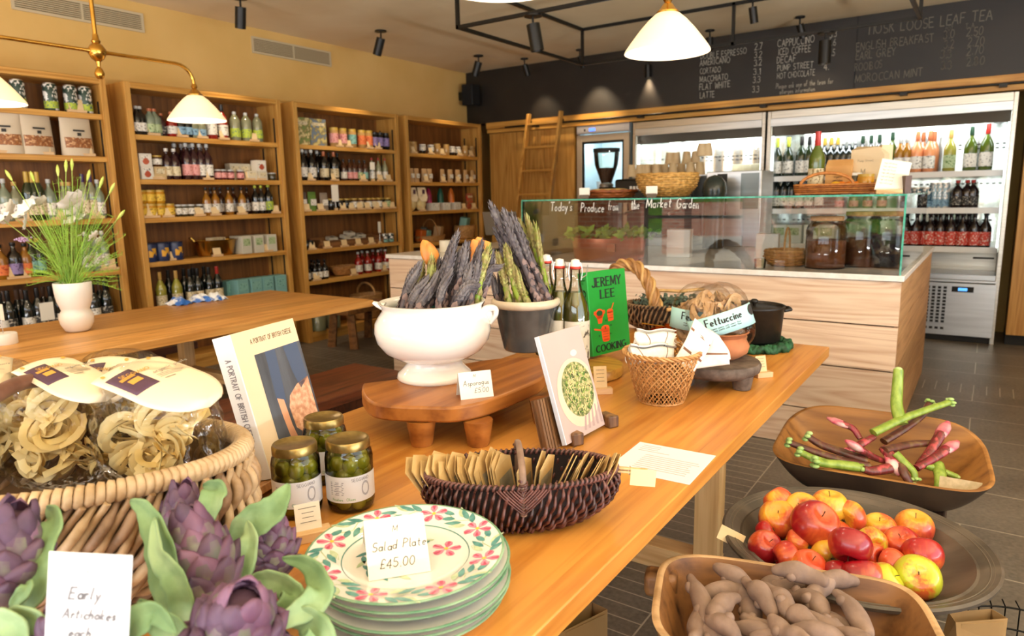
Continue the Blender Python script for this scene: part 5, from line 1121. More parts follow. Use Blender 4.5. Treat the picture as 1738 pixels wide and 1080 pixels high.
towel(atd(1105, 602, dep(wp)-.0)+Vector((0, 0, .0)), BR @ Matrix.Rotation(.25, 4, 'Z') @ Matrix.Rotation(R(3), 4, 'Y'), 'rolled white tea towel lying lowest at the rim of the lattice basket', .15, .034, 2.3, (.2, .8))
towel(atd(1112, 577, dep(wp)+.05), BR @ Matrix.Rotation(-.1, 4, 'Z'), 'rolled white tea towel behind the lowest one in the lattice basket', .13, .034, 2.2, (.3, .75))
o = thing('tea_towel', 'white tea towel with brown lines folded and standing out of the lattice basket', 'tea towel', atd(1180, 610, dep(wp)-.03), 0, 'tea towels in the lattice basket')
def flap(cs, bul, d0_, stripes, nm):
    P = [atd(x, y, dep(wp)+d)-o.location for x, y, d in cs]; nn = -Vector(_f)
    def fn(u, v, e=0):
        p = P[0].lerp(P[3], u).lerp(P[1].lerp(P[2], u), v); return p+nn*(bul*math.sin(PI*v)*(.6+.4*math.sin(PI*u))+.004*math.sin(7*u+5*v)+d0_+e)
    c = part(nm, MB().grid(fn, 18, 18), TOW, o, sol=.011, smooth=80); m = MB()
    for s_ in stripes: m.grid(lambda u, v: fn(u, s_+v*.055, .0066), 18, 2)
    part('woven_stripe', m, STB, c, smooth=80)
flap([(1144, 612, -.03), (1178, 541, .0), (1210, 574, -.02), (1174, 632, -.07)], .02, .01, (.3, .75), 'folded_pad')
flap([(1165, 628, -.03), (1196, 556, .02), (1222, 572, .0), (1240, 618, -.05)], .03, -.012, (.35, .7), 'fanned_fold')
flap([(1205, 622, .0), (1204, 566, .05), (1228, 580, .04), (1243, 610, -.01)], .02, -.02, (.5,), 'back_fold')
# --- dark stone stand, terracotta bowl, pasta
SD = pm('dark_stone', '4a3e36', '6b5d52', ns=30, rough=.8, bump=.5)
dz = .835; dsp = onz(1214, 611, dz)
ds = thing('stone_stand', 'dark grey stone stand on short legs under the terracotta bowl', 'stand', (dsp.x, dsp.y, ZT), RZ)
part('slab', MB().lathe([(0, .045), (.13, .04), (.152, .055), (.156, .075), (.15, .085), (0, .085)], 48, sx=1.0, sy=1.0), SD, ds, smooth=50)
for a in (-.9, 1.2, 3.3): part('leg', MB().lathe([(.026, 0), (.03, .003), (.038, .05)], 14, 0, Matrix.Translation((.11*math.cos(a), .11*math.sin(a), 0))), SD, ds)
TER = pm('terracotta', '9c5c36', 'b8744a', ns=10, rough=.75)
tb = thing('terracotta_bowl', 'terracotta bowl on the dark stone stand holding fettuccine', 'bowl', onz(1222, 606, dz), RZ)
part('bowl', MB().lathe([(.06, 0), (.066, .003), (.094, .022), (.1, .045), (.088, .07), (.082, .078), (.092, .09), (.098, .095), (.092, .097), (.076, .08), (.09, .045), (.06, .012), (0, .01)], 44), TER, tb, smooth=60)
AQ = pm('aqua_band', 'a9d6d6', 'b5dedd', ns=3, rough=.5)
def fett(loc, rotm, label, seed):
    o = thing('fettuccine_bag', label, 'pasta bag', loc, rotm, 'fettuccine bags in the terracotta bowl'); r = (.105, .055, .12)
    part('noodle_nests', noodles(r, 70, seed, NOODW, .0075), NOODW, o, smooth=80)
    def fn(u, v):
        t = 2*PI*u; z = v*2-1; k = max(.02, 1-abs(z)**3)**.5; w = 1+.05*math.sin(6*t+6*z)
        return Vector((r[0]*1.06*math.cos(t)*(k*.8+.2)*w, r[1]*1.12*math.sin(t)*k*w, r[2]*1.1*z))
    part('film', MB().grid(fn, 40, 20, cu=True), FILM, o, smooth=80)
    bd = lambda u, z, d=0: Vector(((r[0]*1.1+d)*math.sin(PI*(u-.5)*1.0), -(r[1]*1.2+d)*math.cos(PI*(u-.5)), z))
    b = part('paper_band', MB().grid(lambda u, v: bd(u, -.045+.075*v), 20, 3), AQ, o, sol=.001, smooth=60)
    t = MB(); n = t.write('Fettuccine', .026, Matrix(), .13, thick=1.6); p = MB(); p.add([bd(.5+(x-n/2)*.62/(.23), y-.006, .0015) for x, y, _ in t.v], t.f)
    for j in range(3):
        t = MB(); n = t.write('organic pasta with emmer flour', .0055, Matrix(), .14); p.add([bd(.5+(x-n/2)*.8/.23, y-.02-.008*j, .0015) for x, y, _ in t.v], t.f) if j < 2 else None
    part('print', p, INK, b, smooth=0)
    s = MB(); s.add([bd(.86+.075*math.cos(k), .006+.02*math.sin(k), .002) for k in np.arange(0, 6.28, .35)], [tuple(range(18))]); part('round_seal', s, INK, b, smooth=0)
    return o
fett(atd(1222, 543, dep(tb.location)-.02), BR @ Matrix.Rotation(R(-17), 4, 'Y') @ Matrix.Rotation(R(-8), 4, 'X'), 'fettuccine bag in front in the terracotta bowl, its aqua band fully readable', 31)
fett(atd(1192, 540, dep(tb.location)+.07), BR @ Matrix.Rotation(R(6), 4, 'Y') @ Matrix.Rotation(-.4, 4, 'Z'), 'fettuccine bag behind the readable one, only a strip of its aqua band showing', 32)
# --- black pot on plaited trivet
IRON = pm('cast_iron', '17130f', '231d17', ns=40, rough=.45, spec=.35)
tv = onz(1277, 589)
o = thing('plaited_trivet', 'dark green plaited trivet under the black pot', 'trivet', (tv.x, tv.y, ZT), RZ); m = MB()
for q in range(3):
    m.tube([Vector(((.142+.015*math.sin(i*.62+q*2.1))*math.cos(2*PI*i/120), (.142+.015*math.sin(i*.62+q*2.1))*math.sin(2*PI*i/120), .018+.011*math.cos(i*1.24+q*2.1))) for i in range(120)], .0115, 7, 0, closed=True)
part('braid', m, pm('dark_green_plait', '12361f', '24603a', ns=40, rough=.7), o, smooth=80); part('flat_coil', MB().lathe([(0, .006), (.135, .006), (.135, .02), (0, .02)], 36), pm('green_plait_core', '163c24', rough=.8), o)
o = thing('black_cooking_pot', 'deep black iron pot with a lid on the green trivet', 'pot', (tv.x, tv.y, ZT+.034), RZ)
part('body', MB().lathe([(0, .003), (.105, 0), (.113, .006), (.124, .142), (.129, .146), (.129, .152), (.122, .154), (.118, .142)], 48), IRON, o, smooth=50)
ld = part('lid', MB().lathe([(.119, .138), (.114, .142), (.06, .146), (0, .148)], 44), IRON, o, smooth=60); part('knob', MB().lathe([(.006, .146), (.008, .158), (.016, .164), (.017, .172), (.01, .178), (0, .179)], 20), IRON, ld, smooth=60)
for s in (-1, 1): part('ear_handle', MB().tube([(s*.118, -.035, .13), (s*.148, -.03, .134), (s*.152, 0, .136), (s*.148, .03, .134), (s*.118, .035, .13)], .008, 8), IRON, o, smooth=60)
# --- rattan basket with the thick bound handle, herbs, copper pans
WR = [pm('cane_a', 'b58a4e', 'cda468', ns=30, rough=.5), pm('cane_b', '8f6436', 'aa7e4c', ns=30, rough=.5)]
hp = onz(1120, 560); hb = frame_basket('rattan_handle_basket', 'brown twig basket with a thick cane-bound handle behind the green cookbook', (hp.x, hp.y+.08, ZT), RZ+.1, .2, .15, .12, [pm('twig_a', '5a4028', '7a5a3a', ns=30, rough=.7), pm('twig_b', '6e5236', '8a6c4a', ns=30, rough=.7), pm('twig_c', '46301e', '5e442c', ns=30, rough=.7), pm('twig_core', '2a1c10', rough=.9)], 50, 7, .006, slant=.5)
pts = smooth_path([atd(1118, 548, dep(hp)-.05), atd(1112, 512, dep(hp)-.05), atd(1098, 475, dep(hp)-.02), atd(1078, 452, dep(hp)+.03), atd(1052, 452, dep(hp)+.08), atd(1034, 478, dep(hp)+.12), atd(1030, 530, dep(hp)+.14)], 8)
loc = hb.location.copy(); inv = Matrix.Rotation(-(RZ+.1), 4, 'Z'); loc_pts = [inv @ (p-loc) for p in pts]
m = MB().tube(loc_pts, .024, 10, 1)
for q in range(4):
    cp_ = []
    for i in range(len(loc_pts)*5-4):
        f = i/5; a, b = loc_pts[int(f)], loc_pts[min(int(f)+1, len(loc_pts)-1)]; c = a.lerp(b, f-int(f)); t = (b-a).normalized() if (b-a).length > 1e-6 else Vector((0, 0, 1)); e1 = t.cross(Vector((0, 1, .2))).normalized(); e2 = t.cross(e1); an = f*.42+q*1.57
        cp_.append(c+(e1*math.cos(an)+e2*math.sin(an))*.027)
    m.tube(cp_, .0085, 6, q % 2)
part('bound_handle', m, WR, hb, smooth=80)
m = MB()
for zz, yy in ((.165, .14), (.115, -.155)): m.tube([(-.05+.3*k/8, yy, zz+.004*math.sin(k)) for k in range(9)], .009, 8)
part('cane_rod', m, WR[0], hb, smooth=80)
HERB = pm('dried_herb', '3c4a40', '5c6c5c', ns=30, rough=.9, rnd=4); rg = random.Random(2); m = MB()
for i in range(170):
    c = Vector((rg.uniform(-.15, .16), rg.uniform(-.1, .1), .11+rg.uniform(0, .05))); an = rg.random()*6.3; d = Vector((math.cos(an), math.sin(an), rg.uniform(-.2, .9))).normalized(); e = d.orthogonal().normalized(); l = rg.uniform(.012, .03)
    m.add([c-e*.006, c+d*l*.5-e*.009, c+d*l, c+d*l*.5+e*.009, c+e*.006], [(0, 1, 2, 3, 4)])
tag(place(ob('dried_herbs', m.mesh('dried_herbs', HERB, 0)), hb.location, RZ), 'heap of grey-green dried herbs in the twig basket behind the tea towels', 'herbs', kind='stuff')
COP = pm('copper', 'b0622e', 'c8783e', ns=8, rough=.22, metal=1)
def copper_pan(loc, rz, label, r, h, tilt):
    o = thing('copper_pan', label, 'pan', loc, Matrix.Rotation(rz, 4, 'Z') @ Matrix.Rotation(R(tilt), 4, 'X'), 'copper pans behind the tea towels')
    part('pan_body', MB().lathe([(0, 0), (r*.92, 0), (r*.97, h*.1), (r, h), (r*1.04, h+.004), (r*.98, h+.004), (r*.93, h*.12), (0, .004)], 36), COP, o, smooth=50); part('handle', MB().tube([(-r, 0, h*.8), (-r-.05, 0, h*.95), (-r-.11, 0, h*1.15)], [.007, .006, .008], 8, flatten=.5), BRASS, o)
copper_pan(onz(1150, 568), RZ, 'small copper pan on the table behind the tea towels, nearer the fettuccine', .062, .05, -10); copper_pan(onz(1122, 575)+Vector((0, -.02, .0)), RZ+2.4, 'small copper pan leaning by the twig basket, its handle toward the green cookbook', .045, .04, -25)
o = solo('tin_basin', MB().lathe([(0, .003), (.09, 0), (.11, .07), (.113, .072), (.108, .072), (.088, .006), (0, .006)], 36), pm('dull_tin', 'b4b0a6', rough=.35, metal=.8), 'dull grey tin basin behind the copper pans', 'basin', onz(1172, 545)+Vector((0, .06, 0)), RZ)
# ------------------------------------------------------------------ artichokes
ARTP = pm('artichoke_purple', '36222f', '5e4454', sc=(1, 1, 1), ns=16, rough=.6, c3='523850', rnd=20, lo=.3, hi=.72); ARTG = pm('artichoke_green', '5a5a4c', '787c62', ns=26, rough=.6, c3='5e4c54', lo=.3, hi=.7, rnd=20)
ARTD = pm('artichoke_gap', '4a3040', rough=.8); ARTK = pm('artichoke_pink', '4e3046', '745068', ns=14, rough=.6, c3='603e56', rnd=20)
LEAFG = pm('felt_leaf', '5f7b4c', '8ea678', ns=14, rough=.7, c3='759160', rnd=20, bump=.3, bs=60); STEMG = pm('artichoke_stem', '8fa878', 'adc093', ns=20, rough=.7)
def leafmesh(pts, w, curl=.35, n=None):
    ps = smooth_path(pts, 8); n = len(ps); up = Vector((0, 0, 1)); g = []
    for i, p in enumerate(ps):
        t = (ps[min(i+1, n-1)]-ps[max(i-1, 0)]).normalized(); sd = t.cross(-Vector(unproj(869, 540)).normalized()); sd = sd.normalized() if sd.length > .2 else t.orthogonal().normalized(); nn = sd.cross(t); k = i/(n-1)
        ww = w*(math.sin(PI*(.08+.9*k**.85))**.75)*(1+.05*math.sin(i*1.3)); g.append([p+sd*ww*x+nn*(curl*ww*(abs(x)**1.5)-.05*ww*math.sin(i*.9+x*3)) for x in (-1, -.72, -.4, -.12, 0, .12, .4, .72, 1)])
    for r_ in g: r_[4] = r_[4]-((r_[3]-r_[5]).cross(Vector((0, 0, 1)))).normalized()*0-(r_[3]+r_[5])*0
    m = MB(); vs = [v for r_ in g for v in r_]; m.add(vs, [(i*9+j, i*9+j+1, (i+1)*9+j+1, (i+1)*9+j) for i in range(n-1) for j in range(8)]); return m
def artichoke(loc, axis, r, h, label, seed, leaves=()):
    o = thing('artichoke', label, 'artichoke', loc, 0, 'artichokes piled on the display table'); Q = Vector(axis).normalized().to_track_quat('Z', 'Y').to_matrix().to_4x4(); rg = random.Random(seed)
    prof_ = lambda t: r*max(.05, math.sin(PI*min(1, .14+.80*t)))**.6*(1.0-.22*t)
    part('heart', MB().lathe([(max(.001, prof_(k/12)*.8), h*(k/12-.5)) for k in range(13)], 20, 0, Q), ARTD, o, smooth=80)
    m = MB(); N = 38
    for k in range(N):
        t = (k+.5)/N; a = k*2.39996+rg.uniform(-.08, .08); tb_ = max(0, t*.99-.05); z = h*(tb_-.5); ln = h*.46*(1-.46*t); wd = r*.86*(1-.6*t)*(.65+.35*min(1, t*5)); mi = rg.choice((0, 0, 2))
        r0 = prof_(tb_)*.80; rt = prof_(min(1, tb_+.36))*(.98-1.25*max(0, t-.58))+r*.05*(1-t)
        def fn(u, v):
            x = (u-.5)*2; zz = z+ln*v*(1-.05*x*x); sh_ = max(.0001, 1-max(0, v-.35)**1.7/.4807)**.75 if v > .35 else (.8+.2*v/.35)
            base = r0*(1-v)+rt*v+r*.1*math.sin(PI*v)+.0035*v*v*2.0
            ww = wd*sh_; an = a+x*ww/max(.014, base); rad = base*(1-.16*x*x)+.0022*(1-abs(x))
            return Q @ Vector((rad*math.cos(an), rad*math.sin(an), zz))
        b_ = len(m.m); m.grid(fn, 9, 9, mi)
        if t < .8:
            for j in range(1, 6):
                for i in ((2, 3, 4, 5) if j in (2, 3) else (3, 4)): m.m[b_+j*8+i] = 1
    part('bracts', m, [ARTP, ARTG, ARTK], o, smooth=80, kind='stuff', sol=.0016)
    part('stem', MB().tube([Q @ Vector((0, 0, -h*.46)), Q @ Vector((0, 0, -h*.62)), Q @ Vector((.006, 0, -h*.85))], [r*.32, r*.28, r*.24], 12), STEMG, o, smooth=80)
    for pts, w in leaves: part('leaf', leafmesh([p-Vector(loc) for p in pts], w), LEAFG, o, smooth=80, sol=.0022)
    return o
A_ = lambda px, py, d: atd(px, py, d)
ax = lambda a, b: (A_(*a)-A_(*b))
artichoke(A_(338, 955, .98), ax((318, 860, .98), (362, 1040, .98)), .056, .135, 'large upright purple artichoke in the middle of the pile, framed by tall leaves', 1,
    [([A_(330, 1075, .94), A_(290, 1010, .92), A_(275, 930, .93), A_(250, 870, .96), A_(222, 850, .98)], .021), ([A_(300, 1085, .9), A_(312, 1040, .88), A_(296, 980, .88), A_(268, 940, .9), A_(262, 880, .94)], .017), ([A_(375, 1020, .97), A_(410, 970, 1.0), A_(424, 915, 1.02), A_(420, 885, 1.05)], .016)])
artichoke(A_(312, 890, 1.1), (-.05, .1, 1), .045, .11, 'purple artichoke peeping out behind the large upright one', 2,
    [([A_(395, 930, 1.06), A_(425, 890, 1.06), A_(465, 862, 1.07), A_(490, 822, 1.1)], .024), ([A_(352, 890, 1.06), A_(360, 850, 1.07), A_(368, 830, 1.09), A_(345, 824, 1.1)], .019)])
artichoke(A_(400, 1075, .84), ax((420, 990, .8), (380, 1160, .9)), .063, .13, 'purple artichoke lying low by the plates, crown toward the lens', 3,
    [([A_(470, 1060, .86), A_(520, 1030, .88), A_(545, 1000, .9), A_(525, 960, .93), A_(480, 948, .95)], .018), ([A_(470, 1045, .88), A_(500, 1010, .9), A_(460, 985, .93), A_(420, 985, .95)], .018), ([A_(500, 1110, .85), A_(545, 1085, .86), A_(520, 1050, .88), A_(468, 1050, .88)], .022), ([A_(330, 1095, .83), A_(275, 1055, .82), A_(235, 1020, .83)], .018)])
artichoke(A_(462, 930, 1.12), (.1, .05, 1), .042, .1, 'small dark purple artichoke beside the jar of olives', 4, [([A_(400, 1000, 1.04), A_(420, 950, 1.05), A_(415, 900, 1.08)], .014)])
artichoke(A_(8, 955, .9), ax((20, 880, .9), (-20, 1050, .9)), .058, .13, 'dark purple artichoke at the pile end beside the white price card', 5,
    [([A_(35, 1040, .88), A_(62, 990, .88), A_(72, 930, .9), A_(92, 880, .93), A_(80, 862, .95)], .022), ([A_(0, 1060, .85), A_(50, 1050, .83), A_(90, 1075, .82)], .018), ([A_(20, 1030, .86), A_(45, 1000, .86), A_(52, 985, .87)], .009)])
artichoke(A_(130, 1100, .86), (.2, -.3, 1), .056, .12, 'artichoke mostly hidden beneath the white price card', 6, [([A_(180, 1100, .82), A_(225, 1060, .8), A_(262, 1040, .8), A_(300, 1075, .8)], .017), ([A_(40, 1100, .82), A_(20, 1060, .82), A_(-20, 1045, .83)], .02)])
cpt = A_(150, 1030, .78); o = thing('artichoke_price_card', 'large white price card with faint handwriting standing among the artichokes', 'card', cpt, RZ+.0)
M = Matrix.Rotation(R(-10), 4, 'X') @ Matrix.Rotation(R(4), 4, 'Y'); part('card', MB().box((-.047, -.0006, -.08), (.047, .0006, .06), 0, M), pm('bright_card', 'd8dadc', rough=.7), o, smooth=0)
m = MB()
for s_, x, z, sz in (('Early', -.022, .008, .013), ('Artichokes', -.028, -.014, .011), ('each', -.02, -.035, .011)): m.write(s_, sz, M @ Matrix.Translation((x, -.0009, z)) @ FRONT, .2, jit=.05, slant=.25, seed=3)
for k in range(24):
    t0, t1 = 2*PI*k/24, 2*PI*(k+1)/24; m.add([M @ Vector((r_*math.cos(t), -.0009, .038+r_*math.sin(t))) for r_, t in ((.009, t0), (.009, t1), (.0083, t1), (.0083, t0))], [(0, 1, 2, 3)])
m.write('M', .008, M @ Matrix.Translation((-.003, -.0009, .034)) @ FRONT, .09); part('handwriting', m, pm('faint_pencil', '7e7c80', rough=.8), o, smooth=0)
# ------------------------------------------------------------------ produce beside the table: pedestals, trough, bowls
PED = pm('dark_pedestal', '2a1a12', '3c281c', ns=4, rough=.5)
OLDW = wood('old_trough_wood', '7a4e24', 'a57238', 'X', rough=.55, rings=.5, fine=.6, c3='5a3a1c'); OLDD = pm('old_dark_wood', '2c211a', '4a3a2c', ns=6, rough=.5, c3='3a2c22')
GREYW = pm('worn_grey_wood', '3a332b', '60554a', sc=(1, 3, 1), ns=6, det=8, rough=.42, c3='4a4138', lo=.3, hi=.7)
def pedestal(x0, x1, y0, y1, h, label):
    return solo('plinth', MB().box(((x0-x1)/2, (y0-y1)/2, 0), ((x1-x0)/2, (y1-y0)/2, h)), PED, label, 'plinth', ((x0+x1)/2, (y0+y1)/2, 0), 0, bev=.006)
# rhubarb trough
zr_ = .36; tl, tr_ = onz(1330, 752, zr_+.13), onz(1652, 800, zr_+.13); tc_ = onz(1490, 770, zr_+.13); TA = math.atan2((tr_-tl).y, (tr_-tl).x)
pedestal(tc_.x-.17, tc_.x+.22, tc_.y-.17, tc_.y+.17, zr_, 'dark square plinth under the long dough trough of rhubarb')
t = thing('dough_trough', 'old wooden dough trough with a dark outside, filled with rhubarb', 'trough', (tc_.x, tc_.y, zr_), TA)
def TS_(u, v, inn=0):   # superellipse bowl with raised ends
    a = 2*PI*u; e = .33; c, s = math.cos(a), math.sin(a); k = .5+.5*v**.5 if not inn else (.46+.5*v**.6)
    x = .335*math.copysign(abs(c)**e, c)*k; y = .25*math.copysign(abs(s)**e, s)*(k if not inn else k*.98); top = .13+.085*max(0, s)**2+.02*abs(c)**3
    return Vector((x, y, top*v+(.016 if inn else 0)*(1-v)))
part('outer_shell', MB().grid(lambda u, v: TS_(u, v), 64, 10, cu=True).add([TS_(i/64, 0) for i in range(64)], [tuple(range(63, -1, -1))]), OLDD, t, smooth=60)
part('hollow', MB().grid(lambda u, v: TS_(u, v, 1) if v < 1 else TS_(u, 1, 1), 64, 10, cu=True).add([TS_(i/64, 0, 1) for i in range(64)], [tuple(range(64))]), OLDW, t, smooth=60)
part('lip', MB().grid(lambda u, v: TS_(u, 1).lerp(TS_(u, 1, 1), v)+Vector((0, 0, .003*math.sin(PI*v))), 64, 4, cu=True), OLDW, t, smooth=60)
RHG = pm('rhubarb_green', '6e8a2a', '96ac48', sc=(6, 6, 1), ns=9, rough=.35, rnd=9); RHR = pm('rhubarb_red', '8a2434', 'b84a50', sc=(6, 6, 1), ns=7, rough=.3, c3='5e2a22', rnd=9); RHP = pm('rhubarb_pink_base', 'e0a0a0', 'f0d0c8', ns=9, rough=.4, c3='d4526a'); RHT = pm('cut_leaf_tip', '8fb45c', 'bcd490', ns=12, rough=.5); RHB = pm('brown_rhubarb', '4a3020', '6e5430', sc=(5, 5, 1), ns=9, rough=.4, c3='5c2c26')
dt_ = dep(tc_)
def stalk(pix, r, label, kind, tipk, seed):
    ps = [atd(x, y, d) for x, y, d in pix]; root = ps[0]; q = [p-root for p in smooth_path(ps, 6)]; n = len(q); o = thing('rhubarb_stalk', label, 'rhubarb', root, 0, 'rhubarb in the dough trough')
    part('stalk', MB().tube(q, [r*1.2*(1.15-.3*i/n) for i in range(n)], 10, flatten=.72), {'g': RHG, 'r': RHR, 'b': RHB}[kind], o, smooth=80)
    if tipk == 'frill':
        m = MB(); t_ = (q[-1]-q[-2]).normalized(); e1 = t_.orthogonal().normalized(); e2 = t_.cross(e1); rg = random.Random(seed)
        for k in range(5):
            a = k*1.26; c = q[-1]+(e1*math.cos(a)+e2*math.sin(a))*r*.9+t_*.004; m.ell(c, (r*.8, r*.8, r*.45), 8)
        part('trimmed_leaf_end', m, RHT, o, smooth=80)
    elif tipk == 'pink':
        t_ = (q[0]-q[1]).normalized(); e1 = t_.orthogonal().normalized()
        part('pale_base', MB().tube([-t_*.03, t_*.004, t_*.03, t_*.055], [r*1.15, r*1.6, r*1.5, r*.5], 10, flatten=.6), RHP, o, smooth=80)
    elif tipk == 'cut': part('cut_end', MB().ell(q[-1], (r*.8, r*.8, r*.5), 10), RHT, o, smooth=80)
    return o
D0 = dt_
for i, (pix, r, kd, tp_, l_) in enumerate([
    ([(1530, 720, D0), (1522, 690, D0+.03), (1523, 660, D0+.05), (1525, 627, D0+.06)], .017, 'g', 'cut', 'upright green rhubarb stalk rising highest above the trough'),
    ([(1482, 735, D0-.02), (1530, 712, D0), (1570, 697, D0+.02), (1612, 683, D0+.03)], .0135, 'g', 'frill', 'long green rhubarb stalk slanting up over the back edge of the trough'),
    ([(1500, 750, D0), (1540, 725, D0+.03), (1565, 705, D0+.06), (1578, 684, D0+.08)], .0125, 'b', 'frill', 'brownish rhubarb stalk crossing under the long slanting green one'),
    ([(1470, 782, D0-.08), (1430, 768, D0-.06), (1395, 756, D0-.04), (1372, 742, D0-.02)], .0155, 'b', 'frill', 'dark rhubarb stalk with a frilled end highest over the near corner of the trough'),
    ([(1475, 792, D0-.1), (1430, 782, D0-.09), (1390, 770, D0-.07), (1340, 752, D0-.04)], .0145, 'b', 'frill', 'dark rhubarb stalk reaching well out past the near corner of the trough'),
    ([(1465, 795, D0-.12), (1420, 790, D0-.11), (1385, 780, D0-.1), (1358, 768, D0-.08)], .015, 'g', 'frill', 'olive rhubarb stalk resting on the near rim below the two dark frilled ones'),
    ([(1455, 793, D0-.13), (1425, 789, D0-.13), (1402, 787, D0-.13), (1385, 785, D0-.13)], .0165, 'g', 'frill', 'stubby green rhubarb stalk lying lowest on the near rim of the trough'),
    ([(1440, 766, D0-.05), (1465, 752, D0-.04), (1482, 742, D0-.02)], .013, 'r', 'pink', 'short red rhubarb stalk with a broad pink base near the trough middle'),
    ([(1455, 760, D0-.1), (1480, 775, D0-.08), (1500, 783, D0-.06)], .014, 'r', 'pink', 'red rhubarb stalk whose pale pink base flares open like a shell'),
    ([(1598, 735, D0-.02), (1580, 765, D0-.05), (1560, 790, D0-.08)], .014, 'r', 'pink', 'bright red rhubarb stalk with a white base standing up at the far end'),
    ([(1608, 762, D0-.06), (1585, 778, D0-.08), (1555, 795, D0-.1)], .0145, 'r', 'pink', 'red rhubarb stalk with a crumpled white base beside the standing one'),
    ([(1500, 765, D0-.08), (1545, 755, D0-.03), (1590, 752, D0)], .014, 'b', 'cut', 'dark brown rhubarb stalk lying across the middle of the trough'),
    ([(1520, 770, D0-.1), (1535, 785, D0-.12), (1550, 800, D0-.14), (1553, 812, D0-.15)], .012, 'g', 'frill', 'thin green rhubarb stalk drooping over the near rim at the middle'),
    ([(1530, 790, D0-.12), (1535, 805, D0-.15), (1545, 822, D0-.16)], .012, 'b', 'frill', 'short brown rhubarb stalk hanging over the near rim with a green frill'),
    ([(1590, 788, D0-.08), (1596, 808, D0-.13), (1594, 835, D0-.16)], .016, 'g', 'frill', 'thick rhubarb stalk hanging over the rim beside the paper label'),
    ([(1570, 790, D0-.09), (1600, 800, D0-.1), (1625, 810, D0-.12)], .0125, 'g', 'cut', 'olive rhubarb stalk pointing at the paper label'),
    ([(1430, 720, D0+.02), (1448, 728, D0), (1460, 745, D0-.02)], .012, 'r', 'pink', 'dark red rhubarb butt leaning on the hollow back of the trough'),
    ([(1510, 795, D0-.13), (1480, 800, D0-.14), (1465, 797, D0-.14)], .0165, 'r', 'cut', 'short red rhubarb piece with a pale cut end facing the apples'),
    ([(1515, 783, D0-.1), (1508, 770, D0-.08), (1498, 760, D0-.06)], .0165, 'r', 'pink', 'rhubarb stalk with a large pale pink flattened base at the trough centre')]):
    stalk(pix, r, l_, kd, tp_, i)
lb = atd(1630, 824, D0-.24); solo('paper_label', MB().box((-.058, -.0006, -.019), (.058, .0006, .019), 0, Matrix.Rotation(R(-20), 4, 'X')), pm('speckled_paper', 'cdbb98', 'b5a480', ns=60, rough=.8), 'speckled paper label stuck to the near rim of the rhubarb trough', 'label', lb, TA-.05)
# apple platter
zb2 = .5; ac = onz(1446, 925, zb2+.06); ap = thing('wooden_platter', 'wide shallow grey-brown wooden bowl heaped with apples', 'bowl', (ac.x, ac.y, zb2), .0)
ra = (onz(1674, 945, zb2+.06)-onz(1218, 890, zb2+.06)).length/2
part('bowl', MB().lathe([(.1, 0), (.2, .012), (ra*.9, .05), (ra, .068), (ra*1.005, .076), (ra*.985, .08), (ra*.9, .07), (ra*.86, .062), (ra*.84, .064), (ra*.8, .05), (.2, .024), (0, .018)], 80), GREYW, ap, smooth=40)
m = MB()
for rr in (.95, .925): m.tube([Vector((ra*rr*math.cos(i*PI/40), ra*rr*math.sin(i*PI/40), .0745 if rr > .93 else .0725)) for i in range(80)], .0018, 5, closed=True)
part('turned_rings', m, pm('ring_wood', '5e5448', rough=.5), ap, smooth=80)
pedestal(ac.x-.14, ac.x+.16, ac.y-.14, ac.y+.14, zb2, 'dark square plinth under the wooden platter of apples')
def apple_mat(name, red, yel, bias):
    if name in MATS: return MATS[name]
    m, nt, b = _mat(name); L = nt.links.new; tc = _n(nt, 'TexCoord'); oi = _n(nt, 'ObjectInfo'); ml = _n(nt, 'Math', operation='MULTIPLY'); ml.inputs[1].default_value = 40; L(oi.outputs['Random'], ml.inputs[0])
    mp = _n(nt, 'Mapping'); mp.inputs['Scale'].default_value = (1, 1, 1); L(tc.outputs['Object'], mp.inputs[0]); L(ml.outputs[0], mp.inputs['Location'])
    n1 = _n(nt, 'TexNoise'); n1.inputs['Scale'].default_value = 11; n1.inputs['Detail'].default_value = 1; L(mp.outputs[0], n1.inputs['Vector'])
    mp2 = _n(nt, 'Mapping'); mp2.inputs['Scale'].default_value = (9, 9, .8); L(mp.outputs[0], mp2.inputs[0]); n2 = _n(nt, 'TexNoise'); n2.inputs['Scale'].default_value = 16; n2.inputs['Detail'].default_value = 5; L(mp2.outputs[0], n2.inputs['Vector'])
    ad = _n(nt, 'Math', operation='MULTIPLY_ADD'); ad.inputs[1].default_value = .22; L(n2.outputs[0], ad.inputs[0]); L(n1.outputs[0], ad.inputs[2])
    cr = _n(nt, 'ValToRGB'); e = cr.color_ramp.elements; e[0].position = .45+bias; e[0].color = _c(hx(yel)); e[1].position = .72+bias; e[1].color = _c(hx(red)); k = e.new(.56+bias); k.color = _c(hx('c8582a')); L(ad.outputs[0], cr.inputs[0]); L(cr.outputs[0], b.inputs['Base Color'])
    b.inputs['Roughness'].default_value = .28; b.inputs['Coat Weight'].default_value = .25; return m
AM = [apple_mat('apple_red', '8e0e18', 'c23a22', -.12), apple_mat('apple_blush', 'a01a1c', 'd89c30', -.0), apple_mat('apple_gold', 'c8482a', 'dca834', .08), apple_mat('apple_green', 'd07a30', 'b9bb30', .16)]
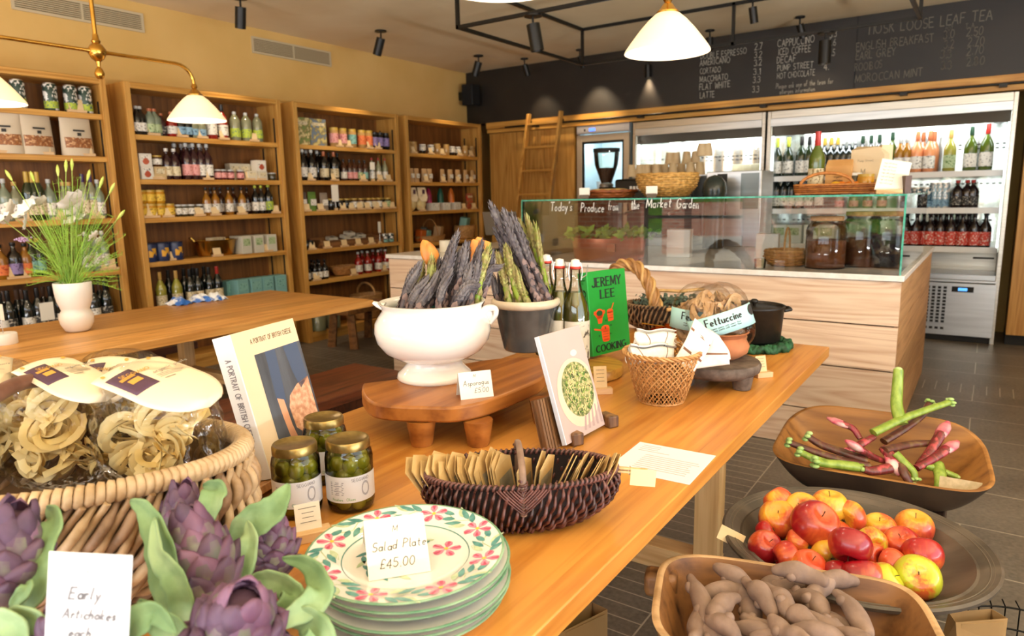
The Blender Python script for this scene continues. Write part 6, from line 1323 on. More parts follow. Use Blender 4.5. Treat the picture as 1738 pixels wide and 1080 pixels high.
def apple_proto(k):
    def f():
        o = thing('apple', '', 'apple')
        def S_(u, v):
            t = PI*v; r_ = .047*(math.sin(t)**.82)*(1+.1*math.cos(t)); z = -.042*math.cos(t)*(1-.0)
            dip = math.exp(-(math.sin(t)/.42)**2); z -= math.copysign(.018*dip, -math.cos(t)); 
            return Vector((r_*math.cos(2*PI*u)*(1+.012*math.cos(5*2*PI*u)), r_*math.sin(2*PI*u)*(1+.012*math.cos(5*2*PI*u)), z))
        part('flesh', MB().grid(S_, 32, 22, cu=True), AM[k], o, smooth=80)
        part('stalk', MB().tube([(0, 0, .02), (.001, .001, .03), (.003, .002, .038)], [.001, .0009, .0013], 6), pm('apple_stalk', '4a3418', rough=.7), o)
        m = MB()
        for q in range(5): m.tube([(0, 0, -.026), (.004*math.cos(q*1.26), .004*math.sin(q*1.26), -.03), (.007*math.cos(q*1.26), .007*math.sin(q*1.26), -.036)], [.0015, .0018, .0006], 4)
        part('calyx', m, pm('apple_calyx', '5a4c2a', rough=.8), o); return o
    return Kind(f)
AK = [apple_proto(k) for k in range(4)]
APL = [(1322, 880, 1, 68, 'speckled yellow and orange apple at the plinth side, second up'), (1320, 850, 2, 50, 'small blushed apple at the very back of the heap beside the yellow one'), (1362, 866, 2, 58, 'golden apple between the big deep red one and the speckled one'), (1385, 888, 0, 80, 'biggest deep red apple at the top of the heap'), (1408, 858, 2, 62, 'yellow apple at the crown of the heap with its stalk upright'),
    (1440, 877, 2, 58, 'orange apple just behind the crown of the heap'), (1492, 897, 2, 58, 'golden apple with a sunken stalk apart at the far side'), (1552, 893, 1, 62, 'red and green apple alone at the far end of the heap'), (1480, 922, 3, 52, 'bright green apple near the middle with its stalk toward the lens'), (1530, 922, 1, 60, 'red striped apple with a brown stalk hollow beside the bright green one'),
    (1443, 928, 0, 70, 'red and yellow apple in the middle with its hollow facing the lens'), (1300, 928, 0, 58, 'dark red apple lowest on the table side of the heap'), (1300, 905, 1, 40, 'brownish apple tucked behind the dark red one'), (1352, 922, 2, 50, 'pale golden apple below the biggest deep red one'), (1336, 947, 1, 55, 'red apple with a yellow cheek next to the dark red one'),
    (1373, 962, 2, 62, 'orange apple resting by the potatoes'), (1400, 938, 2, 50, 'orange-yellow apple half covered by the red and yellow middle one'), (1421, 972, 0, 48, 'red apple tucked low behind the potatoes'), (1462, 983, 0, 74, 'glossy red apple with its dark base toward the lens at the near edge'), (1503, 985, 3, 60, 'yellow-green apple behind the glossy red one at the near edge'),
    (1515, 957, 2, 50, 'pink-orange apple between the two yellow-green ones'), (1566, 944, 1, 66, 'orange-red apple above the big yellow-green one'), (1557, 980, 3, 76, 'big yellow-green apple with freckles at the near edge'), (1420, 905, 2, 46, 'orange apple sunk between the deep red and the middle one'), (1482, 945, 1, 44, 'orange apple in the gap under the bright green one')]
rg = random.Random(9)
for i, (px, py, k, dpx, l_) in enumerate(APL):
    zz = zb2+.068
    hi = {0: .02, 3: .05, 4: .05, 2: .045, 10: .055, 1: .05, 5: .03, 9: .012, 21: .012, 8: .014, 16: .0, 6: -.004}.get(i, 0)
    p = onz(px, py, zz+hi); s = dpx*dep(p)/FPX/.094
    face = {0: (0, -.6, .8), 3: (.5, -.3, .8), 4: (0, 0, 1), 8: (.5, -.8, .2), 10: (.0, -.75, -.7), 18: (.3, -.6, -.75), 22: (.15, -.75, .65), 9: (-.1, -.5, .9), 6: (0, -.2, 1), 21: (.2, -.75, -.6), 14: (-.7, -.5, -.3), 7: (.1, -.2, 1), 19: (.7, .1, .6)}.get(i, (rg.uniform(-1, 1), rg.uniform(-.3, 1), rg.uniform(-.5, 1)))
    M = Vector(face).to_track_quat('Z', 'Y').to_matrix().to_4x4() @ Matrix.Rotation(rg.random()*6, 4, 'Z')
    AK[k].put(p, M, l_, 'apple', 'apples on the wooden platter', s)
tg = ony(1241, 915, ac.y-.05); solo('paper_label', MB().box((-.032, -.0006, -.018), (.032, .0006, .018)), KRAFT, 'small brown paper label stuck inside the platter rim near the table leg', 'label', atd(1241, 912, dep(ac)+.02), Matrix.Rotation(RZ, 4, 'Z') @ Matrix.Rotation(R(-25), 4, 'X') @ Matrix.Rotation(R(28), 4, 'Y'))
# potato trough
zp = .44; pa, pb_ = onz(1145, 1010, zp+.17), onz(1585, 1070, zp+.17); pc_ = onz(1345, 1050, zp+.17); PAn = math.atan2((pb_-pa).y, (pb_-pa).x)
pt = thing('potato_trough', 'old brown wooden trough full of knobbly potatoes', 'trough', (pc_.x, pc_.y, zp), PAn)
POTW = wood('brown_trough_wood', '5a381c', '8a5e34', 'X', rough=.5, rings=.5, fine=.7, c3='3a2412'); POTL = wood('pale_board_wood', '8a6a44', 'b8946a', 'X', rough=.6, rings=.5)
def PS(u, v, inn=0):
    a = 2*PI*u; c, s = math.cos(a), math.sin(a); k = .72+.28*v if not inn else .68+.265*v
    ex = .45; x = .262*(math.copysign(abs(c)**.3, c) if c > 0 else -abs(c)**.75)*k; y = .2*math.copysign(abs(s)**ex, s)*k
    return Vector((x, y, .17*v+(.014 if inn else 0)*(1-v)+.02*max(0, -c)*v))
part('outer_shell', MB().grid(lambda u, v: PS(u, v), 64, 8, cu=True).add([PS(i/64, 0) for i in range(64)], [tuple(range(63, -1, -1))]), POTW, pt, smooth=60); part('hollow', MB().grid(lambda u, v: PS(u, v, 1), 64, 8, cu=True).add([PS(i/64, 0, 1) for i in range(64)], [tuple(range(64))]), POTW, pt, smooth=60)
part('lip', MB().grid(lambda u, v: PS(u, 1).lerp(PS(u, 1, 1), v)+Vector((0, 0, .003*math.sin(PI*v))), 64, 4, cu=True), POTL, pt, smooth=60)
part('handle_knob', MB().box((-.29, .08, .12), (-.22, .13, .175)), POTW, pt, bev=.012)
pedestal(pc_.x-.16, pc_.x+.16, pc_.y-.13, pc_.y+.13, zp, 'dark square plinth under the potato trough')
POT = pm('potato_skin', '6f5a4e', '927a6c', ns=16, det=6, rough=.8, c3='80695c', bump=.35, bs=50, rnd=30, lo=.3, hi=.7)
def potato_proto(seed):
    def f():
        rg = random.Random(seed); L_ = .075; bend = rg.uniform(-.018, .018); kn = [(rg.uniform(.15, .85), rg.uniform(-.3, .35)) for _ in range(3)]; n = 18
        pts = [(L_*(i/(n-1)-.5)*2, bend*math.sin(PI*i/(n-1)), .006*math.sin(2.2*PI*i/(n-1)+seed)) for i in range(n)]
        rr = [.024*max(.12, math.sin(PI*(.04+.92*i/(n-1))))**.42*(1+sum(a*math.exp(-((i/(n-1)-c)/.13)**2) for c, a in kn))*(1+.2*(i/(n-1)-.5)) for i in range(n)]
        m = MB().tube(pts, rr, 14, flatten=.95)
        for q in range(2 if seed % 2 else 1): t = rg.uniform(.2, .8); i = int(t*(n-1)); a = rg.random()*6; m.ell(Vector(pts[i])+Vector((0, math.cos(a), math.sin(a)))*rr[i]*.75, (.016, .014, .014), 10)
        return tag(ob('potato', m.mesh('potato', POT, 80), sub=1), 'p', 'potato')
    return Kind(f)
PK_ = [potato_proto(s) for s in range(6)]; rg = random.Random(5)
PTS = [((1172, 985), (1195, 1055), 3, 0), ((1205, 1025), (1175, 1078), 2, 1), ((1225, 1000), (1290, 1030), 1, 0), ((1270, 985), (1315, 1040), 4, 0), ((1325, 975), (1300, 1000), 0, 1), ((1200, 1010), (1250, 1000), 5, 0), ((1215, 1050), (1250, 1020), 2, 0), ((1250, 1000), (1275, 1055), 1, 0), ((1205, 1045), (1245, 1078), 3, 0),
    ((1300, 1000), (1340, 1045), 4, 0), ((1355, 990), (1300, 1005), 5, 0), ((1335, 975), (1380, 985), 0, 0), ((1345, 1005), (1395, 1035), 1, 0), ((1395, 1000), (1440, 990), 2, 0), ((1420, 1010), (1470, 1075), 3, 0), ((1400, 1045), (1440, 1065), 0, 0), ((1340, 1030), (1390, 1070), 4, 0), ((1380, 1055), (1420, 1078), 5, 0), ((1290, 1060), (1320, 1078), 1, 0), ((1320, 1060), (1350, 1080), 2, 0),
    ((1260, 1070), (1300, 1085), 3, 0), ((1235, 980), (1260, 1000), 0, 0), ((1405, 985), (1370, 1010), 2, 0), ((1190, 1075), (1220, 1090), 5, 0), ((1360, 1080), (1410, 1092), 1, 0), ((1225, 1085), (1265, 1095), 4, 0), ((1300, 1090), (1350, 1100), 0, 0), ((1440, 1080), (1470, 1095), 5, 0)]
zpt = zp+.175
for i, (a, b, k, low) in enumerate(PTS):
    h = -.012+.022*math.sin(i*2.4)-.02*low; A, B = onz(*a, zpt+h), onz(*b, zpt+h+.012*math.sin(i*1.7)); d = B-A; s = max(.75, min(1.3, d.length/.125))
    M = basis((0, 0, 0), d, Vector((0, 0, 1)).cross(d)) @ Matrix.Rotation(rg.random()*6, 4, 'X')
    PK_[k].put((A+B)/2, M, 'knobbly brown potato in the trough, %s of those counted from the table leg' % ordn(sorted(range(len(PTS)), key=lambda q: PTS[q][0][0]+PTS[q][1][0]).index(i)), 'potato', 'potatoes in the old trough', (s, .82, .82))
# paper bags and wire basket low down
PB = pm('brown_paper', '9a7a4e', 'ad8c5e', ns=5, rough=.85)
def bag(loc, rz, w, d, h, label):
    o = thing('paper_bag', label, 'paper bag', loc, rz); e = lambda u, v: Vector(((w/2)*(1 if u in (0, 3) else -1), (d/2)*(1 if u < 2 else -1)*(1-.5*v), h*v))
    part('body', MB().add([e(u, v)+Vector((.006*math.sin(u*3+v*5), .004*math.cos(u*2), 0)) for v in (0, .5, 1) for u in range(4)], [(j*4+i, j*4+(i+1) % 4, (j+1)*4+(i+1) % 4, (j+1)*4+i) for j in range(2) for i in range(4)]+[(3, 2, 1, 0)]), PB, o, sol=.001, smooth=0)
    part('folded_flap', MB().box((-w/2+.01, -d/4-.004, h*.62), (w/2-.01, -d/4-.002, h*.98), 0), PB, o, smooth=0); return o
g_ = onz(1655, 1062, .22); bag((g_.x, g_.y, 0), RZ+.05, .14, .09, .25, 'flat brown paper bag on the floor beside the platter plinth')
g_ = onz(1010, 1068, .25); bag((g_.x-.05, g_.y, 0), RZ+.6, .16, .1, .27, 'folded brown paper bag on the floor below the display table edge')
g_ = onz(1720, 1070, .16); WIR = pm('dark_wire', '1c1a18', rough=.4, metal=.7); m = MB()
for q in range(3): m.tube([Vector((.16*math.cos(i*PI/16), .12*math.sin(i*PI/16), .02+.07*q)) for i in range(32)], .003, 5, closed=True)
for i in range(26): m.tube([(.16*math.cos(i*PI/13), .12*math.sin(i*PI/13), .02+.035*k) for k in range(5)]+[(.15*math.cos(i*PI/13+.1), .11*math.sin(i*PI/13+.1), .19)], .0022, 5)
o = thing('wire_basket', 'dark wire basket on the floor behind the paper bag', 'basket', (g_.x, g_.y, 0), RZ); part('wires', m, WIR, o, smooth=80); part('base', MB().lathe([(0, .004), (.15, .004), (.15, .012), (0, .012)], 24, sy=.75), WIR, o)
# ------------------------------------------------------------------ the vase table
vp = onz(133, 562); VW = pm('white_ceramic', 'ece8e2', rough=.4)
v = thing('ceramic_vase', 'white double-bulge ceramic vase of flowers on the pale oak table', 'vase', vp)
part('body', MB().lathe([(.045, 0), (.06, .008), (.078, .045), (.082, .075), (.076, .1), (.066, .118), (.07, .13), (.082, .165), (.088, .21), (.09, .262), (.087, .265), (.084, .258), (.078, .18), (0, .17)], 48), VW, v, smooth=60)
cu = onz(8, 584); c = thing('white_holder', 'low white round holder with a thin upright wire at the table end', 'holder', cu); part('block', MB().lathe([(.055, 0), (.057, .004), (.057, .05), (.054, .054), (0, .054)], 32), VW, c, smooth=40); part('wire', MB().tube([(0, 0, .05), (0, 0, .16)], .002, 6), STEEL, c); part('card', MB().box((-.04, -.001, .12), (.04, .001, .2)), CARD, c)
FG = pm('feathery_green', '5c8a1e', '93b93c', ns=9, rough=.6, c3='7aa42c', rnd=5); STG = pm('flower_stem', '7f9a3c', 'a2b85a', ns=9, rough=.6); PET = pm('white_petal', 'f2efe6', 'e8e4da', ns=20, rough=.6); BUD = pm('green_bud', 'a5b84a', 'c2cc70', ns=20, rough=.6); LIL = pm('lilac_bloom', 'a884b0', 'c4a8c8', ns=60, rough=.8)
dv = dep(vp); top = vp+Vector((0, 0, .25))
rg = random.Random(7)
fb = thing('flower_bunch', 'loose bunch of white flowers and feathery green stems in the white vase', 'flowers', top)
m = MB()
for i in range(150):
    a = rg.uniform(-1, 1); px = 125+a*85+rg.uniform(-8, 8); py = 300+150*abs(a)**2*.6+rg.uniform(0, 120); e = atd(px, py, dv+rg.uniform(-.14, .14))-top; s = Vector((rg.uniform(-.04, .04), rg.uniform(-.04, .04), -.02)); mid = (s+e)/2+Vector((0, 0, .03)); q = smooth_path([s, mid, e], 5); m.tube(q, [.0011]*len(q), 3)
    for k in range(6):
        b = q[-1-k] if len(q) > 7 else q[-1]
        for w_ in range(3):
            d = Vector((rg.uniform(-1, 1), rg.uniform(-1, 1), rg.uniform(-.1, 1))).normalized()*rg.uniform(.015, .035); m.tube([b, b+d], [.0009, .0003], 3)
part('feathery_leaves', m, FG, fb, smooth=0, kind='stuff')
def stem_to(px, py, dd): 
    e = atd(px, py, dv+dd)-top; s = Vector((rg.uniform(-.03, .03), rg.uniform(-.03, .03), -.02)); q = smooth_path([s, (s+e)/2+Vector((0, 0, .025)), e], 7); part('stem', MB().tube(q, .0017, 5), STG, fb, smooth=80); return q
for px, py, sz in ((122, 342, .07), (137, 352, .062), (128, 374, .065), (45, 355, .075), (18, 362, .075), (60, 345, .06), (45, 376, .05), (160, 402, .036), (138, 399, .022), (158, 438, .04), (110, 350, .04), (4, 372, .05), (168, 410, .026), (150, 425, .03)):
    q = stem_to(px, py, rg.uniform(-.12, .08)); mm = MB(); c = q[-1]; face = (Vector((-.4, -.5, .4))+Vector((rg.uniform(-.5, .5), rg.uniform(-.5, .5), rg.uniform(-.3, .5)))).normalized(); e1 = face.orthogonal().normalized(); e2 = face.cross(e1)
    for k in range(5):
        a = k*1.257+rg.random()*.4; d = e1*math.cos(a)+e2*math.sin(a); w_ = face.cross(d)
        mm.grid(lambda u, v: c+d*(sz*v)+w_*((u-.5)*sz*1.25*math.sin(PI*(.12+.8*v))**.7)+face*(sz*(.2*v*v+.12*math.sin(u*6+k)*v)), 5, 6)
    part('white_bloom', mm, PET, fb, smooth=80)
for px, py in ((15, 298), (98, 290), (112, 282), (122, 280), (172, 310), (190, 320), (205, 365), (55, 300), (150, 298)):
    q = stem_to(px, py, rg.uniform(-.1, .1)); d = (q[-1]-q[-2]).normalized(); part('bud', MB().tube([q[-1]-d*.03, q[-1], q[-1]+d*.02, q[-1]+d*.035], [.004, .009, .007, .002], 8), BUD, fb, smooth=80)
q = stem_to(40, 407, -.02); mm = MB()
for k in range(40): mm.ell(q[-1]+Vector((rg.uniform(-.05, .05)*RV.x, rg.uniform(-.05, .05)*.6, rg.uniform(-.012, .012))), (.006, .006, .005), 6)
part('lilac_bloom', mm, LIL, fb, smooth=80)
BLU = pm('blue_white_wrap', '2f6ac0', 'e8eef4', ns=14, rough=.3, lo=.46, hi=.54, rnd=8)
def crisp(px, rz, l_):
    o = thing('snack_packet', l_, 'packet', px, rz, 'blue and white packets on the vase table')
    part('packet', MB().grid(lambda u, v: Vector(((u-.5)*.15, (v-.5)*.1, .004+.05*math.sin(PI*u)**.7*math.sin(PI*v)**.6+.006*math.sin(u*14+v*9))), 20, 14).grid(lambda u, v: Vector(((u-.5)*.15, (v-.5)*.1, .003)), 2, 2), BLU, o, smooth=80); return o
for (px, py, rz, l_) in ((303, 517, .3, 'crumpled blue and white packet nearer the vase, on the table edge'), (340, 512, 1.2, 'crumpled blue and white packet in the middle of the table edge'), (365, 509, .2, 'crumpled blue and white packet on the table edge, beyond the other two')): crisp(onz(px, py), rz, l_)
st = thing('rustic_stool', 'low rustic wooden stool under the far table corner, in front of the bookcases', 'stool', (-5.1, 4.75, 0), .05)
part('seat', MB().box((-.17, -.34, .34), (.17, .34, .4)), POTW, st, bev=.006)
for sx in (-1, 1):
    for sy in (-.8, .8): part('leg', MB().tube([(sx*.15, sy*.32, 0), (sx*.11, sy*.3, .35)], [.045, .04], 6), POTW, st)
# ------------------------------------------------------------------ stock on the bookcase shelves
def yfor(px, X, z):
    """the Y at which a point of the given X and Z is seen at the column px"""
    k = (px-869)/FPX; a = _r2-k*_f; return -(a[0]*X+a[2]*(z-CH))/a[1]
GC = {}
def gl(name, c, rough=.12): return pm('glass_'+name, c, rough=rough, coat=.6)
LBM = {k: pm('label_'+k, a, b, ns=70, rough=.65, lo=.56, hi=.6, rnd=9) for k, a, b in (('white', 'e2dccf', '7b746a'), ('cream', 'd8c9a4', '8a7650'), ('pink', 'd99a94', 'a84c4c'), ('green', 'a9b88a', '5e7a44'), ('teal', '7fb0a6', '3e6e68'), ('blue', '7fa2b8', '30506c'), ('purple', '8a78a8', '483a66'), ('orange', 'd8743c', 'a83c20'), ('red', 'c84030', 'e8d8c8'), ('yellow', 'd9b23a', '8a6414'), ('lime', 'a8b83a', '2e5a6a'), ('black', '2a2622', 'b8b0a0'))}
CPM = {k: pm('cap_'+k, v, rough=.4) for k, v in dict(black='161412', white='e4e0d6', red='a8281e', tan='b8924e', gold='b8963c', copper='b0643c', purple='3a2450', green='b4bc3a', silver='b8b8b4', grey='8a8478', dkgreen='1e3a26', brown='5a4030').items()}
KIN = {}
def bottle(h, r, glass, label, cap, sh=.62, neck=.3, lb=(.12, .42), full=True, foil=0):
    key = ('b', h, r, glass, label, cap, sh, neck, lb, foil)
    def f():
        o = thing('bottle', '', 'bottle'); g = gl(glass, GLC[glass])
        part('glass', MB().lathe([(r*.9, 0), (r, .008), (r, h*sh*.9), (r*.93, h*sh), (r*.6, h*(sh+.1)), (r*neck, h*(sh+.18)), (r*neck, h*.95), (r*neck*1.15, h*.955), (r*neck*1.15, h*.985)], 14), g, o, smooth=60)
        if label: part('label', MB().lathe([(r*1.012, h*lb[0]), (r*1.012, h*lb[1])], 14, cap=False), LBM[label], o, smooth=60)
        part('cap', MB().lathe([(r*neck*1.12, h*(.9-foil)), (r*neck*1.22, h*(.905-foil)), (r*neck*1.22, h), (0, h*1.002)], 12), CPM[cap], o, smooth=60); return o
    return KIN.setdefault(key, Kind(f))
GLC = dict(dark='0e0c0a', green='1c2a12', plum='2a0c14', amber='8a5a14', clear='7c7d62', red='8a1a10', brown='3a1c0c', straw='8f8a34', rose='d88a5a', gin='76826e', wine='0c1410', cola='1c0a08', olive='4a5a14')
def jar(h, r, cont, label, lid, lb=(.2, .7)):
    key = ('j', h, r, cont, label, lid)
    def f():
        o = thing('jar', '', 'jar'); part('contents', MB().lathe([(r*.9, 0), (r, .004), (r, h*.82), (r*.86, h*.88), (r*.86, h*.9)], 14), gl(cont, GLC.get(cont, cont)), o, smooth=60)
        if label: part('label', MB().lathe([(r*1.015, h*lb[0]), (r*1.015, h*lb[1])], 14, cap=False), LBM[label], o, smooth=60)
        part('lid', MB().lathe([(r*.94, h*.86), (r*.96, h), (0, h)], 14), CPM[lid], o, smooth=50); return o
    return KIN.setdefault(key, Kind(f))
GLC.update(honey='b8801c', jam='4a1418', pickle='3c3420', mustard='a8842c', chutney='4a2c14', tan='b08a54', cork='c09a60')
def can(h, r, body, band):
    key = ('c', h, r, body, band)
    def f():
        o = thing('drink_can', '', 'can'); part('body', MB().lathe([(r*.85, 0), (r, h*.05), (r, h*.9), (r*.86, h*.98), (r*.84, h), (0, h*.985)], 16), pm('can_'+body, body, 'ece8e0', ns=34, rough=.35, lo=.52, hi=.56, metal=.2), o, smooth=50)
        part('band', MB().lathe([(r*1.01, h*.08), (r*1.01, h*.34)], 16, cap=False), LBM[band], o, smooth=60); part('rim', MB().lathe([(r*.9, h*.95), (r*.88, h*1.004), (r*.8, h*1.002)], 16, cap=False), STEEL, o); return o
    return KIN.setdefault(key, Kind(f))
def carton(w, d, h, col, lab, mark=None):
    key = ('k', w, d, h, col, lab, mark)
    def f():
        o = thing('carton', '', 'box'); part('box', MB().cbox((0, 0, h/2), (w, d, h)), pm('carton_'+col, col, rough=.7), o, bev=.002)
        part('front_print', MB().box((-w*.36, -d/2-.001, h*.45), (w*.36, -d/2-.0002, h*.85)), LBM[lab], o, smooth=0)
        if mark: part('motif', MB().ell((0, -d/2, h*.42), (w*.28, .002, w*.28), 12), pm('motif_'+mark, mark, rough=.6), o)
        return o
    return KIN.setdefault(key, Kind(f))
def pouch(w, h, d, col, win, mark='222'):
    key = ('p', w, h, d, col, win)
    def f():
        o = thing('pouch', '', 'bag')
        part('bag', MB().grid(lambda u, v: Vector(((w/2)*math.cos(2*PI*u)*(1-.06*v), (d/2)*math.sin(2*PI*u)*(1-v)**.5*(1 if v < .99 else .05), h*v)), 24, 12, cu=True), pm('pouch_'+col, col, rough=.7), o, smooth=60)
        if win: part('window', MB().grid(lambda u, v: Vector(((u-.5)*w*.85, -(d/2)*math.sqrt(max(0, 1-((u-.5)*1.72)**2))*(1-.3*v-.18)**.5-.002, h*(.18+.24*v))), 10, 4), pm('nut_window', 'a86c3c', 'd8a878', ns=60, rough=.4, c3='7a4424'), o, smooth=0)
        part('print', MB().box((-w*.18, -d*.36-.004, h*.56), (w*.18, -d*.36-.003, h*.6)).box((-w*.06, -d*.36-.004, h*.46), (w*.06, -d*.36-.003, h*.53)), INK, o, smooth=0) if win else part('label', MB().box((-w*.34, -d*.5-.002, h*.3), (w*.34, -d*.5-.001, h*.62)), LBM['white'], o, smooth=0)
        return o
    return KIN.setdefault(key, Kind(f))
def sign(w=.075, h=.06, stick=0):
    key = ('s', w, h, stick)
    def f():
        o = thing('shelf_price_card', '', 'card')
        if stick:
            part('foot', MB().cbox((0, 0, .012), (.03, .03, .024)), PALEW, o); part('rod', MB().tube([(0, 0, .02), (0, 0, stick+.01)], .003, 6), STEEL, o); part('card', MB().box((-w/2, -.002, stick), (w/2, 0, stick+h)), CARD, o)
        else:
            part('block', MB().box((-w*.65, -.012, 0), (w*.65, .012, .018)), pm('light_beech', 'cfa878'), o); M = Matrix.Translation((0, 0, .015)) @ Matrix.Rotation(R(-12), 4, 'X'); part('card', MB().box((-w/2, -.001, 0), (w/2, .001, h), 0, M), KRAFT, o)
        return o
    return KIN.setdefault(key, Kind(f))
SN = ['top', 'second', 'third', 'fourth', 'fifth', 'lowest']
CNT = {}
FACE = PI/2      # the shelves face +X
def stock(case, shelf, kind, desc, cat, pxs, back=0, dz=0, group=None, rz=0, rj=.12, sc=None):
    z = SH[case][shelf]; rg = random.Random(case*100+shelf*10+len(pxs))
    for px in pxs:
        X = XB-.065-back*.1; Y = yfor(px, X, z+.05)
        if not (YB[case][0]+.06 < Y < YB[case][1]-.06): Y = min(max(Y, YB[case][0]+.085), YB[case][1]-.085)
        k = (case, shelf, desc); n = CNT.get(k, 0); CNT[k] = n+1
        kind.put((X, Y, z+dz+.0005), FACE+rz+rg.uniform(-rj, rj), '%s, %s along the %s shelf, %s bookcase' % (desc, ordn(n), SN[shelf], BC[case]), cat, '%s, %s shelf of the %s bookcase' % (group or cat+'s', SN[shelf], BC[case]), sc)
def signs(case, shelf, pxs, kind=None, desc='small kraft price card'):
    z = SH[case][shelf]
    for px in pxs:
        X = XB-.024; Y = min(max(yfor(px, X, z+.03), YB[case][0]+.1), YB[case][1]-.1); k = (case, shelf, desc); n = CNT.get(k, 0); CNT[k] = n+1
        (kind or sign()).put((X, Y, z+.0005), FACE, '%s, %s along the %s shelf, %s bookcase' % (desc, ordn(n), SN[shelf], BC[case]), 'card', 'price cards, %s shelf of the %s bookcase' % (SN[shelf], BC[case]))
TALL = sign(.09, .13, .1)
# first bookcase: tins, nut bags, bottles
stock(1, 0, can(.19, .045, '2e4238', 'lime'), 'tall green and white beer can', 'can', (32, 87, 121, 146)); signs(1, 0, (130,), sign(.1, .08))
stock(1, 1, pouch(.23, .31, .11, 'c9b9a0', 1), 'grey pouch of nuts with a window', 'bag', (8, 64, 132), rj=.2); signs(1, 1, (12, 73, 145), sign(.1, .07))
stock(1, 2, bottle(.34, .042, 'green', 'cream', 'gold', foil=.2), 'gold-necked sparkling bottle', 'bottle', (52, 61, 70)); stock(1, 2, bottle(.27, .045, 'clear', 'white', 'tan'), 'clear spirit bottle with a cork', 'bottle', (30, 112, 122)); stock(1, 2, bottle(.33, .038, 'clear', 'cream', 'purple', foil=.08), 'clear bottle with a purple cap', 'bottle', (146, 159)); stock(1, 2, bottle(.29, .042, 'gin', 'white', 'silver'), 'pale gin bottle with a silver cap', 'bottle', (12, 88, 170)); signs(1, 2, (40, 100, 165))
stock(1, 3, bottle(.25, .05, 'dark', 'purple', 'black'), 'dark bottle with a purple label', 'bottle', (27,)); stock(1, 3, bottle(.24, .045, 'amber', 'orange', 'black'), 'amber bottle with an orange label', 'bottle', (4, 46)); stock(1, 3, bottle(.27, .042, 'green', 'teal', 'gold'), 'green bottle with a teal label', 'bottle', (57, 68)); stock(1, 3, bottle(.3, .04, 'gin', 'white', 'white'), 'clear bottle with a white label', 'bottle', (150, 165, 178)); signs(1, 3, (31, 185), sign(.11, .07))
stock(1, 4, bottle(.33, .042, 'wine', 'white', 'black', foil=.12), 'dark wine bottle with a white label', 'bottle', (52, 163, 8, 100)); stock(1, 4, bottle(.34, .042, 'wine', 'black', 'black', foil=.12), 'dark wine bottle with a patterned label', 'bottle', (21, 184, 70, 92)); stock(1, 4, bottle(.33, .042, 'wine', None, 'brown', foil=.12), 'dark wine bottle without a label', 'bottle', (14, 36, 44, 80, 120, 174), back=1); signs(1, 4, (84,), TALL, 'tall cream price card on a wire')
# second bookcase
g1 = bottle(.22, .045, 'dark', 'white', 'silver', .66); stock(2, 0, g1, 'squat gin bottle with a white label', 'bottle', (234, 240)); stock(2, 0, bottle(.21, .05, 'gin', 'green', 'copper', .66), 'clear gin bottle with a pale green label', 'bottle', (256, 264)); stock(2, 0, bottle(.18, .038, 'plum', 'black', 'copper', .6), 'small maroon bottle', 'bottle', (275,)); stock(2, 0, bottle(.2, .045, 'red', 'white', 'copper', .62), 'red-orange spirit bottle', 'bottle', (292,))
stock(2, 0, bottle(.2, .045, 'dark', 'blue', 'black'), 'dark bottle with a blue label', 'bottle', (307, 318)); stock(2, 0, bottle(.18, .045, 'clear', 'blue', 'white'), 'clear bottle with a blue label', 'bottle', (328, 341)); stock(2, 0, bottle(.3, .045, 'red', 'white', 'black', foil=.1), 'tall red bottle with a white label', 'bottle', (360, 379)); stock(2, 0, bottle(.25, .046, 'clear', 'lime', 'silver', .74), 'clear tonic bottle with a yellow-green label', 'bottle', (400, 419, 438)); signs(2, 0, (261, 309, 343, 380, 431))
stock(2, 1, carton(.1, .1, .1, 'd8d0c0', 'white', 'a8482a'), 'white carton with a red motif', 'box', (245,)); stock(2, 1, carton(.1, .1, .1, 'dad2c4', 'white', 'b85a3a'), 'white carton with a red motif stacked on another', 'box', (244,), dz=.1); stock(2, 1, carton(.1, .08, .1, 'c4a878', 'cream'), 'kraft carton under a jar', 'box', (268,)); stock(2, 1, jar(.09, .04, 'chutney', 'white', 'gold'), 'amber jar standing on a carton', 'jar', (268,), dz=.1)
stock(2, 1, bottle(.25, .042, 'plum', 'cream', 'white', .62), 'plum cordial bottle with a swing cap', 'bottle', (285, 298)); stock(2, 1, bottle(.3, .044, 'plum', 'pink', 'silver', .62), 'tall plum cordial bottle with a pink label', 'bottle', (319, 331)); stock(2, 1, bottle(.3, .044, 'plum', 'white', 'silver', .62), 'tall plum cordial bottle with a white label', 'bottle', (342, 354)); stock(2, 1, bottle(.3, .044, 'plum', None, 'silver', .62), 'tall plum cordial bottle in the back row', 'bottle', (300, 312, 326, 345), back=1)
stock(2, 1, jar(.09, .034, 'jam', 'pink', 'silver'), 'small jam jar with a pink label', 'jar', (370, 378, 391, 408)); stock(2, 1, carton(.1, .09, .15, 'c8bfa8', 'cream'), 'cream carton standing upright', 'box', (396, 412, 424), back=1); stock(2, 1, carton(.1, .09, .08, 'd0c6b0', 'cream'), 'low cream carton', 'box', (424, 441)); stock(2, 1, carton(.1, .09, .1, 'd8d0c2', 'white', 'a8482a'), 'white carton with a round red motif', 'box', (440,), dz=.08); stock(2, 1, jar(.07, .042, 'pickle', None, 'silver'), 'low dark jar with a silver lid', 'jar', (461,)); signs(2, 1, (268, 353, 424, 443))
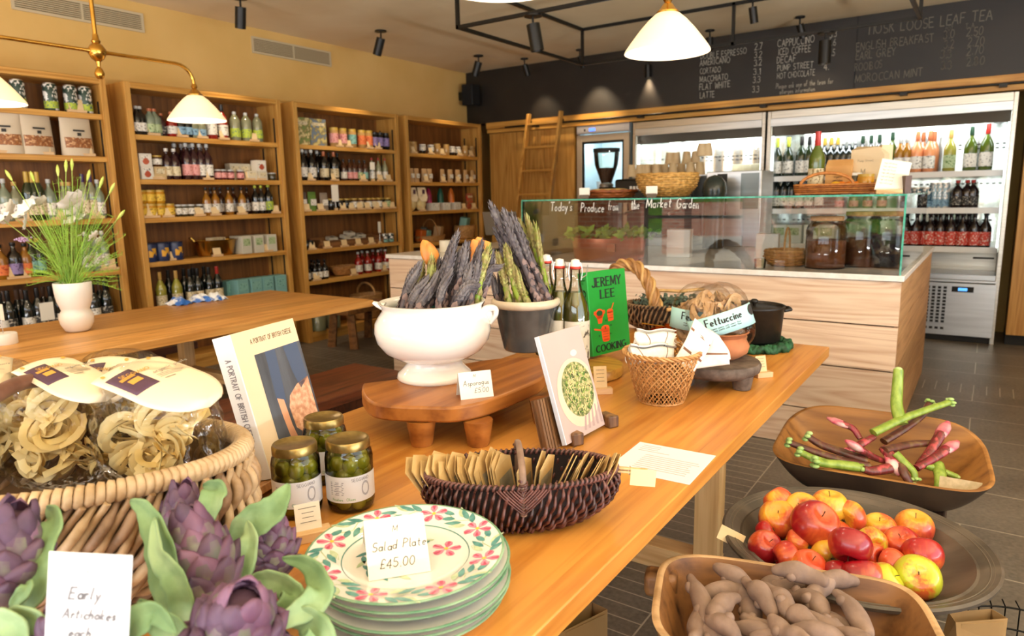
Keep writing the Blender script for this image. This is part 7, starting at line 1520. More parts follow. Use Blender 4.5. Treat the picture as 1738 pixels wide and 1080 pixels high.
hj = jar(.11, .042, 'honey', 'yellow', 'gold'); stock(2, 2, hj, 'honey jar in the lower row', 'jar', (241, 257, 272, 288)); stock(2, 2, hj, 'honey jar stacked on another', 'jar', (242, 257, 273), dz=.1105); stock(2, 2, jar(.1, .034, 'pickle', 'white', 'silver'), 'dark pickle jar', 'jar', (303, 312, 324, 339)); stock(2, 2, bottle(.24, .036, 'amber', 'white', 'black', .6), 'amber vinegar bottle with a black cap', 'bottle', (352, 367, 390, 412)); stock(2, 2, bottle(.24, .036, 'brown', 'white', 'black', .6), 'brown vinegar bottle in the back row', 'bottle', (360, 376, 398, 421), back=1)
stock(2, 2, bottle(.26, .036, 'dark', 'white', 'green', .62), 'dark oil bottle with a lime cap', 'bottle', (435, 445)); stock(2, 2, bottle(.27, .042, 'dark', 'lime', 'green', .62), 'dark oil bottle with a lime label', 'bottle', (457,)); signs(2, 2, (285, 339, 366, 411, 468)); signs(2, 2, (256,), sign(.11, .12), 'large cream price card')
def blue_tin():
    o = thing('blue_tin', '', 'tin'); part('body', MB().lathe([(.058, 0), (.06, .004), (.06, .145), (.058, .15), (0, .15)], 20), pm('navy_tin', '1c2648', '2a3860', ns=40, rough=.35), o, smooth=50); part('motif', MB().lathe([(.0606, .04), (.0606, .11)], 8, a0=-2.1, a1=-1.0), pm('tin_motif', 'd8a028', '243058', ns=18, rough=.5, lo=.52, hi=.56), o); part('lid', MB().lathe([(.061, .14), (.062, .152), (0, .152)], 20), pm('navy_lid', '141c38', rough=.4), o); return o
stock(2, 3, Kind(blue_tin), 'navy blue tin with a yellow motif', 'tin', (253, 275, 298)); stock(2, 3, carton(.1, .1, .16, 'c9c3b0', 'green'), 'cream patterned carton', 'box', (414, 435, 457)); stock(2, 3, carton(.1, .1, .16, 'c4bda8', 'green'), 'cream patterned carton in the back row', 'box', (405, 425, 446), back=1); signs(2, 3, (297, 369, 455))
Yb = yfor(366, XB-.14, .98); o = thing('brass_basin', 'gleaming oval brass basin on the fourth shelf of the second bookcase', 'basin', (XB-.135, Yb, SH[2][3]), FACE); part('bowl', MB().lathe([(.14, 0), (.16, .004), (.2, .13), (.222, .138), (.223, .142), (.196, .138), (.15, .01), (0, .008)], 40, sy=.55), BRASS, o, smooth=50); part('ear', MB().tube([(-.21, -.03, .135), (-.235, -.02, .17), (-.23, .02, .17), (-.21, .03, .135)], .005, 6), BRASS, o)
for i in range(6): solo('paper_packet', MB().box((-.004, -.04, 0), (.004, .04, .14)), pm('pale_packet', 'c9b48c', 'ddd0b4', ns=20, rough=.7), 'pale paper packet, %s in the brass basin counted from its ear' % ordn(i), 'packet', (XB-.13, Yb-.05+.024*i, SH[2][3]+.02), FACE+rg.uniform(-.2, .2)+.2, 'paper packets in the brass basin')
stock(2, 4, bottle(.33, .042, 'straw', 'cream', 'tan', foil=.1), 'white wine bottle with a tan capsule', 'bottle', (276, 303)); stock(2, 4, bottle(.33, .042, 'wine', 'cream', 'black', foil=.1), 'dark wine bottle with a cream label', 'bottle', (339, 358, 326)); stock(2, 4, bottle(.33, .042, 'wine', None, 'black', foil=.1), 'dark wine bottle in the back row', 'bottle', (290, 316, 332, 350), back=1); stock(2, 4, bottle(.33, .042, 'wine', 'cream', 'red', foil=.1), 'dark wine bottle with a red capsule', 'bottle', (372,)); stock(2, 4, carton(.12, .12, .19, '78a8a4', 'teal'), 'teal tea carton', 'box', (407, 430, 450, 472)); stock(2, 4, carton(.12, .12, .18, '6c9c98', 'teal'), 'teal tea carton in the back row', 'box', (388, 412, 440), back=1); signs(2, 4, (449,))
# third bookcase
def pbook(c1, c2, w, h):
    def f():
        o = thing('recipe_book', '', 'book'); part('cover', MB().box((-w/2, -.012, 0), (w/2, .012, h)), pm('cover_'+c1, c1, c2, ns=26, rough=.5, c3='8a7a4a', lo=.42, hi=.58), o); part('title_panel', MB().box((-w*.4, -.0135, h*.74), (w*.4, -.012, h*.86)), LBM['cream'], o); return o
    return Kind(f)
stock(3, 0, pbook('7a8a4a', 'd8c890', .2, .26), 'olive illustrated recipe book', 'book', (511,), rj=.02); stock(3, 0, pbook('c8b878', '6a7a8a', .2, .26), 'pale illustrated recipe book', 'book', (540,), rj=.02); cj = lambda lb: jar(.19, .046, 'tan', lb, 'gold'); stock(3, 0, cj('pink'), 'tall gold-lidded jar with a pink label', 'jar', (567, 582)); stock(3, 0, cj('teal'), 'tall gold-lidded jar with a teal label', 'jar', (598,)); stock(3, 0, cj('orange'), 'tall gold-lidded jar with an orange label', 'jar', (614, 626)); stock(3, 0, jar(.18, .04, 'dark', 'purple', 'black'), 'tall dark jar with a lilac label', 'jar', (636, 645, 655)); signs(3, 0, (576, 592, 628, 642))
stock(3, 1, bottle(.3, .046, 'dark', 'white', 'white', .62), 'dark bottle with a white sketch label', 'bottle', (515, 530)); stock(3, 1, bottle(.3, .046, 'dark', None, 'white', .62), 'dark bottle at the back', 'bottle', (522, 540), back=1); stock(3, 1, bottle(.29, .046, 'dark', 'cream', 'copper', .66, foil=.06), 'black bottle with a cream label', 'bottle', (551, 568)); stock(3, 1, bottle(.29, .046, 'dark', None, 'black', .66), 'black bottle at the back', 'bottle', (545, 560, 574), back=1); sb_ = lambda lb: bottle(.22, .034, 'brown', lb, 'black', .66)
stock(3, 1, sb_('white'), 'short brown bottle with a white label', 'bottle', (584,)); stock(3, 1, sb_('pink'), 'short brown bottle with a pink label', 'bottle', (594, 602)); stock(3, 1, sb_('green'), 'short brown bottle with a green label', 'bottle', (611,)); stock(3, 1, sb_('teal'), 'short brown bottle with a teal label', 'bottle', (620,)); stock(3, 1, bottle(.25, .032, 'clear', 'white', 'red', .62), 'slim sauce bottle with a red cap', 'bottle', (632, 643, 654)); signs(3, 1, (528, 568, 617, 646, 660)); signs(3, 1, (633,), sign(.07, .08, .12), 'square price card on a stick')
stock(3, 2, pouch(.1, .19, .05, '5a4a44', 0), 'dark snack pouch', 'bag', (514,)); stock(3, 2, pouch(.1, .19, .05, '5a7a2c', 0), 'green snack pouch', 'bag', (530,)); stock(3, 2, pouch(.1, .18, .05, '8a7a68', 0), 'taupe snack pouch', 'bag', (550,)); dj = lambda lb, c: jar(.12, .036, c, lb, 'gold'); stock(3, 2, dj(None, 'dark'), 'dark chutney jar', 'jar', (562, 577, 588)); stock(3, 2, dj('white', 'chutney'), 'chutney jar with a white label', 'jar', (601, 626, 643)); stock(3, 2, dj('cream', 'jam'), 'jam jar with a cream label', 'jar', (612, 634)); stock(3, 2, dj('green', 'pickle'), 'pickle jar with a green label', 'jar', (658,)); stock(3, 2, dj(None, 'dark'), 'dark chutney jar in the back row', 'jar', (595, 607, 618, 638, 650), back=1)
signs(3, 2, (519, 545, 583, 597, 611, 624, 640, 654, 666)); signs(3, 2, (570,), sign(.09, .17, .09), 'tall cream price card on a stick')
Yt0, Yt1 = yfor(536, XB-.15, .95), yfor(643, XB-.15, .95); o = thing('wooden_tray', 'brown wooden tray of white packets on the fourth shelf of the third bookcase', 'tray', (XB-.15, (Yt0+Yt1)/2, SH[3][3]), FACE); w_ = (Yt1-Yt0)/2
part('base', MB().box((-w_, -.1, 0), (w_, .1, .01)), POTW, o)
for a, b in (((-w_, -.1, .01), (w_, -.085, .075)), ((-w_, .085, .01), (w_, .1, .1)), ((-w_, -.085, .01), (-w_+.015, .085, .085)), ((w_-.015, -.085, .01), (w_, .085, .085))): part('side', MB().box(a, b), POTW, o, bev=.002)
def flatpk():
    o = thing('biscuit_packet', '', 'packet'); part('packet', MB().cbox((0, 0, .02), (.11, .08, .04)), pm('white_packet', 'b9b2a2', 'd4cdbd', ns=14, rough=.5), o, bev=.008); part('print', MB().ell((.0, -.0, .0405), (.025, .016, .001), 10), INK, o); return o
kf = Kind(flatpk)
for i, (u, d, z) in enumerate([(-.85, 0, .06), (-.6, -.03, .075), (-.55, .03, .11), (-.25, -.03, .07), (-.05, .03, .12), (.05, -.02, .09), (.1, .03, .15), (.4, -.01, .09), (.5, .03, .12), (.7, -.02, .065)]): kf.put((XB-.15-d, (Yt0+Yt1)/2+u*w_*.85, SH[3][3]+z-.045), (R(14), 0, FACE+.1*math.sin(i*2.)), 'white biscuit packet, %s along the wooden tray in the third bookcase' % ordn(i), 'packet', 'biscuit packets in the wooden tray')
stock(3, 3, can(.1, .036, '243238', 'teal'), 'small dark teal tin', 'can', (653, 663)); stock(3, 3, jar(.09, .036, 'dark', None, 'black'), 'small black jar', 'jar', (520, 527)); signs(3, 3, (530, 556, 585, 609, 631)); signs(3, 3, (645,), sign(.04, .12, .12), 'narrow price card on a stick')
stock(3, 4, bottle(.2, .036, 'dark', 'white', 'black', .6), 'stubby dark bottle with a white label', 'bottle', (522, 535, 543, 552)); stock(3, 4, bottle(.2, .036, 'dark', None, 'black', .6), 'stubby dark bottle at the back', 'bottle', (530, 540), back=1); stock(3, 4, bottle(.24, .044, 'red', 'white', 'silver', .6), 'red sauce bottle with a white label', 'bottle', (609, 625, 643, 655)); stock(3, 4, bottle(.24, .044, 'red', None, 'silver', .6), 'red sauce bottle at the back', 'bottle', (616, 634, 648), back=1); signs(3, 4, (538, 601, 652))
coil_basket('wicker_basket', 'shallow brown wicker basket among the sauces of the third bookcase', (XB-.15, yfor(584, XB-.15, .65), SH[3][4]), FACE, [(.06, 0), (.1, .01), (.14, .07), (.15, .1)], 8, [RAT[1], RAT[1]], 20, .004, sx=1.15, sy=.7)
coil_basket('wicker_basket', 'big brown shopping basket on the floor shelf of the third bookcase', (XB-.16, yfor(622, XB-.16, .3), SH[3][5]), FACE, [(.1, 0), (.15, .01), (.19, .18), (.2, .27)], 14, [RAT[0], RAT[0]], 22, .005, sy=.7, handle=(.13, .012))
stock(3, 5, jar(.2, .08, 'clear', None, 'silver'), 'large glass jar beside the shopping basket', 'jar', (540, 565))
# fourth bookcase
tj = jar(.13, .042, 'tan', None, 'tan'); stock(4, 0, tj, 'tan pot with a cork-coloured lid', 'jar', (692, 702, 742, 757, 789, 800)); kj = jar(.11, .04, 'dark', 'white', 'white', (.35, .8)); stock(4, 0, kj, 'black and white pot', 'jar', (717, 731, 767, 777)); signs(4, 0, (703, 732, 751, 781, 800))
kb = pouch(.085, .16, .05, 'b89468', 0); stock(4, 1, kb, 'kraft bag with a pale label', 'bag', (698, 707, 720, 729, 751, 764, 777, 790, 802)); signs(4, 1, (724, 753, 778, 801))
def hbag():
    o = thing('header_bag', '', 'bag'); part('noodles', MB().ell((0, 0, .09), (.075, .05, .09), 14), NOOD, o, smooth=80); part('header_card', MB().prism([(-.07, 0), (-.04, -.05), (.04, -.05), (.07, 0), (.06, .12), (-.06, .12)], -.002, .002, 0, Matrix.Translation((0, -.05, .16)) @ Matrix.Rotation(R(75), 4, 'X')), HEADC, o); part('black_mark', MB().box((-.02, -.062, .2), (.02, -.06, .25)), MAUV, o); return o
stock(4, 2, Kind(hbag), 'pasta bag with a cream header card', 'bag', (698, 714)); stock(4, 2, carton(.13, .1, .09, 'd8d2c6', 'white'), 'low white carton', 'box', (735, 754, 772))
def candle(c):
    def f():
        o = thing('pillar_candle', '', 'candle'); part('wax', MB().lathe([(.035, 0), (.036, .12), (.02, .18), (.004, .2), (0, .2)], 14), pm('wax_'+c, c, rough=.4), o); part('wick', MB().tube([(0, 0, .19), (0, 0, .215)], .0015, 5), INK, o); return o
    return Kind(f)
for c, px, l_ in (('a01e50', 728, 'magenta pointed candle'), ('1c5a48', 748, 'dark green pointed candle'), ('d8742a', 766, 'orange pointed candle')): stock(4, 2, candle(c), l_, 'candle', (px,), back=.6, dz=.04, sc=1.15)
stock(4, 2, pbook('a02c20', 'b83a2c', .12, .2), 'red book standing upright', 'book', (797,), rj=.02); signs(4, 2, (718, 788, 805))
coil_basket('hamper_basket', 'long low hamper basket of groceries in the fourth bookcase', (XB-.16, yfor(730, XB-.16, .9), SH[4][3]), FACE, [(.13, 0), (.15, .01), (.165, .075)], 6, [RAT[0], RAT[1]], 24, .004, sx=1.45, sy=.8, handle=(.2, .009))
coil_basket('hamper_basket', 'round brown basket with an aqua packet in the fourth bookcase', (XB-.15, yfor(789, XB-.15, .9), SH[4][3]), FACE, [(.1, 0), (.14, .01), (.165, .12), (.15, .17)], 10, [RAT[0], RAT[1]], 24, .005, sy=.75)
for i, (dx, dy, z, c, l_, s) in enumerate([(-.18, 0, .05, 'c8641e', 'orange packet in the long hamper basket', (.1, .1, .14)), (-.05, .02, .05, '7fb0a4', 'aqua packet in the long hamper basket', (.1, .08, .13)), (.14, 0, .05, 'b89468', 'kraft carton in the long hamper basket', (.12, .1, .17)), (-.1, .03, .1, '3a3a30', 'dark jar-shaped packet leaning in the long hamper basket', (.09, .08, .17))]):
    solo('grocery_packet', MB().cbox((0, 0, s[2]/2), s), pm('grocery_'+c, c, rough=.5), l_, 'packet', (XB-.16-dy, yfor(730, XB-.16, .9)+dx, SH[4][3]+.02), (R(8), 0, FACE+.2*i), 'groceries in the hamper', bev=.012)
solo('grocery_packet', MB().cbox((0, 0, .08), (.14, .1, .16)), pm('grocery_7fb0a4', '7fb0a4', rough=.5), 'aqua packet on top of the round brown basket', 'packet', (XB-.15, yfor(787, XB-.15, 1), SH[4][3]+.12), (.2, 0, FACE+.3), 'groceries in the hamper', bev=.012)
# ------------------------------------------------------------------ bottles in the wide wine fridge
def fr(px, y, z):   # the X at which (y, z) is seen at the column px
    k = (px-869)/FPX; a = _r2-k*_f; return -(a[1]*y+a[2]*(z-CH))/a[0]
FZ = [zs(291, 7.75), zs(354, 7.75), zs(421, 7.75)]; FCN = {}
def chill(kind, desc, cat, pxs, lv, yb=7.84, sc=1):
    for px in pxs:
        k = (desc, lv); n = FCN.get(k, 0); FCN[k] = n+1
        kind.put((fr(px, yb, FZ[lv]+.1), yb, FZ[lv]+.001), .2*math.sin(px), '%s, %s on %s shelf of wine fridge' % (desc, ordn(n), ['upper', 'middle', 'lower'][lv]), cat, '%ss on the %s shelf of the wine fridge' % (cat, ['upper', 'middle', 'lower'][lv]), sc)
wb_ = lambda g, l_, c, foil=.12: bottle(.34, .045, g, l_, c, .58, .3, (.1, .4), True, foil)
chill(wb_('green', 'white', 'green', .14), 'green wine bottle with a white label', 'bottle', (1318, 1337), 0, sc=1.2); chill(wb_('green', 'white', 'black'), 'black-capped wine bottle with a white label', 'bottle', (1359, 1372), 0, sc=1.2); chill(wb_('wine', None, 'gold', .1), 'dark wine bottle with a yellow capsule', 'bottle', (1398, 1409, 1420), 0, 7.95, sc=1.15); chill(wb_('wine', None, 'silver', .1), 'dark wine bottle with a silver capsule', 'bottle', (1430, 1440, 1450), 0, 7.95, sc=1.15); chill(wb_('wine', None, 'dkgreen', .1), 'dark wine bottle with a green capsule', 'bottle', (1462, 1476, 1490), 0, 7.95, sc=1.15)
chill(wb_('olive', None, 'dkgreen', .1), 'olive green wine bottle', 'bottle', (1512,), 0, 7.92, sc=1.2); chill(wb_('amber', 'white', 'silver'), 'amber wine bottle with a white label', 'bottle', (1526, 1537), 0, sc=1.1); chill(wb_('rose', 'white', 'copper', .14), 'rosé wine bottle with a white label', 'bottle', (1555, 1576), 0, sc=1.15); chill(wb_('rose', None, 'copper', .14), 'rosé wine bottle in the back row', 'bottle', (1564, 1583), 0, 7.96, sc=1.15); chill(wb_('straw', 'green', 'tan', .1), 'pale yellow wine bottle', 'bottle', (1611,), 0, sc=1.15); chill(wb_('olive', 'white', 'dkgreen', .1), 'green wine bottle with a dark capsule', 'bottle', (1646,), 0, sc=1.2); chill(wb_('olive', 'white', 'red', .12), 'green wine bottle with a red capsule', 'bottle', (1673,), 0, sc=1.25)
chill(wb_('wine', 'white', 'black'), 'dark wine bottle with a white label', 'bottle', (1318, 1330, 1342, 1356, 1372, 1390), 1, sc=1.1); chill(can(.2, .055, '2a5468', 'blue'), 'blue tub', 'can', (1539, 1556, 1571), 1); chill(can(.24, .045, '8aa4b0', 'blue'), 'tall pale can', 'can', (1585, 1593, 1602), 1, 7.86); chill(bottle(.26, .052, 'cola', 'black', 'red', .64), 'dark cola bottle with a red cap', 'bottle', (1624, 1640, 1650), 1)
for q in range(4): chill(bottle(.2, .045, 'clear', 'pink', 'red', .6), 'pink drink bottle', 'bottle', (1425+q*24,), 1)
chill(bottle(.33, .05, 'cola', 'red', 'black', .58, .34, (.06, .44)), 'brown beer bottle with a red and white label', 'bottle', (1556, 1577, 1594, 1612, 1632, 1652, 1671), 2); chill(bottle(.33, .05, 'cola', None, 'black', .58, .34), 'brown beer bottle in the back row', 'bottle', (1566, 1586, 1604, 1622, 1642), 2, 7.96)
for q, px in enumerate((1325, 1350, 1378, 1405)): chill(carton(.16, .12, .2, 'd8dcd0', 'green'), 'white milk carton', 'box', (px,), 2)
mk = bottle(.26, .05, 'clear', 'blue', 'red', .7); fz2 = 1.62
for q, x in enumerate((-3.25, -3.1, -2.95, -2.5, -2.3)): mk.put((x, 7.9, 1.2505), 0, 'milk bottle, %s along the shelf of the milk fridge' % ordn(q), 'bottle', 'milk bottles in the milk fridge')
for q, px in enumerate((1256, 1266, 1275, 1284)): solo('sandwich_box', MB().cbox((0, 0, .05), (.14, .12, .1)), pm('pale_sandwich_box', 'd8cfae', 'c8bc90', ns=9, rough=.5), 'pale food box, %s along the upper shelf of the milk fridge' % ordn(q), 'box', (fr(px, 7.95, 1.68), 7.95, fz2+.001), .1*q, 'food boxes in the milk fridge', bev=.006)
# ------------------------------------------------------------------ on and in the glass case
GT = 1.396
def at_top(px, y=4.35): return Vector((fr(px, y, GT), y, GT))
o = coil_basket('braided_tray', 'low reddish braided tray of pale loaves on the glass case', at_top(1033), 0, [(.14, 0), (.17, .004), (.2, .045)], 4, [pm('red_cane', '8a4a22', 'aa6434', ns=20, rough=.45), pm('red_cane_rim', '7a3c1a', '9a5428', ns=20, rough=.45)], 26, .007, sy=.7, th=.01)
for i in range(7): solo('flatbread', MB().ell((0, 0, .016), (.075, .03, .014), 14), pm('lavender_bread', 'b59a78', 'd8bc6a', ns=8, rough=.7, rnd=4), 'pale long roll in the braided tray, %s from the grinder side' % ordn(i), 'bread', at_top(1033)+Vector((-.11+.037*i, 0, .022+.012*(i % 2))), .3+.1*i, 'rolls in the braided tray')
coil_basket('grass_basket', 'round golden grass basket on the glass case before the paper cups', at_top(1132), 0, [(.1, 0), (.13, .004), (.18, .06), (.2, .13), (.19, .145)], 13, [pm('sea_grass', '9a7030', 'cda058', ns=50, rough=.6), pm('sea_grass_rim', 'a87c3a', 'c89a50', ns=30, rough=.6)], 30, .006, th=.008)
for px, l_ in ((992, 'small cream card in a dark block at the end of the glass case'), (1106, 'small cream card before the golden grass basket')): p = at_top(px, 4.12); o = thing('card_in_block', l_, 'card', p, .3); part('wood_block', MB().box((-.03, -.012, 0), (.03, .012, .025)), pm('grey_wood_block', '6a5c4e', rough=.6), o); part('card', MB().box((-.035, -.0015, .02), (.035, .0015, .07)), CARD, o)
tp_ = at_top(1420, 4.4); TW_ = abs(at_top(1490, 4.4).x-at_top(1352, 4.4).x)/2
o = thing('rattan_tray', 'long orange rattan tray with looped handles on the glass case', 'tray', tp_, 0); RTM = [pm('orange_rattan', 'a8642a', 'c98440', ns=40, rough=.45), pm('orange_rattan_dark', '8a4c1c', 'a8662e', ns=40, rough=.45)]
m = MB()
for q in range(5): m.tube([Vector((TW_*math.copysign(abs(math.cos(t))**.4, math.cos(t))*(1+.01*q)+0*.002, .1*math.copysign(abs(math.sin(t))**.4, math.sin(t))*(1+.02*q)+.002*math.sin(t*46+q*3.1), .008+.0115*q)) for t in [2*PI*i/120 for i in range(120)]], .0066, 6, q % 2, closed=True)
part('woven_side', m, RTM, o, smooth=80); part('base', MB().box((-TW_*.96, -.095, 0), (TW_*.96, .095, .008)), RTM[1], o)
for s in (-1, 1): part('loop_handle', MB().tube([(-.15+s*0, s*.1, .05)]+[(-.04+.14*-math.cos(PI*k/12), s*.1, .05+.07*math.sin(PI*k/12)) for k in range(13)], .009, 8), RTM[0], o, smooth=80)
def on_tray(px, dy=0, dz=.009): return Vector((fr(px, 4.4+dy, GT+.1), 4.4+dy, GT+dz))
bottle(.345, .045, 'olive', 'cream', 'red', .6, .3, (.08, .4), True, .13).put(on_tray(1385, .03), 0, 'white wine bottle with a red capsule standing in the rattan tray', 'bottle', None, 1.02)
o = thing('kraft_bag', 'folded kraft bag of oats in the rattan tray beside the red-capped bottle', 'bag', on_tray(1424, .03)); part('bag', MB().add([(-.07, -.03, 0), (.07, -.03, 0), (.07, .03, 0), (-.07, .03, 0), (-.072, -.02, .15), (.072, -.02, .15), (.068, .02, .19), (-.068, .02, .19)], [(3, 2, 1, 0), (0, 1, 5, 4), (1, 2, 6, 5), (2, 3, 7, 6), (3, 0, 4, 7), (4, 5, 6, 7)]), pm('brown_kraft', 'b8864c', 'c89a60', ns=9, rough=.8), o, bev=.004, smooth=0); m = MB()
for s_, z, sz in (('organic', .085, .012), ('porridge', .065, .012), ('oats', .045, .014)): n = MB().write(s_, 1, Matrix(), .1)*sz; m.write(s_, sz, Matrix.Translation((-n/2, -.031, z)) @ FRONT, .12)
part('print', m, INK, o, smooth=0)
o = thing('carton_box', 'cream gift carton with a slanted top in the rattan tray', 'box', on_tray(1475, .07), -.25); part('box', MB().add([(-.09, -.04, .07), (.09, -.04, .07), (.09, .04, .07), (-.09, .04, .07), (-.09, -.04, .235), (.06, -.04, .25), (.09, .04, .21), (-.09, .04, .26), (.09, -.04, .205)], [(3, 2, 1, 0), (0, 1, 8, 5, 4), (1, 2, 6, 8), (2, 3, 7, 6), (3, 0, 4, 7), (4, 5, 8, 6, 7)]), pm('cream_board', 'd2bc98', rough=.7), o, smooth=0); part('box_lower', MB().box((-.085, -.036, 0), (.085, .036, .07)), pm('cream_board_low', 'b09468', rough=.7), o); m = MB(); m.write('Pump Street', .013, Matrix.Translation((-.05, -.041, .17)) @ FRONT, .09); m.write('M', .03, Matrix.Translation((-.03, -.041, .1)) @ FRONT, .1); part('print', m, GREYP, o, smooth=0)
solo('tall_carton', MB().cbox((0, 0, .13), (.06, .06, .26)), pm('cream_board', 'd2bc98'), 'tall narrow cream carton at the end of the rattan tray', 'box', on_tray(1500, .1), .4, bev=.003)
LEM = pm('lemon_skin', 'e0a81c', 'eebc34', ns=20, rough=.45, bump=.3, bs=90)
for px, dy, c, l_ in ((1419, -.04, 0, 'yellow lemon in the rattan tray under the handle loop'), (1428, -.02, 1, 'orange beside the lemon in the rattan tray'), (1444, -.03, 1, 'orange half behind the handle loop of the rattan tray'), (1456, -.02, 1, 'orange lying beside the leaning card in the rattan tray')): solo('citrus_fruit', MB().ell((0, 0, .032), (.036, .034, .032), 16), LEM if not c else pm('orange_skin', 'd8741a', 'e68a2c', ns=20, rough=.45, bump=.3, bs=90), l_, 'fruit', on_tray(px, dy), px, 'citrus in the rattan tray', smooth=80)
jar(.11, .042, 'pickle', None, 'white').put(on_tray(1452, .05), 0, 'small glass jar with a white lid behind the oranges in the rattan tray', 'jar')
jar(.1, .045, 'honey', None, 'gold').put(on_tray(1470, -.01), 0, 'honey jar beside the oranges in the rattan tray', 'jar')
o = thing('menu_card', 'large leaning cream card with handwriting at the corner of the glass case', 'card', Vector((fr(1508, 4.12, GT), 4.12, GT)), .25); M = Matrix.Rotation(R(-24), 4, 'X') @ Matrix.Rotation(R(12), 4, 'Y'); part('card', MB().box((-.07, -.001, .01), (.07, .001, .19), 0, M), CARD, o); m = MB()
for k in range(7): m.write('eggs milk bread', .008, M @ Matrix.Translation((-.055, -.0016, .165-.019*k)) @ FRONT @ Matrix.Diagonal((.9, 1, 1, 1)), .08, jit=.1, seed=k)
part('handwriting', m, PENCIL, o, smooth=0); part('wood_block', MB().box((-.06, -.02, 0), (.06, .02, .022)), PALEX, o); part('dark_wedge', MB().prism([(.07, -.02), (.1, -.01), (.1, .06), (.06, .06)], 0, .09), pm('walnut', '4a2a16'), o)
# inside the case
IC = .9862
o = thing('copper_pan_of_salad', 'wide copper pan of green leaves inside the glass case', 'pan', (-2.13, 4.28, IC)); part('pan_body', MB().lathe([(0, 0), (.22, 0), (.235, .012), (.25, .15), (.257, .153), (.245, .153), (.228, .02), (0, .015)], 48), pm('pink_copper', 'b8684a', 'cc8262', ns=5, rough=.35, metal=.75), o, smooth=50); part('handle_plate', MB().box((.1, -.236, .07), (.16, -.222, .12)), pm('old_copper', '8a5030', rough=.5, metal=.6), o)
m = MB(); rg = random.Random(6)
for i in range(160): c = Vector((rg.uniform(-.26, .3), rg.uniform(-.18, .18), .14+rg.uniform(0, .05))); d = Vector((rg.uniform(-1, 1), rg.uniform(-1, 1), rg.uniform(0, .7))).normalized(); e = d.orthogonal().normalized(); l_ = rg.uniform(.03, .08); m.add([c-e*.012, c+d*l_*.5-e*.02, c+d*l_, c+d*l_*.5+e*.02, c+e*.012], [(0, 1, 2, 3, 4)])
tag(place(ob('salad_leaves', m.mesh('salad_leaves', pm('salad_green', '3f7a1c', '86b43c', ns=9, rough=.5, rnd=4), 0)), (-2.13, 4.28, IC)), 'loose green salad leaves heaped in the copper pan', 'leaves', kind='stuff')
def bigjar(cont, l_, px, y, r, h, fill):
    o = thing('glass_canister', l_, 'jar', (fr(px, y, IC+.15), y, IC), 0, 'glass canisters in the case'); part('glass', MB().lathe([(r*.97, 0), (r, .012), (r, h*.8), (r*.9, h*.9), (r*.78, h*.94), (r*.78, h)], 40), JARG, o, smooth=50); part('contents', MB().lathe([(0, .006), (r*.95, .006), (r*.955, h*fill), (r*.5, h*(fill+.02)), (0, h*(fill-.02))], 36), cont, o, smooth=50)
    part('lid', MB().lathe([(r*.8, h*.985), (r*.82, h*1.07), (0, h*1.08)], 36), pm('cork_lid', 'a87642', 'c0905a', ns=60, rough=.8), o, smooth=50); return o
CHOC = pm('cocoa_powder', '6e3a1e', '82482a', ns=40, rough=.95, bump=.3); CHO2 = pm('dark_cocoa', '4a2818', '5e3622', ns=40, rough=.95); BEAN = pm('black_tea', '1c1a1e', '34303a', ns=120, rough=.8, bump=.6, bs=120)
bigjar(CHOC, 'largest glass canister, half full of brown cocoa, in the glass case', 1402, 4.25, .108, .27, .58); bigjar(CHO2, 'glass canister of darker cocoa with a corked lid, between the other two', 1460, 4.42, .1, .29, .55); bigjar(BEAN, 'glass canister of black tea by the green glass edge', 1508, 4.42, .1, .29, .62)
coil_basket('wicker_basket', 'small brown wicker basket with a thin handle inside the glass case', (fr(1335, 4.3, 1.03), 4.3, IC), .1, [(.07, 0), (.1, .006), (.125, .05), (.12, .09)], 8, [RAT[1], RAT[0]], 22, .006, handle=(.13, .006))
for x, y, w_, h_, l_ in ((-1.75, 4.6, .16, .19, 'white upright carton beside the copper pan in the glass case'), (-1.2, 4.75, .14, .16, 'white upright carton behind the wicker basket in the glass case')): solo('white_carton', MB().cbox((0, 0, h_/2), (w_, .08, h_)), WHITE, l_, 'box', (x, y, IC), .1, bev=.003)
solo('glass_tumbler', MB().lathe([(.03, 0), (.034, .05), (.032, .05), (.028, .004), (0, .004)], 20), JARG, 'small clear tumbler beside the wicker basket in the glass case', 'tumbler', (fr(1290, 4.1, 1.0), 4.1, IC))
# ------------------------------------------------------------------ behind the case: grinder, coffee machine, till
CT = .9855
o = thing('coffee_grinder', 'coffee grinder with a clear hopper half full of beans', 'grinder', (-2.89, 5.75, CT)); part('body', MB().box((-.1, -.1, 0), (.1, .12, .06)).box((-.07, -.02, .06), (.07, .11, .5)), BLK, o, bev=.01); part('collar', MB().lathe([(.06, .5), (.065, .52), (.05, .535)], 24), STEEL, o)
part('hopper', MB().lathe([(.045, .535), (.055, .56), (.105, .7), (.115, .81)], 28, cap=False), JARG, o, smooth=60); part('beans', MB().lathe([(0, .54), (.045, .54), (.053, .56), (.088, .668), (0, .675)], 24), pm('coffee_bean', '3a1e10', '54301c', ns=90, rough=.6, bump=.6, bs=90), o); part('hopper_lid', MB().lathe([(.118, .81), (.12, .84), (0, .845)], 28), BLKM, o); part('spout', MB().box((-.025, -.09, .4), (.025, -.02, .47)), STEEL, o)
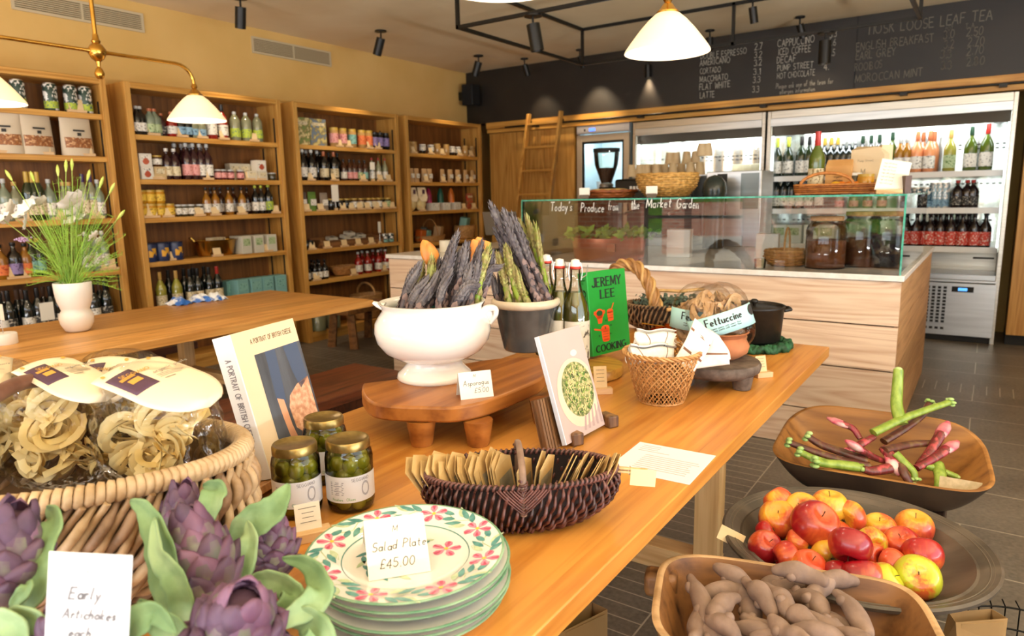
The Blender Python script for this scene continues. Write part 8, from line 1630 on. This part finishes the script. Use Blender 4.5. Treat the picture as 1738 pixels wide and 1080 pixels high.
o = thing('espresso_machine', 'black espresso machine under stacks of paper cups', 'coffee machine', (-2.37, 5.75, CT)); part('body', MB().add([(-.345, -.2, .36), (.345, -.2, .36), (.345, .25, .36), (-.345, .25, .36), (-.36, -.16, .56), (.36, -.16, .56), (.36, .25, .58), (-.36, .25, .58)], [(3, 2, 1, 0), (0, 1, 5, 4), (1, 2, 6, 5), (2, 3, 7, 6), (3, 0, 4, 7), (4, 5, 6, 7)]).box((-.345, .05, .05), (.345, .25, .36)), BLK, o, bev=.015); part('drip_tray', MB().box((-.345, -.25, 0), (.345, .25, .07)), STEEL, o, bev=.006)
for x in (-.2, .2): part('group_head', MB().lathe([(.035, .3), (.04, .36)], 20, 0, Matrix.Translation((x, -.12, 0))).tube([(x, -.15, .29), (x, -.3, .27)], .012, 8), STEEL, o)
m = MB()
for k in range(4): m.box((-.2+.03*k, -.197, .46), (-.18+.03*k, -.19, .5))
part('buttons', m, WHITE, o)
CUP = pm('paper_cup', 'c9b089', 'd8c29e', ns=9, rough=.8); CUPW = pm('pale_cup', 'd8cfbc', rough=.6)
def cup():
    return tag(ob('paper_cup', MB().lathe([(.03, 0), (.042, .1), (.044, .104), (.041, .104), (.029, .004), (0, .004)], 18).mesh('paper_cup', CUP, 50)), '', 'cup')
kc = Kind(cup); rg = random.Random(14)
CX = [(1072, 312, 0), (1086, 307, 0), (1098, 300, 0), (1107, 294, 1), (1118, 290, 1), (1128, 297, 1), (1136, 288, 2), (1147, 284, 2), (1156, 296, 1), (1165, 284, 2), (1172, 298, 0), (1180, 282, 2), (1190, 278, 3), (1200, 280, 3), (1094, 312, 0), (1142, 304, 0), (1188, 297, 0), (1114, 306, 0)]
for i, (px, py, k) in enumerate(CX):
    y = 5.72+.1*(k % 3)+.02*(i % 3); x = fr(px, y, 1.6); kc.put((x, y, CT+.582+.104 if k < 2 else CT+.582+.104+.05*k), (PI, 0, 0), 'upturned kraft paper cup on the espresso machine, %s along its top' % ordn(sorted(range(len(CX)), key=lambda q: CX[q][0]).index(i)), 'cup', 'paper cups on the espresso machine', 1.0)
o = thing('water_boiler', 'brushed steel water boiler with a green light behind the case', 'boiler', (-1.715, 5.8, CT)); part('body', MB().box((-.22, -.15, 0), (.22, .2, .6)), STEELX, o, bev=.006); part('black_panel', MB().box((-.13, -.155, .25), (-.05, -.149, .58)), BLK, o); part('green_lamp', MB().ell((-.09, -.157, .46), (.012, .004, .012), 12), glow('green_indicator', (.05, .9, .3), 2.), o); part('side_panel', MB().box((.06, -.155, .3), (.2, -.149, .58)), pm('grey_plate', '7c8280', rough=.3, metal=.6), o)
solo('kettle_dome', MB().lathe([(.08, 0), (.08, .38), (.095, .44), (.085, .51), (.05, .555), (0, .57)], 28), pm('dark_teal_dome', '2c3a3a', rough=.25, coat=.4), 'dark rounded canister beside the steel boiler', 'canister', (fr(1213, 5.45, 1.5), 5.45, CT), smooth=60)
o = thing('till_terminal', 'grey tablet till with a black card reader on the counter', 'till', (-3.27, 4.62, CT), .25); part('stand', MB().lathe([(.09, 0), (.09, .012), (.02, .02), (.018, .14)], 24), BLKM, o); part('tablet_back', MB().cbox((0, 0, 0), (.29, .015, .2), 0, Matrix.Translation((0, 0, .22)) @ Matrix.Rotation(R(18), 4, 'X')), pm('tablet_grey', '6a6258', rough=.4, metal=.4), o, bev=.006); part('card_reader', MB().cbox((0, 0, 0), (.1, .03, .2), 0, Matrix.Translation((.1, -.05, .1)) @ Matrix.Rotation(R(18), 4, 'X')), BLKM, o, bev=.02)
solo('paper_roll', MB().lathe([(.05, 0), (.052, .004), (.052, .09), (.02, .092), (.018, .05)], 24), pm('cream_roll', 'e8dfca', rough=.8), 'cream paper roll on the counter top behind the asparagus', 'roll', onz(757, 427, .9855))
